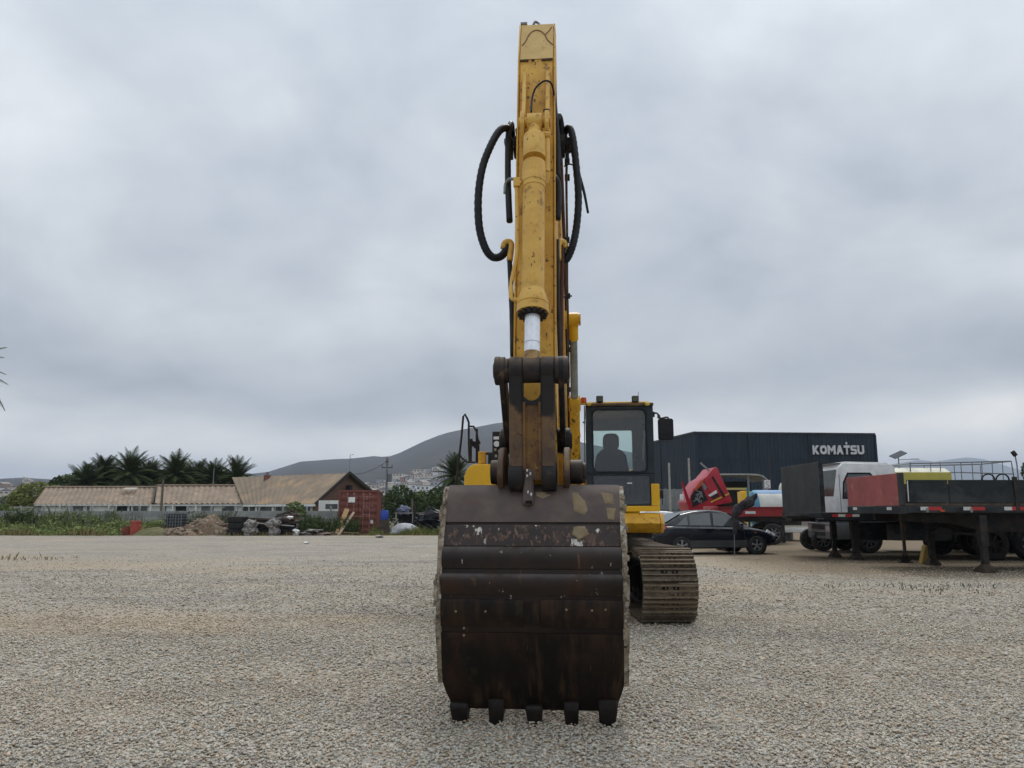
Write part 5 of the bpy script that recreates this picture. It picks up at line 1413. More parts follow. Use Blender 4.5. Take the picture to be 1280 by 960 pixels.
# ------------------------------------------------------------------ cars
M_rim = mat('alloy_rim', (.34, .35, .36), (.26, .27, .28), 10, .35, .6)
def wheel(parent, c, r, wd, side, spokes=5, m_rim=None, name='wheel'):
    """axis along y; side = -1 outer face toward -y"""
    mb = MB(); mb.lathe([(r * .62, -wd / 2), (r * .9, -wd / 2), (r, -wd * .36), (r, wd * .36), (r * .9, wd / 2), (r * .62, wd / 2)], c, (0, 1, 0), 28, False)
    o = mb.build(name, M_tyre, parent)
    mb = MB(); c = Vector(c); f = side * wd * .5
    mb.lathe([(r * .55, 0), (r * .64, 0), (r * .66, -side * .012), (r * .57, -side * .05)] if 0 else [(r * .64, -wd * .40), (r * .66, -wd * .47), (r * .60, -wd * .48), (r * .56, -wd * .2), (r * .56, wd * .2), (r * .60, wd * .48), (r * .66, wd * .47), (r * .64, wd * .40)], c, (0, 1, 0), 28, False)
    for k in range(spokes):
        a = 2 * math.pi * k / spokes + .3
        for da in (-.11, .11) if spokes == 5 else (0,):
            d = Vector((math.cos(a + da), 0, math.sin(a + da))); d0 = Vector((math.cos(a), 0, math.sin(a)))
            mb.beam(c + Vector((0, f * .82, 0)) + d0 * r * .1, c + Vector((0, f * .78, 0)) + d * r * .6, r * .10, .03, (0, 1, 0))
    mb.cyl(c + Vector((0, f * .6, 0)), c + Vector((0, f * .9, 0)), r * .14, n=12)
    mb.build('rim', m_rim or M_rim, o)
    mb = MB(); mb.cyl(c + Vector((0, -f * .3, 0)), c + Vector((0, f * .30, 0)), r * .61, n=20); mb.build('brake_disc', M_black, o)
    return o
def car(label, loc, rz, paint, lower, group=None, roofm=None, S=1.0, name='car', hatch=False):
    root = thing(name, label, 'car', loc, rz, group); root.scale = (S, S, S * .95)
    # x forward, near side -y. stations: x, half width sill, half width belt, z sill, z belt, z top of hood/deck at centre
    ST = [(-2.14, .62, .66, .46, .74, .84), (-2.08, .72, .76, .36, .86, .98), (-1.85, .80, .83, .30, .93, 1.05), (-1.45, .83, .85, .24, .95, 1.03), (-.9, .835, .855, .22, .94, .98), (0, .84, .86, .22, .92, .95), (.7, .84, .855, .22, .90, .95), (1.0, .83, .85, .23, .88, .95), (1.45, .82, .83, .25, .83, .90), (1.85, .78, .78, .28, .74, .80), (2.05, .68, .70, .34, .62, .69), (2.13, .55, .58, .40, .52, .56)]
    if hatch: ST[0] = (-1.95, .70, .74, .40, .95, 1.0); ST[1] = (-1.92, .76, .8, .34, .96, 1.02)
    mb = MB(); vs = []; np_ = 11
    for x, ws, wb, zs, zb, zt in ST:
        zm = zs + (zb - zs) * .45
        half = [(ws * .75, zs - .02), (ws, zs + .03), (wb + .012, zm), (wb, zb - .06), (wb * .93, zb), ]
        row = [(-a, z) for a, z in half] + [(0, zt)] + [(a, z) for a, z in half[::-1]]
        vs += [(x, a, z) for a, z in row]
    fs = []
    for i in range(len(ST) - 1):
        for k in range(np_ - 1): fs.append((i * np_ + k, i * np_ + k + 1, (i + 1) * np_ + k + 1, (i + 1) * np_ + k))
        fs.append((i * np_ + np_ - 1, i * np_, (i + 1) * np_, (i + 1) * np_ + np_ - 1))
    fs += [tuple(range(np_)), tuple(range((len(ST) - 1) * np_, len(ST) * np_))[::-1]]
    mb.add(vs, fs); body = mb.build('body', paint, root, angle=42)
    # greenhouse: x, half width at belt, half width at top, z bottom, z top
    if hatch: GS = [(-1.88, .76, .70, .93, 1.0), (-1.70, .77, .60, .93, 1.38), (-1.2, .78, .60, .93, 1.47), (-.3, .785, .60, .92, 1.50), (.25, .785, .585, .91, 1.45), (1.05, .76, .70, .88, .93)]
    else: GS = [(-1.78, .72, .70, .97, 1.02), (-1.15, .77, .585, .94, 1.36), (-.75, .78, .59, .93, 1.45), (-.2, .785, .60, .92, 1.485), (.2, .785, .59, .91, 1.46), (.45, .78, .58, .90, 1.38), (1.16, .76, .70, .88, .92)]
    def gp(x):
        for a, b in zip(GS, GS[1:]):
            if x <= b[0]:
                t = (x - a[0]) / (b[0] - a[0]); return [p + (q - p) * t for p, q in zip(a, b)]
        return GS[-1]
    mb = MB(); vs = []
    for x, wb, wt, zb, zt in GS: vs += [(x, -wb, zb), (x, -wt, zt - .03), (x, -wt * .85, zt), (x, 0, zt + .02), (x, wt * .85, zt), (x, wt, zt - .03), (x, wb, zb)]
    n = 7; fs = [(i * n + k, i * n + k + 1, (i + 1) * n + k + 1, (i + 1) * n + k) for i in range(len(GS) - 1) for k in range(n - 1)]
    mb.add(vs, fs); mb.build('roof', roofm or paint, body, angle=50)
    def side(x, t, s, off=.012):
        g = gp(x); return Vector((x, s * (g[1] + (g[2] - g[1]) * t + off), g[3] + (g[4] - .03 - g[3]) * t))
    wins = [[(-1.42, .12), (-1.02, .12), (-1.02, .86)], [(-.98, .10), (-.25, .10), (-.22, .90), (-.92, .88)], [(-.17, .10), (.80, .12), (.40, .88), (-.12, .90)]]
    if hatch: wins[0] = [(-1.62, .12), (-1.02, .12), (-1.02, .86), (-1.5, .8)]
    for s in (-1, 1):
        for wv in wins:
            mb = MB(); mb.prism([side(x, t, s) for x, t in wv], (0, s * .006, 0)); mb.build('side_window', M_carglass2, body)
    def fro(x, y, off):
        g = gp(x); return Vector((x, y * g[2], g[4] + off))
    a, b = (GS[-1][0] - .06, GS[-2][0] + .03)
    mb = MB(); mb.prism([fro(a, -.93, .028), fro(a, .93, .028), fro(b, .9, .03), fro(b, -.9, .03)], (.004, 0, .006)); mb.build('windscreen', M_carglass2, body)
    a, b = (GS[0][0] + .06, GS[1][0] - .03)
    mb = MB(); mb.prism([fro(a, -.9, .028), fro(a, .9, .028), fro(b, .88, .03), fro(b, -.88, .03)], (-.004, 0, .006)); mb.build('rear_window', M_carglass2, body)
    # doors as seams, cladding, trim, lights
    for s in (-1, 1):
        mb = MB()
        for x in (-.98, -.2, .86): mb.box((x, s * .864, .62), (.012, .012, .56))
        each(mb, 'door_seam', M_black, body)
        mb = MB(); mb.box((-.05, s * .856, .36), (2.0, .035, .24)); mb.build('lower_cladding', lower, body, bevel=.012)
        mb = MB()
        for x in (-.82, -.03): mb.box((x - .02, s * .872, .82), (.17, .03, .03))
        each(mb, 'door_handle', paint, body, bevel=.008)
        mb = MB(); mb.box((.70, s * .93, .98), (.12, .17, .12)); mb.build('wing_mirror', paint, body, bevel=.03)
        mb = MB(); mb.prism([(-2.14, s * .70, .72), (-2.02, s * .80, .72), (-1.78, s * .846, .90), (-1.80, s * .83, .97), (-2.08, s * .75, .93)], (0, s * .015, 0)); mb.build('tail_light', mat('tail_light_red', (.35, .03, .03), (.5, .2, .2), 8, .2), body, bevel=.004)
        mb = MB(); mb.prism([(1.62, s * .80, .74), (1.95, s * .74, .60), (2.02, s * .66, .66), (1.70, s * .75, .82)], (.02, s * .02, .01)); mb.build('headlight', mat('headlight_lens', (.62, .64, .66), None, 8, .12), body, bevel=.004)
        mb = MB(); mb.box((1.25, s * .85, .73), (.07, .01, .025)); mb.build('side_repeater', M_lamp_or, body)
        for wx in (-1.30, 1.27):
            mb = MB(); mb.lathe([(.355, -.05), (.355, .03), (.335, .035), (.335, -.05)], (wx, s * .82, .31), (0, s, 0), 28, False); mb.build('wheel_arch', M_rubber, body)
            wheel(root, (wx, s * .785, .31), .31, .2, s)
    mb = MB(); mb.box((-2.135, 0, .52), (.05, 1.3, .2)); mb.build('rear_bumper', paint, body, bevel=.02)
    mb = MB(); mb.box((-2.165, 0, .62), (.012, .42, .12)); mb.build('number_plate', M_white, body)
    mb = MB(); mb.box((2.10, 0, .42), (.06, 1.1, .14)); each(mb, 'grille', M_black, body)
    return root
M_carglass2 = mat('car_glass_dark', (.055, .07, .07), None, 2, .05, spec=1.0)
M_carblack = mat('dusty_black_car_paint', (.003, .005, .012), (.005, .007, .015), 3, .14, spec=.4, dust=(.04, .041, .043))
M_carred = mat('red_car_paint', (.42, .03, .04), (.36, .025, .035), 3, .25)
a, b = G(857, 694.5), G(950, 692.5)
mid = (a + b) / 2; yaw = math.atan2(b.y - a.y, b.x - a.x); S = (b - a).length / 2.57 * .93
yaw *= .6
nrm = Vector((-math.sin(yaw), math.cos(yaw), 0))
car('black sedan car with grey lower cladding parked beyond the crawler track', mid + nrm * .76 * S + Vector((-.15, 0, 0)), yaw, M_carblack, mat('grey_cladding', (.055, .057, .06), None, 3, .5), S=S)
q = at(797, 33.5)
car('red hatchback with a white roof parked behind the black sedan', (q[0] - .2, 33.5, 0), R(184), M_carred, M_black, roofm=M_white, S=1.08, hatch=True)

q = at(1137, 44)
car('red car far beyond the trailers, seen beneath the nearer trailer deck', (q[0], 44, 0), R(10), M_carred, M_black, S=1.0)
q = at(1192, 50)
car('dark grey car far beyond the trailer wheels', (q[0], 50, 0), R(175), mat('grey_car_paint', (.06, .065, .07), None, 3, .25), M_black, S=1.0)
# ------------------------------------------------------------------ trailers
M_tblack = mat('black_trailer_panel', (.008, .010, .013), (.022, .026, .029), 1.1, .4, spots=[((.042, .047, .047), .9, .56, .05, (1, 1, 1.6)), ((.06, .05, .04), 9, .70, .03)])  # lighter grey patches paint reflections into the black boards
M_theadgrey = mat('dusty_charcoal_headboard', (.045, .048, .048), (.032, .034, .034), 1.6, .6, spots=[((.07, .06, .045), 4, .66, .06)])
M_theadred = mat('faded_red_headboard', (.34, .085, .075), (.26, .065, .06), 2.0, .65, spots=[((.36, .17, .15), 3, .64, .06), ((.08, .05, .05), 12, .70, .03)])
M_tapew = mat('white_reflective_tape', (.62, .61, .58), None, 20, .4)
M_taper = mat('red_reflective_tape', (.45, .03, .03), None, 20, .4)
def landing_leg(root, x, y, ztop, w_=.16, foot=.26, m=None, lab=None):
    mb = MB(); m = m or M_chassis
    mb.bb(x - w_ / 2, x + w_ / 2, y - w_ / 2, y + w_ / 2, ztop * .45, ztop); mb.bb(x - w_ * .38, x + w_ * .38, y - w_ * .38, y + w_ * .38, .2, ztop * .45)
    lo_ = mb.build('landing_leg', m, root, bevel=.008)
    if lab: lo_['label'] = lab
    mb = MB(); vs = []
    for z, k in ((0.0, foot), (.05, foot * .95), (.24, w_ * .42)): vs += [(x - k / 2, y - k / 2, z), (x + k / 2, y - k / 2, z), (x + k / 2, y + k / 2, z), (x - k / 2, y + k / 2, z)]
    mb.add(vs, [(0, 1, 2, 3), (8, 11, 10, 9)] + [(i * 4 + k, i * 4 + (k + 1) % 4, i * 4 + 4 + (k + 1) % 4, i * 4 + 4 + k) for i in (0, 1) for k in range(4)])
    mb.build('foot', mat('rusty_foot', (.07, .05, .035), (.03, .025, .02), 9, .8), lo_)
    return lo_
def trailer_near():
    X0, X1, Y0, Y1 = 10.25, 22.5, 20.4, 23.6
    root = thing('flatbed_trailer', 'nearer flatbed trailer with a faded red headboard and black side boards', 'trailer', (X0, Y0, 0))
    ln, wd = X1 - X0, Y1 - Y0
    zr0, zr1 = hz(641, Y0), hz(629, Y0)
    mb = MB(); mb.bb(0, ln, 0, wd, zr1 - .06, zr1); mb.build('deck', M_wood, root)
    mb = MB()
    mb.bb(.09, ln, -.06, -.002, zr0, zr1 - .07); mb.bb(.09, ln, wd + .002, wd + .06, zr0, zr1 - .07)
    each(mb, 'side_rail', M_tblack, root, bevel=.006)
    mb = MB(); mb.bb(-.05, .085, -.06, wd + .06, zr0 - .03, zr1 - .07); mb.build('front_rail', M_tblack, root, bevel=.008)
    mb = MB(); zt = 2.55; mb.prism([(-.03, .13, zr1 - .065), (-.03, wd + .04, zr1 - .065), (-.03, wd + .04, zt), (-.03, .13, zt)], (.07, 0, 0))
    hb = mb.build('headboard', M_theadred, root, bevel=.006)
    mb = MB(); mb.bb(-.035, .06, -.06, .125, zr1 - .06, zt + .01); mb.build('headboard_edge', M_theadgrey, hb, bevel=.006)
    zt2 = 2.37
    xs = [.12, 1.22, 2.98, 4.7, 6.4, 8.2, 10.2, ln]
    for a_, b_ in zip(xs, xs[1:]):
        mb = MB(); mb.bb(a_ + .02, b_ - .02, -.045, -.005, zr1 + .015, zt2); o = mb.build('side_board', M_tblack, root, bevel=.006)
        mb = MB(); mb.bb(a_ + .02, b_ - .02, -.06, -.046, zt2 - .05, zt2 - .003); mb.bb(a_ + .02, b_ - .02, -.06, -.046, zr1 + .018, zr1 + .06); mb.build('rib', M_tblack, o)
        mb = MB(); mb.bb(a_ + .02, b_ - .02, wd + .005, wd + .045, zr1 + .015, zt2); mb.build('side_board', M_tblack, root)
    mb = MB(); mb.bb(2.93, 3.03, -.075, -.002, zr0, zt2 + .08); mb.build('stake_post', M_chassis, root); mb = MB(); mb.tube([(.14, -.07, zt2 - .02), (.13, -.07, zr1 + .05)], .012, 6); mb.build('stake_pin', M_white, root)
    zt_ = zr0 + (zr1 - .07 - zr0) * .62
    for x in (.43, 1.55, 2.62, 3.7, 4.8, 5.9, 7):
        mb = MB(); mb.bb(x, x + .2, -.066, -.061, zt_ - .045, zt_ + .045); mb.build('white_tape', M_tapew, root)
        mb = MB(); mb.bb(x + .203, x + .56, -.066, -.061, zt_ - .045, zt_ + .045); mb.build('red_tape', M_taper, root)
    for y in (.5, 2.6):
        mb = MB(); mb.bb(-.058, -.051, y, y + .26, zt_ - .04, zt_ + .04); mb.build('white_tape', M_tapew, root)
    for y in (.8, 2.3):
        mb = MB(); mb.prism_y([(.3, 1.3), (1.7, 1.22), (2.6, 1.0), (ln, 1.0), (ln, zr0), (.3, zr0)], y - .07, y + .07); mb.build('chassis_beam', M_chassis, root)
    mb = MB()
    for k in range(14): mb.bb(.4 + k * .85, .5 + k * .85, .02, wd - .02, zr0 + .02, zr1 - .07)
    each(mb, 'cross_member', M_chassis, root)
    mb = MB(); mb.bb(4.2, 5.3, .1, .6, .62, 1.0); mb.build('underslung_box', M_tblack, root, bevel=.02)
    mb = MB()
    for x in (1.0, 3.3, 5.6, 7.9): mb.box((x, -.07, zr0 + .05), (.11, .03, .05))
    each(mb, 'marker_lamp', M_lamp_or, root, bevel=.006)
    mb = MB()
    for k in range(3): mb.tube([(.35 + .1 * k, .9 + .15 * k, 1.35), (.7 + .2 * k, 1.0 + .1 * k, 1.05 - .06 * k), (1.3 + .2 * k, 1.0 + .12 * k, 1.22)], .02, 6, 4)
    each(mb, 'air_hose', M_rubber, root)
    mb = MB()
    for x in (8.0, 10.5): mb.bb(x, x + .02, .1, .55, .25, 1.0)
    each(mb, 'mud_flap', M_rubber, root)
    mb = MB()
    for x in (.6, 1.75, 3.9, 5.5, 7.3): mb.bb(x - .03, x + .03, -.085, -.062, zr0 + .01, zr0 + .12)
    each(mb, 'strap_hook', M_grey, root)
    landing_leg(root, 2.05, .05, 1.45, .2, .42); landing_leg(root, 2.05, 2.6, 1.45, .2, .34)
    mb = MB(); mb.beam((2.05, .16, .95), (2.05, 2.49, .95), .07, .07); mb.build('leg_brace', M_chassis, root)
    for x in (8.6, 9.9):
        for s, y in ((-1, .25), (1, wd - .25)): wheel(root, (x, y, .5), .5, .28, s, 8, M_chassis)
    return root
trailer_near()
q = G(1130, 703); root = thing('jack_stand', 'thin rusty prop standing under the middle of the nearer trailer', 'prop', (q.x, q.y - .1, 0))
mb = MB(); mb.cyl((0, 0, .2), (0, 0, 1.1), .05, n=10); mb.cyl((0, 0, .9), (0, 0, 1.5), .075, n=10); mb.build('shaft', mat('rusty_prop', (.09, .04, .03), (.04, .025, .02), 6, .7), root)
mb = MB(); mb.prism_z([(-.16, -.16), (.16, -.16), (.16, .16), (-.16, .16)], 0, .03); mb.prism([(-.14, -.02, .03), (.14, -.02, .03), (.05, -.02, .3), (-.05, -.02, .3)], (0, .04, 0)); mb.build('base', M_chassis, root)
q = G(1157, 705); root = thing('wheel_chock', 'yellow wooden wedge leaning on the second trailer leg', 'chock', (q.x, q.y + .05, 0))
mb = MB(); mb.prism_y([(-.14, 0), (.10, 0), (.10, .52), (.02, .56)], -.1, .1); mb.build('wedge', mat('yellow_wedge', (.36, .26, .06), (.25, .17, .05), 6, .7), root, bevel=.01)
def trailer_far():
    X0, X1, Y0, Y1 = 9.86, 21, 24.8, 28.2
    root = thing('flatbed_trailer', 'farther flatbed trailer with a tall charcoal headboard next to the white truck cab', 'trailer', (X0, Y0, 0), 0)
    ln, wd = X1 - X0, Y1 - Y0
    z0_, z1_ = hz(650, Y0), hz(640.5, Y0)
    mb = MB(); mb.bb(0, ln, 0, wd, z1_ - .05, z1_); mb.build('deck', M_wood, root)
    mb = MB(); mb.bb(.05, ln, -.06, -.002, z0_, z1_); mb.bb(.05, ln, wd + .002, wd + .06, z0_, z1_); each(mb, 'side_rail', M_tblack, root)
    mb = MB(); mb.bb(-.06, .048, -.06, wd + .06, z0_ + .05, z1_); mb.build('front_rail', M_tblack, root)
    zt = hz(577.5, Y0); mb = MB(); mb.prism([(-.04, -.02, z1_ + .004), (-.04, wd + .03, z1_ + .004), (-.04, wd + .03, zt), (-.04, -.02, zt)], (.06, 0, 0)); hb = mb.build('headboard', M_theadgrey, root, bevel=.006)
    mb = MB(); mb.bb(-.05, .09, -.10, -.025, z1_ + .006, zt + .03); mb.build('headboard_edge', M_tblack, hb)
    for y in (.8, 2.5):
        mb = MB(); mb.bb(.2, ln, y - .07, y + .07, 1.22, z0_); mb.build('chassis_beam', M_chassis, root)
    mb = MB(); mb.bb(-.5, .3, 1.3, 1.8, 1.2, z0_ + .05); mb.bb(-.75, .0, 1.05, 1.25, 1.3, 1.42); mb.build('coupling', M_chassis, root, bevel=.02)
    for x in (.5, .95):
        mb = MB(); mb.bb(x, x + .22, -.068, -.061, z0_ + .1, z0_ + .18); mb.build('white_tape', M_tapew, root)
        mb = MB(); mb.bb(x - .2, x - .003, -.068, -.061, z0_ + .1, z0_ + .18); mb.build('red_tape', M_taper, root)
    landing_leg(root, 1.38, .85, 1.4, .24, .36); landing_leg(root, 1.22, 2.15, 1.4, .18, .34)
    mb = MB(); mb.bb(2.4, 4.2, .2, .8, .62, 1.15); mb.bb(2.2, 4.4, 2.3, 2.9, .55, 1.15); mb.cyl((7.8, .4, .85), (9.2, .4, .85), .25, n=16); each(mb, 'underslung_box', M_tblack, root, bevel=.02)  # dark boxes and cylinder added to darken the space under the deck
    for x in (5.4, 6.65):
        for s, y in ((-1, .2), (1, wd - .2)): wheel(root, (x, y, .53), .53, .3, s, 8, M_grey if x > 6 else M_chassis)
trailer_far()
def trailer_red():
    D = 30.5
    a, b = P(893, 634.5, D), P(893, 645.5, D); xr = P(1045, 640, D).x
    root = thing('skeletal_trailer', 'low red trailer frame whose beam ends behind the black sedan', 'trailer', (a.x, D, 0))
    m = mat('red_frame_paint', (.36, .035, .035), (.28, .03, .03), 4, .5, spots=[((.12, .05, .04), 9, .68, .04)])
    ln = xr - a.x
    for y in (0, 1.3):
        mb = MB(); mb.bb(.12, ln, y, y + .09, b.z, a.z); mb.bb(.1, ln, y - .06, y + .15, a.z + .002, a.z + .03); mb.build('frame_beam', m, root)
    mb = MB(); mb.bb(-.06, .1, -.14, 1.55, b.z - .02, a.z + .05); mb.bb(-.16, -.06, .2, .4, b.z + .05, a.z - .05); mb.build('end_beam', m, root, bevel=.02)
    for k in range(4):
        mb = MB(); mb.bb(.6 + k, .68 + k, .1, 1.29, b.z + .05, a.z - .03); each(mb, 'cross_member', m, root)
    mb = MB(); mb.bb(1.2, 1.6, -.012, -.001, b.z + .1, b.z + .2); mb.build('white_plate', M_white, root)
    landing_leg(root, .5, .2, b.z, .14, .3); landing_leg(root, .5, 1.2, b.z, .14, .3)
    for s, y in ((-1, .1), (1, 1.3)): wheel(root, (4.2, y, .42), .42, .25, s, 8, M_grey)
    D2 = 33; q = P(905, 640, D2); root2 = thing('red_girder', 'short dull red girder end between the tilted cab and the red trailer frame', 'beam', (q.x, D2, 0))
    mb = MB(); mb.bb(0, .85, 0, .2, hz(646, D2), hz(635, D2)); mb.build('beam', mat('dull_red', (.25, .06, .07), None, 4, .6), root2); mb = MB(); mb.bb(.1, .2, .02, .18, 0, hz(646.2, D2)); mb.bb(.6, .7, .02, .18, 0, hz(646.2, D2)); each(mb, 'support', M_chassis, root2)
trailer_red()

# ------------------------------------------------------------------ trucks
def truck_white():
    YN, YF = 29.0, 31.4
    xf = 12.1
    root = thing('tank_truck', 'white cab truck with a yellow tank body parked behind the trailers', 'truck', (xf, YN, 0))
    zc0, zc1 = 1.15, hz(580, 29)
    yw = YF - YN
    sidep = [(0, zc0), (2.25, zc0), (2.3, zc1 - .1), (2.1, zc1), (.35, zc1 + .05), (.15, zc1 - .15), (-.03, 2.1)]
    mb = MB(); mb.prism_y(sidep, 0, yw); cb = mb.build('cab', M_white, root, bevel=.05)
    mb = MB(); mb.prism_y([(.10, zc1 + .055), (2.15, zc1 + .01), (2.05, zc1 + .07), (.5, zc1 + .10)], .15, yw - .15); mb.build('roof_deflector', M_white, cb, bevel=.05)
    mb = MB(); mb.prism_y([(.30, 2.05), (1.40, 2.05), (1.43, 2.78), (1.30, 2.9), (.52, 2.9), (.36, 2.6)], -.012, .0); mb.build('side_window', M_carglass2, cb)
    mb = MB(); mb.prism_y([(.24, 1.99), (1.46, 1.99), (1.5, 2.8), (1.34, 2.97), (.48, 2.97), (.30, 2.62)], -.008, -.002); mb.build('window_seal', M_rubber, cb)
    mb = MB(); mb.add([(-.045, .12, 2.1), (-.045, yw - .12, 2.1), (.13, yw - .12, zc1 - .2), (.13, .12, zc1 - .2)], [(0, 1, 2, 3)]); mb.build('windscreen', mat('dark_windscreen', (.04, .045, .03), (.02, .025, .022), 1, .12, spec=.3), cb)
    mb = MB()
    for x in (.16, 1.62): mb.bb(x, x + .02, -.012, -.002, 1.25, 2.9)
    each(mb, 'door_seam', M_grey, cb)
    mb = MB(); mb.bb(1.4, 1.6, -.03, -.002, 1.72, 1.78); each(mb, 'door_handle', M_black, cb)
    mb = MB(); mb.box((.62, -.28, 2.42), (.14, .22, .42)); mb.box((.62, -.24, 2.02), (.14, .2, .2)); mb.box((.66, -.06, 1.85), (.05, .16, .25)); mi = mb.build('mirror', M_grey, cb, bevel=.03)
    mb = MB(); mb.box((.545, -.28, 2.42), (.01, .17, .35)); mb.build('mirror_glass', M_chrome, cb)
    mb = MB(); mb.bb(0, 2.3, -.01, -.003, 1.16, 1.26); each(mb, 'cab_stripe', M_black, cb)
    mb = MB(); mb.prism_z([(-.25, .1), (-.05, -.03), (.45, -.03), (.45, .25), (.1, .3), (.1, yw - .3), (.45, yw - .25), (.45, yw + .03), (-.05, yw + .03), (-.25, yw - .1)], .5, 1.1); bp = mb.build('bumper', mat('bumper_grey', (.13, .135, .14), (.10, .105, .11), 4, .55), root, bevel=.05)
    for y in (.32, yw - .32):
        mb = MB(); mb.box((-.235, y, .88), (.05, .36, .22)); mb.build('headlight', mat('lamp_glass', (.4, .38, .38), (.3, .22, .22), 9, .15), bp, bevel=.02)
    mb = MB()
    for k in range(5): mb.box((-.255, yw / 2 - .5 + k * .25, .68), (.03, .18, .13))
    mb.box((-.255, yw / 2, .95), (.03, 1.2, .18)); each(mb, 'grille', M_black, bp)
    mb = MB(); mb.tube([(-.06, .5, 2.12), (-.055, 1.0, 2.35)], .015, 5); mb.tube([(-.06, 1.4, 2.12), (-.055, 1.9, 2.35)], .015, 5); each(mb, 'wiper', M_black, cb)
    mb = MB(); mb.tube([(2.2, .15, 1.2), (2.24, .15, 3.0)], .06, 8); mb.build('exhaust_stack', M_grey, cb)
    mb = MB(); mb.bb(.2, 8.2, .7, .9, .65, 1.0); mb.bb(.2, 8.2, 1.5, 1.7, .65, 1.0); mb.bb(2.4, 8.2, .1, yw - .1, 1.2, 1.35); each(mb, 'chassis', M_chassis, root)
    for x in (1.15, 5.6, 6.9):
        for s, y in ((-1, .15), (1, yw - .15)): wheel(root, (x, y, .5), .5, .3, s, 8, mat('dusty_dark_rim', (.09, .09, .09), None, 5, .6))
    mb = MB(); mb.bb(.75, 1.5, .0, .3, 1.02, 1.12); mb.bb(2.3, 2.9, .05, .5, .5, 1.0); each(mb, 'step_box', M_chassis, root, bevel=.02)
    mb = MB(); mb.cyl((2.5, .32, .78), (3.9, .32, .78), .30, n=20); mb.build('added_dark_tank', M_chassis, root)  # dark tank added to fill the bright gap seen under the trailers
    mb = MB(); mb.bb(4.05, 4.95, .05, .6, .42, 1.15); mb.bb(7.5, 8.2, .05, .6, .42, 1.15); mb.bb(2.6, 4.8, 1.8, 2.3, .4, 1.15); mb.bb(7.5, 8.3, 1.8, 2.3, .4, 1.15); each(mb, 'side_box', M_tblack, root, bevel=.03)  # dark boxes added to deepen the darkness under the trailers
    mb = MB(); mb.bb(2.4, 4.9, .0, .03, .55, .68); mb.bb(2.4, 4.9, .0, .03, .85, .98); each(mb, 'added_dark_rail', M_chassis, root)  # dark rails added along with the boxes to close the bright gap
    mb = MB()
    for x in (5.6, 6.9): mb.lathe([(.62, -.2), (.62, .2), (.60, .2), (.60, -.2)], (x, .25, .52), (0, 1, 0), 24, False)
    each(mb, 'mud_guard', M_chassis, root)
    x0, x1 = P(1088, 590, 29.5).x - xf, P(1182, 590, 29.5).x - xf
    zy0, zy1 = 1.36, hz(590.5, 29.2); zt = hz(585, 29.4)
    mb = MB(); mb.prism([(x0, .1, zy0), (x0, yw - .1, zy0), (x0, yw - .1, zy1), (x0, .1, zy1)], (x1 - x0, 0, 0)); tk = mb.build('tank_body', mat('yellow_tank_paint', (.46, .40, .06), (.38, .34, .07), 2, .5), root, bevel=.04)
    mb = MB(); mb.prism([(x0, .13, zy1 + .003), (x0, yw - .13, zy1 + .003), (x0, yw - .5, zt), (x0, .5, zt)], (x1 - x0, 0, 0)); mb.build('tank_top', mat('cream_tank_top', (.70, .68, .55), None, 3, .6), tk, bevel=.04)
    mb = MB(); q = x0 + 2.9
    def ry(px, py): p = P(px, py, 29.2); return Vector((p.x - xf, 0.2, p.z))
    pts_t = [ry(1138, 579.5), ry(1200, 578), ry(1264, 576.5), ry(1267.5, 597)]
    mb.tube(pts_t, .026, 6); mb.tube([ry(1138, 591), ry(1200, 590.5), ry(1267, 592.5)], .022, 6); mb.tube([ry(1137.5, 578), ry(1138.5, 600)], .024, 6)
    back = [p + Vector((0, 2.0, 0)) for p in pts_t[:3]]; mb.tube(back, .026, 6); mb.tube([pts_t[0], back[0]], .024, 6); mb.tube([pts_t[2], back[2]], .024, 6)
    for px in (1163, 1175, 1201, 1215, 1227, 1240, 1253): mb.tube([ry(px, 578), ry(px + 2, 610)], .016, 6); 
    for px in (1150, 1190, 1230, 1265): t_ = ry(px, 578); mb.tube([t_ + Vector((0, 2, 0)), Vector((t_.x, 2.2, 1.35))], .016, 6)
    for px in (1138, 1201, 1240, 1267): t_ = ry(px, 600); mb.tube([t_, Vector((t_.x, .2, 1.35))], .02, 6)
    mb.build('railing', M_grey, root)
    mb = MB(); c0 = ry(1240, 598)
    for px in (1234, 1252): mb.tube([ry(px - 8, 603), ry(px - 5, 595), ry(px + 2, 592.5), ry(px + 8, 596), ry(px + 10, 603)], .03, 6, 4)
    each(mb, 'hose_loop', M_rubber, root)
truck_white()
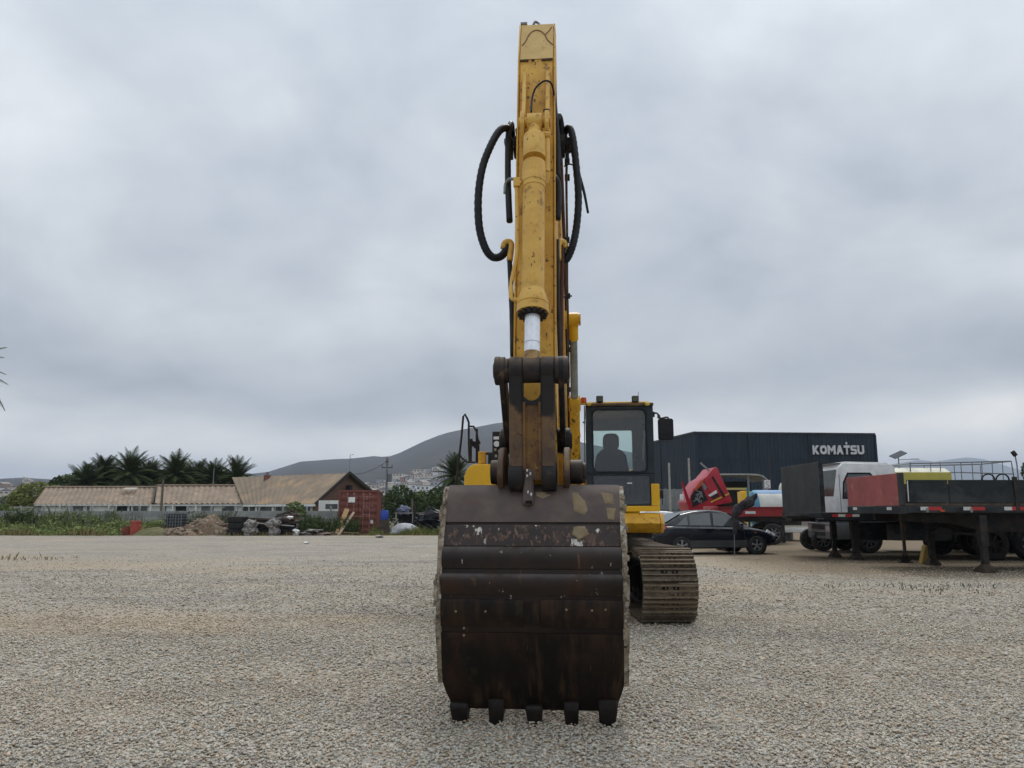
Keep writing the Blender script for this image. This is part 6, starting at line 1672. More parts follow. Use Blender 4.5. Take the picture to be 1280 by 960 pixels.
def truck_tilted():
    D = 36.0
    root = thing('tilted_cab_truck', 'red truck with its cab tipped forward and its door hanging open', 'truck', at(905, D))
    ox, oy = root.location.x, root.location.y
    def q(px, py, dy=0): p = P(px, py, D); return Vector((p.x - ox, dy, p.z))
    m = mat('red_cab_paint', (.40, .022, .04), (.33, .02, .032), 3, .4, spots=[((.24, .04, .03), 5, .66, .04)])
    out = [(863, 640), (860, 628), (866, 613), (874, 601), (883, 596), (893, 584), (897, 584.5), (901, 594), (914, 622), (916, 628), (905, 630), (890, 633), (876, 640), (866, 641)]
    mb = MB(); mb.prism([q(*p) for p in out], (0, 2.2, 0)); cb = mb.build('cab', m, root, bevel=.05)
    def slab(name, pts, y, t, mm, par=cb, bv=.0):
        mb = MB(); mb.prism([q(*p) + Vector((0, y, 0)) for p in pts], (0, t, 0)); return mb.build(name, mm, par, bevel=bv)
    slab('door_opening', [(863, 620), (875, 605.5), (885, 625), (866, 634)], -.02, .018, M_black)
    slab('side_panel', [(880, 601), (890, 594), (899, 614), (889, 619)], -.03, .028, m, bv=.01)
    slab('grab_recess', [(889, 597), (891, 595), (907, 621), (904, 622)], -.035, .01, M_black)
    slab('white_plate', [(885, 619), (895, 612.5), (896.5, 616), (887, 621)], -.045, .012, M_white)
    slab('step_recess', [(888, 621.5), (897, 616.5), (899, 620), (891, 624)], -.045, .01, M_black)
    slab('stripe', [(888, 627), (902, 620.5), (902.5, 622), (888.5, 628.5)], -.03, .01, mat('amber_stripe', (.65, .42, .05), None, 4, .4))
    slab('stripe', [(905, 619), (911, 616), (911.5, 617.8), (905.5, 620.6)], -.03, .01, mat('amber_stripe', (.65, .42, .05), None, 4, .4))
    slab('roof_visor', [(868, 610), (874, 602), (879, 598.5), (877, 606), (869, 614)], -.10, .09, mat('orange_red_plastic', (.5, .08, .03), None, 4, .4), bv=.02)
    slab('rubber_lining', [(876, 605), (879, 603.5), (884, 609), (881, 613)], -.03, .01, M_grey)
    mb = MB()
    r = random.Random(3)
    for k in range(9):
        p0 = q(866 + r.uniform(0, 12), 610 + r.uniform(3, 20)); p1 = q(868 + r.uniform(0, 12), 612 + r.uniform(3, 18))
        mb.tube([p0 + Vector((0, -.03, 0)), (p0 + p1) / 2 + Vector((r.uniform(-.1, .1), -.05, r.uniform(-.1, .1))), p1 + Vector((0, -.03, 0))], .025, 6, 3)
    each(mb, 'cable', M_grey, cb)
    mb = MB(); mb.prism([q(848.5, 603) + Vector((0, -.5, 0)), q(851, 603) + Vector((0, -.5, 0)), q(866, 638) + Vector((0, -.1, 0)), q(861, 640) + Vector((0, -.1, 0))], (.02, .12, 0)); dr = mb.build('door', m, root)
    mb = MB(); mb.box(q(850, 622, -.35), (.16, .1, .28)); mb.build('mirror', M_white, dr, bevel=.03)
    mb = MB(); mb.tube([q(879, 577.5, .6), q(890, 588, .5)], .045, 7); mb.build('exhaust_pipe', M_grey, cb)
    mb = MB()
    x0 = q(866, 640).x; zt = hz(643, D)
    for y in (.5, 1.6): mb.bb(x0 - .2, x0 + 4.6, y, y + .14, zt - .35, zt - .06)
    mb.bb(x0 + 2.2, x0 + 4.4, .3, 1.9, zt - .05, zt + .12); mb.bb(x0 + .6, x0 + 1.7, .7, 1.5, zt - .3, zt + .2); each(mb, 'chassis', M_chassis, root)
    slab('cab_floor', [(880, 640.5), (905, 630.5), (922, 631), (921, 645), (880, 646)], .2, 1.8, M_chassis, root)
    for x in (x0 + .5, x0 + 3.7):
        for s, y in ((-1, .15), (1, 2.05)): wheel(root, (x, y, .48), .48, .28, s, 8, M_grey)
truck_tilted()
def tank():
    D = 38
    a, b = P(956, 612, D), P(956, 658, D)
    rr = (a.z - b.z) / 2; zc = (a.z + b.z) / 2; xl = P(944, 635, D).x; ln = 1.62
    root = thing('water_tank', 'blue and white cylindrical tank on legs behind the charcoal headboard', 'tank', (xl, D + rr, 0))
    mbl = mat('blue_tank_paint', (.085, .22, .42), (.07, .19, .36), 2, .5); mbd = mat('deep_blue_tank_paint', (.02, .05, .12), None, 2, .5); mw = mat('cream_tank_band', (.62, .62, .58), None, 2, .5)
    n = 32
    def arc(a0, a1, m, nm):
        mb = MB(); k = 14; o = []; i_ = []
        for j in range(k + 1):
            t = R(a0 + (a1 - a0) * j / k); o.append((.25, -math.cos(t) * rr, zc + math.sin(t) * rr))
        mb2 = MB(); vs = []
        for x in (.25, ln):
            for p in o: vs.append((x, p[1], p[2]))
        mb2.add(vs, [(j, j + 1, k + 2 + j, k + 1 + j) for j in range(k)]); mb2.build(nm, m, root)
    arc(52, 180, mbl, 'tank_shell'); arc(2, 51.5, mw, 'white_band'); arc(-32, 1.5, mbl, 'tank_shell'); arc(-90, -32.5, mbd, 'tank_shell'); arc(180, 290, mbl, 'tank_shell')
    mb = MB(); mb.lathe([(.05, 0), (rr * .6, .03), (rr * .93, .14), (rr, .248)], (0, 0, zc), (1, 0, 0), n); mb.build('end_cap', mat('teal_blue_end', (.10, .27, .45), (.07, .30, .36), .8, .45), root)
    mb = MB()
    for x in (.5, 1.4):
        for y in (-.6, .6): mb.bb(x - .07, x + .07, y - .07, y + .07, 0, zc - rr * .72)
    mb.bb(.4, 1.5, -.75, -.65, .35, .5); each(mb, 'leg', M_chassis, root)
    mb = MB(); mb.bb(-.12, -.02, -.1, .0, .3, zc + rr * 1.15); mb.build('ladder_rail', mat('teal_paint', (.06, .24, .24), None, 3, .5), root)
    q = P(975, 607, 42); r2 = thing('white_dome', 'small cream rounded hood peeping left of the charcoal headboard', 'hood', (q.x + .35, 42, 0))
    mb = MB(); mb.blob((0, 0, hz(612, 42)), (.42, .4, .5), 14, 8); mb.build('hood', mat('cream_hood', (.62, .62, .52), None, 3, .5), r2); mb = MB(); mb.cyl((0, 0, 0), (0, 0, hz(612, 42) - .2), .2); mb.build('stem', M_grey, r2)
tank()
def pickup():
    D = 40
    c = P(992, 672, D)
    root = thing('white_pickup', 'cream white light truck facing the camera beneath the charcoal headboard', 'truck', (c.x, D, 0))
    m = mat('cream_truck_paint', (.62, .58, .48), None, 3, .4); hw = .95
    mb = MB(); mb.prism_x([(0, .5), (0, 1.15), (.1, 1.25), (.45, 2.05), (.7, 2.15), (2.1, 2.1), (2.1, .5)], -hw, hw); cb = mb.build('cab', m, root, bevel=.06)
    mb = MB(); mb.prism([(-hw + .12, .085, 1.30), (hw - .12, .085, 1.30), (hw - .2, .40, 2.0), (-hw + .2, .40, 2.0)], (0, -.02, .01)); mb.build('windscreen', M_carglass2, cb)
    for s in (-1, 1):
        mb = MB(); mb.box((s * .68, -.012, .92), (.38, .04, .26)); mb.build('headlight', mat('lamp_glass', (.4, .38, .38), (.3, .22, .22), 9, .15), cb, bevel=.03)
        mb = MB(); mb.box((s * 1.1, .3, 1.5), (.16, .1, .3)); mb.build('mirror', M_black, cb, bevel=.02)
        for y in (.6, 3.6): 
            o = wheel(root, (0, 0, 0), .36, .22, s, 8, M_grey); o.rotation_euler = (0, 0, R(-90)); o.location = (s * .8, y, .36)
    mb = MB(); mb.box((0, -.01, .92), (.9, .03, .22)); each(mb, 'grille', M_black, cb)
    mb = MB(); mb.box((0, -.06, .56), (1.95, .18, .24)); mb.build('bumper', M_white, cb, bevel=.04)
    mb = MB(); mb.bb(-hw, hw, 2.15, 4.6, .6, 1.2); mb.build('load_bed', m, root)
pickup()
# dark cloth drooping on a thin stake in front of the sedan
q = G(917.5, 693)
root = thing('draped_cloth', 'dark ragged cloth hung over a thin pale stake in front of the sedan', 'cloth', (q.x, 27.0, 0))
q.x = P(917.5, 680, 27.0).x; root.location.x = q.x
def cq(px, py): p = P(px, py, 27.0); return Vector((p.x - q.x, 0, p.z))
mb = MB(); r = random.Random(4)
mb.tube([cq(917.5, 668), cq(917.5, 655), cq(918.5, 645), cq(922, 638), cq(929, 630), cq(936, 626), cq(943, 624)], [.04, .08, .12, .15, .15, .13, .03], 12, 4)
mb.tube([cq(930, 633), cq(937, 629), cq(943, 621), cq(944.5, 617)], [.12, .14, .10, .02], 9, 4)
mb.tube([cq(921, 650), cq(920, 657), cq(920, 667)], [.1, .07, .05], 8, 3); mb.tube([cq(922, 660), cq(926, 659), cq(928, 663)], [.06, .07, .05], 8, 3)
vs = []
for v in mb.v:
    p = Vector(v); p += Vector((mnoise.noise(p * 5), mnoise.noise(p * 5 + Vector((9, 0, 0))), mnoise.noise(p * 6 + Vector((0, 7, 0))))) * .07; vs.append(tuple(p))
mb.v = vs
mb.build('cloth', mat('dark_grey_cloth', (.028, .026, .032), (.05, .045, .052), 5, .95, bump=(14, .8, .04)), root)
mb = MB(); mb.tube([(0, 0, 0), cq(917.5, 640), cq(920, 632)], .012, 6); mb.build('stake', M_grey, root)

# ------------------------------------------------------------------ houses on the left
M_tile = mat('clay_tile_roof', (.265, .20, .145), (.20, .153, .112), .9, .9, spots=[((.36, .27, .19), 2.4, .62, .05), ((.13, .10, .08), 3, .68, .05)], rnd=.0)
M_tile2 = mat('brown_sheet_roof', (.235, .182, .13), (.18, .14, .10), .6, .9, spots=[((.33, .23, .14), .5, .56, .10), ((.12, .09, .07), 2.5, .70, .04)])
M_wallbrown = mat('brown_board_wall', (.165, .095, .07), (.13, .075, .055), 1.5, .85)
M_winglass = mat('house_window_glass', (.05, .06, .06), (.025, .03, .03), .8, .1, spec=.8)
def roof_slope(root, name, e0, e1, r0, r1, m, pitch=.46, amp=.05):
    """corrugated slope: e0-e1 along the eave, r0-r1 along the ridge"""
    e0, e1, r0, r1 = map(Vector, (e0, e1, r0, r1))
    n = (e1 - e0).cross(r0 - e0).normalized()
    if n.z < 0: n = -n
    k = max(2, int((e1 - e0).length / pitch)); vs = []
    for i in range(k * 4 + 1):
        t = i / (k * 4); o = amp * (math.sin(2 * math.pi * i / 4))
        a = e0.lerp(e1, t); b = r0.lerp(r1, t)
        for s in range(4):
            lift = .03 * (1 - (s % 2)) * 0
            vs.append(a.lerp(b, s / 3) + n * o)
    mb = MB(); mb.add(vs, [(i * 4 + s, i * 4 + 4 + s, i * 4 + 5 + s, i * 4 + 1 + s) for i in range(k * 4) for s in range(3)])
    return mb.build(name, m, root, recalc=False, flat=False, angle=80)
def long_house():
    Y = 70; x0 = P(52, 630, Y).x; xm = P(194, 630, Y).x; x1 = P(304, 630, Y).x
    root = thing('long_house', 'long low white house with a clay tiled roof behind the concrete wall', 'house', (x0, Y, 0))
    ze = hz(630.5, Y)
    r1z, r2z = hz(609.5, 74), hz(607.5, 74)
    L_ = x1 - x0; m_ = xm - x0
    rl = P(57, 610, 74).x - x0; rm = P(195.5, 610, 74).x - x0; rr_ = P(312, 610, 74).x - x0
    roof_slope(root, 'roof', (-.5, -.25, ze), (m_ - .1, -.25, ze), (rl, 4, r1z), (rm - .1, 4, r1z), M_tile)
    roof_slope(root, 'roof', (m_ + .05, -.25, ze + .07), (L_, -.25, ze + .07), (rm + .05, 4, r2z), (rr_, 4, r2z), M_tile)
    roof_slope(root, 'roof', (L_, 8.5, ze), (-1.5, 8.5, ze), (rr_, 4.02, r1z), (rl, 4.02, r1z), M_tile)
    roof_slope(root, 'roof', (-1.5, 8.5, ze), (-.5, -.5, ze), (rl, 4.01, r1z), (rl, 3.99, r1z), M_tile)
    mb = MB(); mb.beam((m_ - .02, -.5, ze + .06), (rm - .02, 4, r2z + .06), .12, .14); mb.build('verge', mat('dark_verge', (.07, .06, .05), None, 3, .9), root)
    mb = MB(); mb.tube([(rl, 4, r1z + .05), (rm, 4, r1z + .05)], .11, 6); mb.tube([(rm + .05, 4, r2z + .05), (rr_, 4, r2z + .05)], .11, 6); each(mb, 'ridge_cap', M_tile, root)
    mb = MB(); mb.bb(-.45, L_, -.32, -.20, ze - .12, ze - .01); mb.build('fascia', M_white, root)
    mb = MB(); mb.bb(0, L_, 0, 8, 0, ze - .05); wl = mb.build('wall', M_whitedull, root)
    for pa_, pb_, dark in ((91, 105, 1), (108.5, 113, 1), (144, 160, 2), (162, 164.5, 2), (166.5, 185, 0), (201, 209, 1), (219.5, 237, 2), (251.5, 268, 1), (278, 296, 0)):
        xa, xb = P(pa_, 635, Y).x - x0, P(pb_, 635, Y).x - x0
        z0_, z1_ = hz(639.5, Y), hz(632.3, Y)
        mb = MB(); mb.ring([(x, -.002, z) for x, z in rect_like(xa - .06, xb + .06, z0_ - .06, z1_ + .06)], [(x, -.002, z) for x, z in rect_like(xa + .02, xb - .02, z0_ + .03, z1_ - .03)], (0, -.06, 0)); wf = mb.build('window', M_whitedull, root)
        mb = MB(); mb.bb(xa + .01, xb - .01, -.03, -.004, z0_ + .02, z1_ - .02); mb.build('pane', (M_winglass, mat('grey_blind', (.17, .18, .19), None, 2, .6), mat('dark_opening', (.012, .014, .016), None, 2, .5))[dark], wf)
    mb = MB()
    for px in (72, 134, 186, 214, 243): xa = P(px, 635, Y - .6).x - x0; mb.bb(xa - .07, xa + .07, -.31, -.2, 0, ze - .125)
    each(mb, 'veranda_post', M_whitedull, root)
    for k, (px, d_) in enumerate(((150, 2.0), (162, 2.1))):
        pass
    mb = MB(); xa = P(165, 612, 73).x - x0; mb.box((xa, 2.7, r1z - .15), (1.2, .5, .06), Matrix.Rotation(R(23), 3, 'X')); mb.build('skylight', mat('pale_skylight', (.45, .40, .33), None, 3, .6), root)
    mb = MB(); mb.bb(-3.0, -.05, .8, 5, 0, 1.75); mb.build('annex_wall', M_whitedull, root)
    mb = MB(); mb.bb(-3.3, -.1, .5, 5.2, 1.752, 1.86); mb.build('annex_roof', mat('grey_flat_roof', (.42, .40, .38), None, 3, .8), root)
    mb = MB(); mb.bb(-2.2, -.4, .77, .797, 1.0, 1.5); mb.build('annex_opening', M_black, root)
long_house()
def gable_house():
    Rr, B = P(290, 596, 76), P(437, 592, 67)
    ridge_dir = (B - Rr); ridge_dir.z = 0
    zr = 4.72; ze = 2.06
    root = thing('gable_house', 'larger house with a brown board gable and wide brown roof left of the red container', 'house', (B.x, B.y, 0))
    o = Vector((B.x, B.y, 0))
    r0 = Vector((Rr.x, Rr.y, zr)) - o; r1 = Vector((0, 0, zr))
    A = P(394, 631, 63) - o; A.z = ze
    C = Vector((2.1, 4.7, 2.5))
    Lf = P(304, 631, 69) - o; Lf.z = ze
    roof_slope(root, 'roof', Lf, A, r0, r1, M_tile2, .5, .018)
    Cb = r0 + (C - r1); Cb.z = C.z
    roof_slope(root, 'roof', C, Cb, r1 + Vector((.02, .02, 0)), r0, M_tile2, .5, .018)
    dn = (r1 - r0).normalized(); dn.z = 0
    gx = dn * .0
    ins = -dn * .35
    mb = MB(); mb.prism([A + ins + Vector((.15, .25, -A.z - 0.0)), A + ins + Vector((.15, .25, -.12)), Vector((0, 0, zr - .22)) + ins, C + ins + Vector((-.12, -.25, -.14)), Vector((C.x - .12, C.y - .25, 0)) + ins], -dn * .25)
    gw = mb.build('gable_wall', M_wallbrown, root)
    mb = MB(); mb.beam(A + Vector((0, 0, -.03)), r1 + Vector((0, 0, .02)), .10, .26); mb.beam(r1 + Vector((0, 0, .02)), C + Vector((0, 0, -.03)), .10, .26); each(mb, 'barge_board', mat('dark_barge_board', (.05, .04, .035), None, 3, .8), root)
    q = P(438, 609.5, 66.6) - o; mb = MB(); mb.box(q + ins * .5 + Vector((0.0, .1, 0)), (.3, .5, .42), Matrix.Rotation(math.atan2(dn.y, dn.x) + R(90), 3, 'Z')); mb.build('gable_vent', M_black, gw)
    # front wall, set back under the eave
    wl0, wl1 = Lf + Vector((.3, .5, 0)), A + Vector((-.35, .75, 0))
    t = (wl1 - wl0); t.z = 0; nn = Vector((t.y, -t.x, 0)).normalized()
    mb = MB(); mb.prism([Vector((wl0.x, wl0.y, 0)), Vector((wl1.x, wl1.y, 0)), Vector((wl1.x, wl1.y, ze - .05)), Vector((wl0.x, wl0.y, ze - .05))], -nn * .2); fw = mb.build('wall', M_whitedull, root)
    mb = MB(); mb.beam(Lf + Vector((0, 0, -.12)) + nn * .02, A + Vector((0, 0, -.12)) + nn * .02, .1, .18); mb.build('fascia', M_whitedull, root)
    for a_, b_ in ((.03, .18), (.2, .42), (.45, .66), (.7, .96)):
        p0 = wl0.lerp(wl1, a_); p1 = wl0.lerp(wl1, b_); mb = MB()
        for z0_, z1_ in ((hz(639, 67), hz(633, 67)),):
            mb.prism([Vector((p0.x, p0.y, z0_)) + nn * .004, Vector((p1.x, p1.y, z0_)) + nn * .004, Vector((p1.x, p1.y, z1_)) + nn * .004, Vector((p0.x, p0.y, z1_)) + nn * .004], nn * .03)
        mb.build('window', M_winglass, fw)
    mb = MB()
    for f in (.19, .43, .68): p0 = Lf.lerp(A, f); mb.bb(p0.x - .08, p0.x + .08, p0.y + .1, p0.y + .26, 0, ze - .2)
    each(mb, 'veranda_post', M_whitedull, root)
    # end triangle at the far left end of the roof
    mb = MB(); mb.prism([Lf + Vector((.1, 0, 0)), Cb + Vector((.1, 0, 0)), r0 + Vector((.1, 0, -.08))], dn * .2); mb.build('end_wall', M_wallbrown, root)
    q = P(334, 596, 72.5) - o; mb = MB(); mb.box((q.x, q.y, 4.35), (.5, .5, .9)); ch = mb.build('chimney', mat('brick_red_chimney', (.22, .10, .08), None, 5, .9), root)
    mb = MB(); mb.cyl((q.x, q.y, 4.7), (q.x, q.y, hz(590, 72.5)), .14, n=10); mb.build('flue', M_grey, ch)
    q = P(437, 592, 67.5) - o; mb = MB(); zt = hz(568.5, 67.5); mb.tube([(q.x, q.y, 4.6), (q.x, q.y, zt), (q.x + .3, q.y, zt + .02)], .03, 6); mb.build('antenna_mast', M_grey, root)
    # white lean-to wall between the gable and the container
    mb = MB(); p0, p1 = P(398, 640, 61) - o, P(428, 640, 61) - o; mb.bb(p0.x, p1.x + 1, p0.y, p0.y + .2, 0, hz(625.5, 61)); mb.build('side_wall', M_whitedull, root)
    mb = MB(); p0, p1 = P(407, 632, 61) - o, P(422, 632, 61) - o; mb.bb(p0.x, p1.x, p0.y - .04, p0.y - .004, hz(636, 61), hz(630, 61)); mb.build('window', M_winglass, root)
gable_house()
# precast concrete wall: three slabs between each pair of posts
def wall():
    Y = 56; x0 = -44.0; n = 17; bw = 1.72
    root = thing('concrete_wall', 'low grey precast concrete wall with taller posts running in front of the houses', 'wall', (x0, Y, 0))
    M_conc = mat('grey_concrete', (.33, .335, .33), (.26, .265, .265), .9, .9, rnd=.08)
    hs = .5
    mb = MB(); mb.bb(.07, bw - .07, -.03, .03, .0, hs - .012); me = mb.mesh('slab', M_conc, bevel=.006)
    mb = MB(); mb.bb(-.055, .055, -.07, .07, 0, 1.85); mp = mb.mesh('post', M_conc, bevel=.01)
    N_ = 19
    for i in range(N_):
        for k in range(3):
            o = bpy.data.objects.new('slab', me); COL.objects.link(o); o.parent = root; o.location = (i * bw, 0, .01 + k * hs)
    for i in range(N_ + 1):
        o = bpy.data.objects.new('post', mp); COL.objects.link(o); o.parent = root; o.location = (i * bw, 0, 0)
wall()
# ------------------------------------------------------------------ poles
def pole(name, label, px, py, d, r=.1, m=None, cross=False):
    c = at(px, d); z = hz(py, d); root = thing(name, label, 'pole', c)
    mb = MB(); mb.cyl((0, 0, 0), (0, 0, z), r, r * .75, 9); mb.build('shaft', m or M_wood, root)
    if cross:
        mb = MB(); mb.beam((-.12, 0, z - .35), (.12, 0, z - .35), .5, .1); mb.beam((-.5, 0, z - .9), (.5, 0, z - .9), .08, .1); mb.build('cross_arm', M_wood, root)
        mb = MB()
        for x in (-.45, .45): mb.cyl((x, 0, z - .85), (x, 0, z - .6), .05, n=8)
        mb.cyl((.28, 0, z - 2.2), (.28, 0, z - 1.5), .18, n=10); each(mb, 'insulator', M_grey, root)
    return root
pole('utility_pole', 'grey utility pole with a cross arm right of the brown gable', 486, 572, 70, .13, M_grey, True)
pole('wooden_pole', 'short brown pole rising in front of the tiled roof of the long house', 211.5, 599.5, 60, .11)
pole('lamp_mast', 'thin grey mast above the right end of the long tiled roof', 273, 585, 76, .05, M_grey)
pole('wooden_post', 'short pale post at the right of the red container', 518, 624, 58, .09)
pole('iron_post', 'dark iron post beside the scrap heap near the bucket', 521, 632, 51, .1, M_chassis)
a, b = P(485, 576, 70), P(440, 593, 69)
mb = MB(); mb.tube([a, a.lerp(b, .35) + Vector((0, 0, -.25)), a.lerp(b, .7) + Vector((0, 0, -.25)), b], .018, 5, 4)
wire = mb.build('overhead_wire', M_chassis); tag(wire, 'thin overhead wire from the utility pole to the brown gable', 'wire')

# ------------------------------------------------------------------ container and the things along the yard edge
def container():
    D = 50.5
    a = P(423.5, 668, D); b = P(470.5, 668, D)
    wd = b.x - a.x; z0_, z1_ = .12, hz(612.5, D)
    root = thing('shipping_container', 'rust red shipping container with closed doors at the edge of the yard', 'container', ((a.x + b.x) / 2, D, 0), R(7))
    m = mat('rust_red_container_paint', (.185, .06, .042), (.135, .043, .032), 1.8, .6, spots=[((.10, .035, .03), 4, .62, .06), ((.30, .13, .10), 9, .68, .03)])
    hw = wd / 2
    def corr(p0, p1, nm, n=16, z0=z0_ + .12, z1=z1_ - .1):
        p0 = Vector(p0); p1 = Vector(p1); t = (p1 - p0); nn = Vector((t.y, -t.x, 0)).normalized(); vs = []
        k = n * 4
        for i in range(k + 1):
            o = (0, 0, .05, .05)[i % 4]; p = p0 + t * (i / k) - nn * o; vs += [(p.x, p.y, z0), (p.x, p.y, z1)]
        mb = MB(); mb.add(vs, [(2 * i, 2 * i + 2, 2 * i + 3, 2 * i + 1) for i in range(k)]); return mb.build(nm, m, root, recalc=False, flat=True)
    corr((hw, 0, 0), (hw, 6, 0), 'side_wall', 20); corr((-hw, 6, 0), (-hw, 0, 0), 'side_wall', 20); corr((hw, 6, 0), (-hw, 6, 0), 'rear_wall', 8)
    mb = MB(); mb.bb(-hw, hw, .12, 6, z1_ - .08, z1_ - .02); mb.build('roof', m, root)
    mb = MB()
    for x in (-hw, hw):
        for y in (.06, 5.94): mb.bb(x - .07, x + .07, y - .07, y + .07, 0, z1_)
    mb.bb(-hw + .071, hw - .071, -.01, .12, z1_ - .13, z1_ - .005); mb.bb(-hw + .071, hw - .071, -.01, .12, .0, z0_ + .02)
    for s in (-1, 1): mb.bb(s * hw - .05, s * hw + .05, .131, 5.87, 0, .14); mb.bb(s * hw - .05, s * hw + .05, .131, 5.87, z1_ - .12, z1_)
    each(mb, 'frame_member', m, root)
    for s in (-1, 1):
        x0, x1 = sorted((s * .015, s * (hw - .08))); mb = MB(); zz0, zz1 = z0_ + .05, z1_ - .15; vs = []; nr = 6
        for i in range(nr * 4 + 1):
            o = (0, 0, .035, .035)[i % 4]; z = zz0 + (zz1 - zz0) * i / (nr * 4); vs += [(x0, .02 + o, z), (x1, .02 + o, z)]
        mb.add(vs, [(2 * i, 2 * i + 1, 2 * i + 3, 2 * i + 2) for i in range(nr * 4)]); dr = mb.build('door', m, root, recalc=False, flat=True)
        for x in (s * .30, s * .72):
            mb = MB(); mb.cyl((x, -.03, zz0), (x, -.03, zz1), .025, n=8)
            for z in (zz0 + .1, 1.2, zz1 - .1): mb.box((x, -.02, z), (.12, .05, .1))
            mb.box((x - s * .12, -.04, 1.15), (.3, .03, .04)); mb.build('locking_bar', mat('faded_pink_steel', (.34, .17, .14), (.26, .1, .09), 6, .5), dr)
        if s < 0:
            mb = MB(); mb.box((-.44, -.06, 2.22), (.42, .01, .34)); mb.build('white_placard', M_whitedull, dr)
        else:
            mb = MB(); mb.box((.78 + .1, -.02, .82), (.17, .02, .22)); mb.build('white_placard', M_white, dr)
            mb = MB()
            for z, n_, ln in ((2.42, 4, .1), (2.28, 2, .1), (1.82, 4, .1), (1.7, 3, .1), (1.28, 3, .1)):
                for k in range(n_): mb.box((.36 + k * .17, .01, z), (ln, .012, .07))
            each(mb, 'faded_mark', mat('faded_mark_paint', (.40, .22, .2), None, 5, .7), dr)
container()
M_plank = mat('raw_plank', (.50, .34, .16), (.42, .28, .13), 4, .8, stretch=(1, 1, .2))
def plank(label, a, b, wd, th, m=M_plank, name='plank', cat='plank', group=None, up=(0, 1, 0)):
    a = Vector(a); b = Vector(b); mid_ = (a + b) / 2
    mb = MB(); mb.beam(a - Vector((mid_.x, mid_.y, 0)), b - Vector((mid_.x, mid_.y, 0)), wd, th, up)
    o = mb.build(name, m, bevel=.004); o.location = (mid_.x, mid_.y, 0); return tag(o, label, cat, group)
a, b = P(420, 671, 49.3), P(434, 636, 50.2); plank('wide yellow plank leaning against the red container doors', a, b, .30, .04)
a, b = P(421.5, 671, 49.1), P(442.5, 640, 50.2); plank('narrower pale plank leaning beside the wide yellow plank', a, b, .15, .04, mat('pale_plank', (.52, .38, .27), None, 4, .8))
def tyre(label, c, r, wd, tilt=(0, 0, 0), group='worn tyres of the stack by the mound'):
    root = thing('tyre', label, 'tyre', c, 0, group); root.rotation_euler = tilt
    mb = MB(); n = 28
    prof = [(r * .58, -wd * .32), (r * .66, -wd * .46), (r * .9, -wd * .5), (r * .985, -wd * .38), (r, -wd * .1), (r, wd * .1), (r * .985, wd * .38), (r * .9, wd * .5), (r * .66, wd * .46), (r * .58, wd * .32)]
    vs = []
    for p, h in prof:
        for k in range(n): a = 2 * math.pi * k / n; vs.append((p * math.cos(a), p * math.sin(a), h + wd / 2))
    m_ = len(prof); mb.add(vs, [(j * n + k, j * n + (k + 1) % n, ((j + 1) % m_) * n + (k + 1) % n, ((j + 1) % m_) * n + k) for j in range(m_) for k in range(n)])
    mb.build('casing', M_tyre, root)
    mb = MB()
    for k in range(24):
        a = 2 * math.pi * k / 24; c_ = Vector((math.cos(a) * r, math.sin(a) * r, wd / 2)); mb.box(c_, (.03, .12, wd * .8), Matrix.Rotation(a, 3, 'Z'))
    mb.build('tread', M_tyre, root); root.children[1]['kind'] = 'stuff'
    return root
D = 49.6
sc_ = D / FPX
for i, (px, lb) in enumerate(((306, 'bottom tyre of the left tyre stack beside the mound'), (307.5, 'middle tyre of the left tyre stack'), (306.5, 'top tyre of the left tyre stack'))):
    tyre(lb, (*at(px, D)[:2], i * .39), .64, .38)
for i, (px, lb) in enumerate(((342, 'lower tyre of the middle stack under the rusty sheets'), (341, 'upper tyre of the middle stack under the rusty sheets'), (366, 'lower tyre of the right stack under the timber'), (365, 'upper tyre of the right stack under the timber'))):
    tyre(lb, (*at(px, D + .2)[:2], (i % 2) * .42), .62, .4)
M_conc2 = mat('pale_broken_concrete', (.38, .36, .33), (.11, .10, .095), 5, .95, bump=(9, .6, .03))
def lump(name, label, cat, c, rad, m, seed, group=None, jit=.25):
    mb = MB(); mb.blob((0, 0, rad[2] * .7), rad, 13, 9, jit, seed)
    mb.v = [tuple(Vector(p) + Vector((mnoise.noise(Vector(p) * 9 + Vector((seed, 0, 0))), mnoise.noise(Vector(p) * 9 + Vector((0, seed, 4))), mnoise.noise(Vector(p) * 8 + Vector((2, 2, seed))))) * min(rad) * .35) for p in mb.v]; o = mb.build(name, m, flat=True); o.location = c; return tag(o, label, cat, group)
for k, (px, py, w_, h_, lb) in enumerate(((322, 672, .46, .42, 'lower pale concrete block between the tyre stacks'), (322, 663, .42, .36, 'upper pale concrete block between the tyre stacks'), (351, 672, .42, .4, 'lower grey concrete lump in front of the right stack'), (350, 662, .44, .38, 'upper grey concrete lump in front of the right stack'))):
    lump('concrete_block', lb, 'concrete block', (*at(px, 48.9)[:2], 0 if k % 2 == 0 else .5), (w_, .3, h_ * .8), M_conc2, k)
M_oldwood = mat('dark_weathered_timber', (.055, .045, .038), (.10, .085, .07), 3, .9, stretch=(.3, 1, 1))
plank('long pale grey plank laid across the tyre stacks', P(318, 653.5, 49.1), P(367.5, 657.5, 49.1), .2, .07, mat('grey_plank', (.36, .35, .34), None, 4, .8), up=(0, 0, 1))
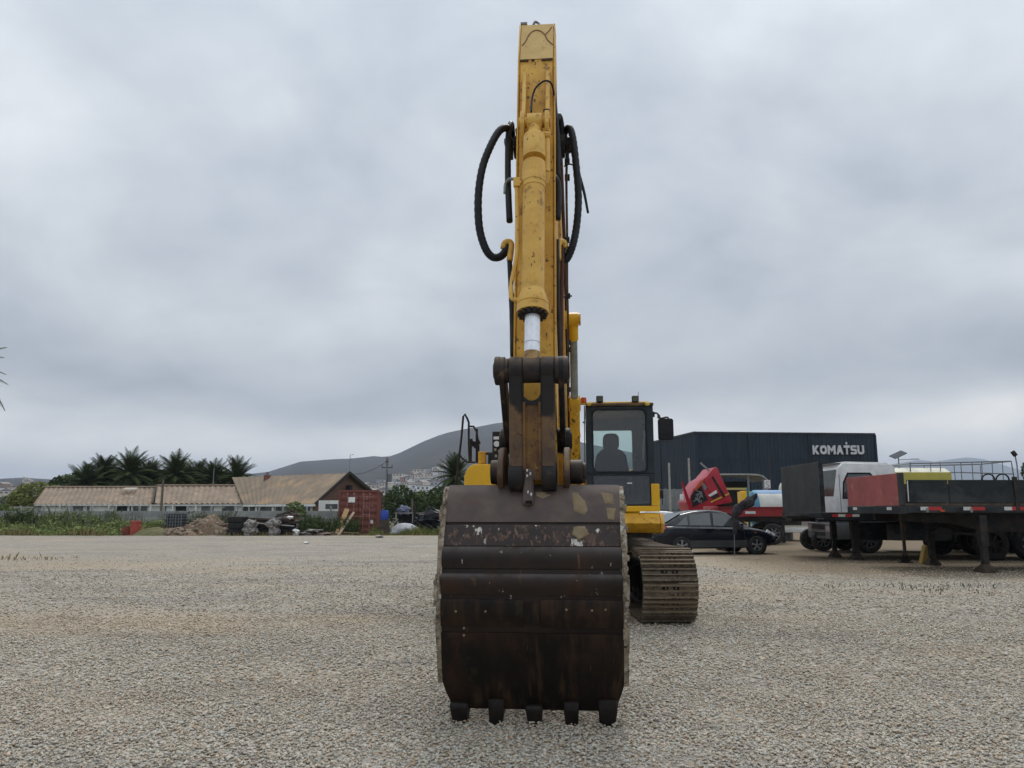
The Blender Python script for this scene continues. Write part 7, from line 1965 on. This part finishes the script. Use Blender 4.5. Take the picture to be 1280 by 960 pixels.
for k, (p, q_, lb, th) in enumerate((((313, 648, 49.5), (366, 650, 49.5), 'dark flat sheet on top of the tyre stacks', .12), ((318, 651, 49.7), (372, 653, 49.7), 'dark beam beneath the flat sheet on the tyres', .16), ((345, 646, 49.6), (362, 639, 49.6), 'short dark board sloping up on the heap', .1), ((350, 645, 49.3), (373, 643, 49.5), 'dark board lying at the top of the timber heap', .1), ((357, 640, 49.7), (376, 645, 49.6), 'rusty board sloping down at the right of the heap', .12), ((352, 648, 49.2), (376, 648.5, 49.3), 'brownish board at the right end of the heap', .12), ((360, 638.5, 49.9), (366, 637, 49.9), 'topmost short board of the heap', .1), ((347, 643.5, 50.0), (370, 639, 50.0), 'long board at the back of the heap', .1))):
    plank(lb, P(*p), P(*q_), .8 if k < 2 else .35, th, M_oldwood if k % 2 == 0 else mat('rusty_timber', (.12, .07, .05), (.06, .045, .04), 3, .9), 'board', 'board', 'boards heaped on the tyre stacks', (0, 0, 1))
lump('plastic_bag', 'crumpled white bag on the timber heap', 'bag', tuple(P(362.5, 648.2, 49.0)), (.2, .15, .1), M_white, 21)
def mound(name, label, c, rx, ry, h, m, seed, stones=0):
    mb = MB(); n = 26; vs = []
    for j in range(n + 1):
        for i in range(n + 1):
            x = -1 + 2 * i / n; y = -1 + 2 * j / n; r = math.hypot(x, y)
            z = max(0, 1 - r ** 1.6) * (1 + .5 * mnoise.noise(Vector((x * 2.3, y * 2.3, seed)))) + .12 * mnoise.noise(Vector((x * 8, y * 8, seed + 5))) * max(0, 1 - r)
            vs.append((x * rx, y * ry, z * h - .03))
    mb.add(vs, [(j * (n + 1) + i, j * (n + 1) + i + 1, (j + 1) * (n + 1) + i + 1, (j + 1) * (n + 1) + i) for j in range(n) for i in range(n)])
    root = thing(name, label, 'mound', c); mb.build('earth', m, root)
    if stones:
        r = random.Random(seed); mb = MB()
        for k in range(stones):
            a = r.uniform(0, 6.28); q_ = math.sqrt(r.random()) * .95; x, y = q_ * math.cos(a), q_ * math.sin(a)
            z = max(0, 1 - q_ ** 1.6) * h * .95; s = r.uniform(.05, .2); mb.blob((x * rx, y * ry, z), (s, s, s * .7), 6, 4, .35, k)
        o = mb.build('rubble_stones', M_rub, root, flat=True); o['kind'] = 'stuff'
    return root
M_rub = mat('rubble_stone', (.20, .135, .095), (.30, .25, .19), 2.2, .95)
M_earth = mat('red_brown_earth', (.15, .105, .07), (.23, .18, .12), 1.6, .95, spots=[((.16, .075, .05), 3, .58, .06)], bump=(6, .9, .08))
c = at(270, 50.3); mound('rubble_mound', 'brown mound of earth and rubble left of the tyre stacks', c, 2.1, 1.3, 1.15, M_earth, 3, 160)
c = at(232, 48.9); mound('rubble_mound', 'low reddish heap of earth in front of the grey cage', c, 1.5, .6, .42, M_earth, 9, 70)
c = at(208, 49); mound('grassy_mound', 'low grassy hump beside the red drum', c, 1.6, .9, .55, mat('grassy_earth', (.12, .12, .05), (.16, .14, .07), 2, .95, bump=(12, .9, .06)), 14)
q = G(1140, 737)
weeds('sparse_weeds', q.x - 1.6, q.x + 1.8, q.y - .8, q.y + .8, 120, lambda x, y: hn(x, y, -.06, .13, 1.4), M_leafgrey, .010, .5, 11)
q = G(30, 700)
weeds('sparse_weeds', q.x - 4, q.x + 1.8, q.y - .5, q.y + 1.5, 260, lambda x, y: hn(x, y, -.1, .3, 1.1), M_dry, .014, .4, 12)
# red drum, grey cage
D = 49.0
c = at(182, D)
root = thing('red_drum', 'dented red drum at the edge of the weeds', 'drum', c)
mb = MB(); mb.lathe([(.05, 0), (.30, 0), (.32, .02), (.31, .28), (.33, .3), (.31, .32), (.31, .58), (.33, .6), (.31, .62), (.32, .88), (.30, .9), (.1, .9)], (0, 0, 0), (0, 0, 1), 22)
M_drum = mat('faded_red_plastic', (.38, .065, .04), (.28, .05, .035), 3, .6, spots=[((.18, .07, .05), 6, .64, .05)])
mb.build('barrel', M_drum, root); mb = MB(); mb.cyl((.1, 0, .9), (.1, 0, .93), .05, n=10); mb.build('bung', M_black, root)
c = at(174, D + .2); root = thing('red_tub', 'broken red tub lying left of the red drum', 'tub', c)
mb = MB(); mb.lathe([(.02, 0), (.28, 0), (.33, .45), (.30, .45), (.26, .04), (.02, .04)], (0, 0, 0), (0, 0, 1), 16); o = mb.build('tub', mat('brown_red_plastic', (.25, .075, .05), None, 3, .7), root); o.rotation_euler = (R(20), R(-15), 0); o.location = (0, 0, .05)
D = 49.9
c = at(227, D); root = thing('caged_tank', 'dark grey caged plastic tank standing above the rubble heap', 'tank', c)
z0_, z1_ = hz(662, D), hz(641, D); hw = .52
mb = MB(); mb.bb(-hw + .04, hw - .04, .05, .95, z0_ + .1, z1_ - .04); mb.build('bladder', mat('grey_plastic', (.055, .06, .068), (.035, .04, .045), 2, .6), root, bevel=.05)
for k in range(6):
    z = z0_ + .1 + (z1_ - z0_ - .1) * k / 5; mb = MB(); pts = [(-hw, 0, z), (hw, 0, z), (hw, 1, z), (-hw, 1, z), (-hw, 0, z)]
    for p, q_ in zip(pts, pts[1:]): mb.beam(p, q_, .03, .03)
    mb.build('cage_hoop', M_grey, root)
for k in range(7):
    x = -hw + 2 * hw * k / 6; mb = MB(); mb.beam((x, -.03, z0_), (x, -.03, z1_), .03, .03); mb.build('cage_bar', M_grey, root)
mb = MB(); mb.bb(-hw, hw, 0, 1, 0, z0_ + .08); mb.build('pallet', M_oldwood, root)
# debris left of the planks
r = random.Random(12)
for k, (px, py, sx, sz, mm, lb) in enumerate(((384, 666, .34, .1, M_conc2, 'pale slab fragment at the left of the litter by the planks'), (392, 662, .5, .07, M_conc2, 'white board scrap on top of the litter by the planks'), (402, 668, .55, .12, mat('pink_grey_board', (.26, .18, .16), None, 4, .9), 'pinkish board scrap right of the white scrap'), (388, 671, .4, .08, M_conc2, 'flat pale scrap lying at the front of the litter'), (397, 671, .5, .1, M_oldwood, 'dark scrap at the front of the litter'), (371, 668, .18, .22, M_white, 'white crumpled scrap right of the tyres'), (380, 670, .3, .14, M_oldwood, 'dark lump between the tyres and the litter'), (411, 670, .4, .12, mat('brown_scrap', (.16, .11, .08), None, 4, .9), 'brown scrap at the foot of the planks'))):
    p = P(px, py, 48.9); lump('scrap_piece', lb, 'scrap', (p.x, p.y, max(0, p.z - .1)), (sx, .4, sz), mm, 50 + k, 'litter by the planks', .45)
# broken pallet at the container foot
c = at(437, 49.6); root = thing('broken_pallet', 'broken pallet and slats at the foot of the red container', 'pallet', c, R(10))
for k in range(8):
    mb = MB(); a_ = Vector((r.uniform(-.9, .2), r.uniform(-.3, .4), r.uniform(.1, .6))); b_ = a_ + Vector((r.uniform(.7, 1.1), r.uniform(-.2, .2), r.uniform(-.35, .35))); b_.z = max(b_.z, .05); mb.beam(a_, b_, .1, .03); mb.build('slat', M_oldwood if k % 3 else M_plank, root)
mb = MB(); mb.bb(-.9, .9, -.3, .5, .02, .1); mb.build('base', M_oldwood, root)
# scrap between the container and the bucket
D = 49.8
c = at(484.5, D); root = thing('blue_drum', 'blue plastic drum standing on the scrap right of the container', 'drum', (c[0], c[1], 0))
zb, zt = hz(649.5, D), hz(637.5, D); mb = MB(); mb.lathe([(.04, zb), (.24, zb), (.26, zb + .05), (.26, zt - .1), (.2, zt), (.04, zt)], (0, 0, 0), (0, 0, 1), 18); mb.build('barrel', mat('blue_plastic', (.015, .06, .36), (.02, .05, .28), 3, .45), root)
mb = MB(); mb.bb(-.3, .3, -.25, .25, 0, zb); mb.build('crate', M_oldwood, root)
c = at(509, D); root = thing('white_sack_pile', 'low pale grey slab pile in front of the scrap pipes', 'slab pile', c)
mb = MB(); mb.blob((0, 0, .32), (.85, .4, .40), 12, 7, .2, 3); mb.build('sack', mat('pale_grey_sack', (.50, .51, .53), (.38, .38, .40), 3, .9, bump=(8, .6, .03)), root); mb = MB(); mb.blob((-.55, -.1, .1), (.4, .3, .22), 9, 6, .3, 8); mb.build('sack', mat('pale_grey_sack', (.38, .38, .40), None, 3, .9), root)
for k in range(16):
    px = r.uniform(474, 545); py = r.uniform(646, 660); a_ = P(px, py, 50.6 + r.uniform(0, .8)); b_ = P(px + r.uniform(8, 24) * r.choice((-1, 1)), py + r.uniform(4, 12), 50.3 + r.uniform(0, .8)); b_.z = max(.05, b_.z)
    mid_ = (a_ + b_) / 2; off = Vector((mid_.x, mid_.y, 0))
    mb = MB(); mb.tube([a_ - off, (a_ + b_) / 2 - off + Vector((0, 0, r.uniform(-.08, .1))), b_ - off], r.uniform(.035, .07), 7, 3)
    o = mb.build('scrap_pipe', M_tyre if k % 3 else M_grey); o.location = off; tag(o, 'bent dark pipe in the scrap tangle between the container and the bucket' if k % 3 else 'grey pipe in the scrap tangle between the container and the bucket', 'pipe', 'dark pipes of the scrap tangle' if k % 3 else 'grey pipes of the scrap tangle')
for k, (px, py, h_) in enumerate(((491, 652, .7), (519, 655, .7))):
    pass
c = at(527, 51.4); root = thing('scrap_bench', 'low rusty metal bench holding up the scrap tangle', 'bench', c)
x0, x1 = P(494, 640, 51.4).x - c[0], P(548, 640, 51.4).x - c[0]; zt = hz(640.5, 51.4)
mb = MB(); mb.bb(x0, x1, -.3, .5, zt - .08, zt); mb.build('top', mat('rusty_sheet', (.16, .12, .11), (.24, .23, .24), 2, .7), root)
for x in (x0 + .1, x0 + 1.2, x1 - .9, x1 - .1):
    mb = MB(); mb.bb(x - .05, x + .05, -.25, -.15, 0, zt - .08); each(mb, 'leg', mat('pale_leg', (.34, .33, .31), None, 3, .7), root)
mb = MB(); mb.bb(x0 + .2, x1 - .1, .3, .4, .2, zt - .1); mb.build('back_sheet', M_chassis, root)
lump('black_cover', 'black tarpaulin bundle at the right end of the scrap bench', 'tarpaulin', (*at(540, 51)[:2], .55), (.85, .5, .62), M_rubber, 33, None, .35)
lump('blue_bundle', 'blue grey bundle on top of the scrap bench', 'bundle', (at(508, 51.3)[0], 51.3, zt - .05), (.4, .3, .3), mat('blue_grey_cloth', (.16, .18, .26), None, 3, .9), 35, None, .35)
lump('paper_litter', 'white paper scrap lying on the gravel before the litter', 'litter', tuple(G(383, 679)), (.16, .1, .04), M_white, 41)
lump('pale_scrap', 'small pale scrap on the ground right of the container', 'scrap', tuple(G(474, 672.5)), (.22, .15, .1), M_conc2, 43)

# ------------------------------------------------------------------ haze
def haze():
    m = bpy.data.materials.new('thin_haze'); m.use_nodes = True
    t = m.node_tree; t.nodes.clear()
    o = t.nodes.new('ShaderNodeOutputMaterial'); v = t.nodes.new('ShaderNodeVolumePrincipled')
    v.inputs['Color'].default_value = (0.71, 0.82, 1.0, 1); v.inputs['Density'].default_value = HAZE_DENSITY; v.inputs['Anisotropy'].default_value = 0.0
    t.links.new(v.outputs[0], o.inputs['Volume'])
    mb = MB(); mb.bb(-13500, 13500, -13500, 13500, -1.0, 680)
    struct(mb.build('haze', m, flat=True), 'stuff')
HAZE_DENSITY = 1.6e-4
haze()
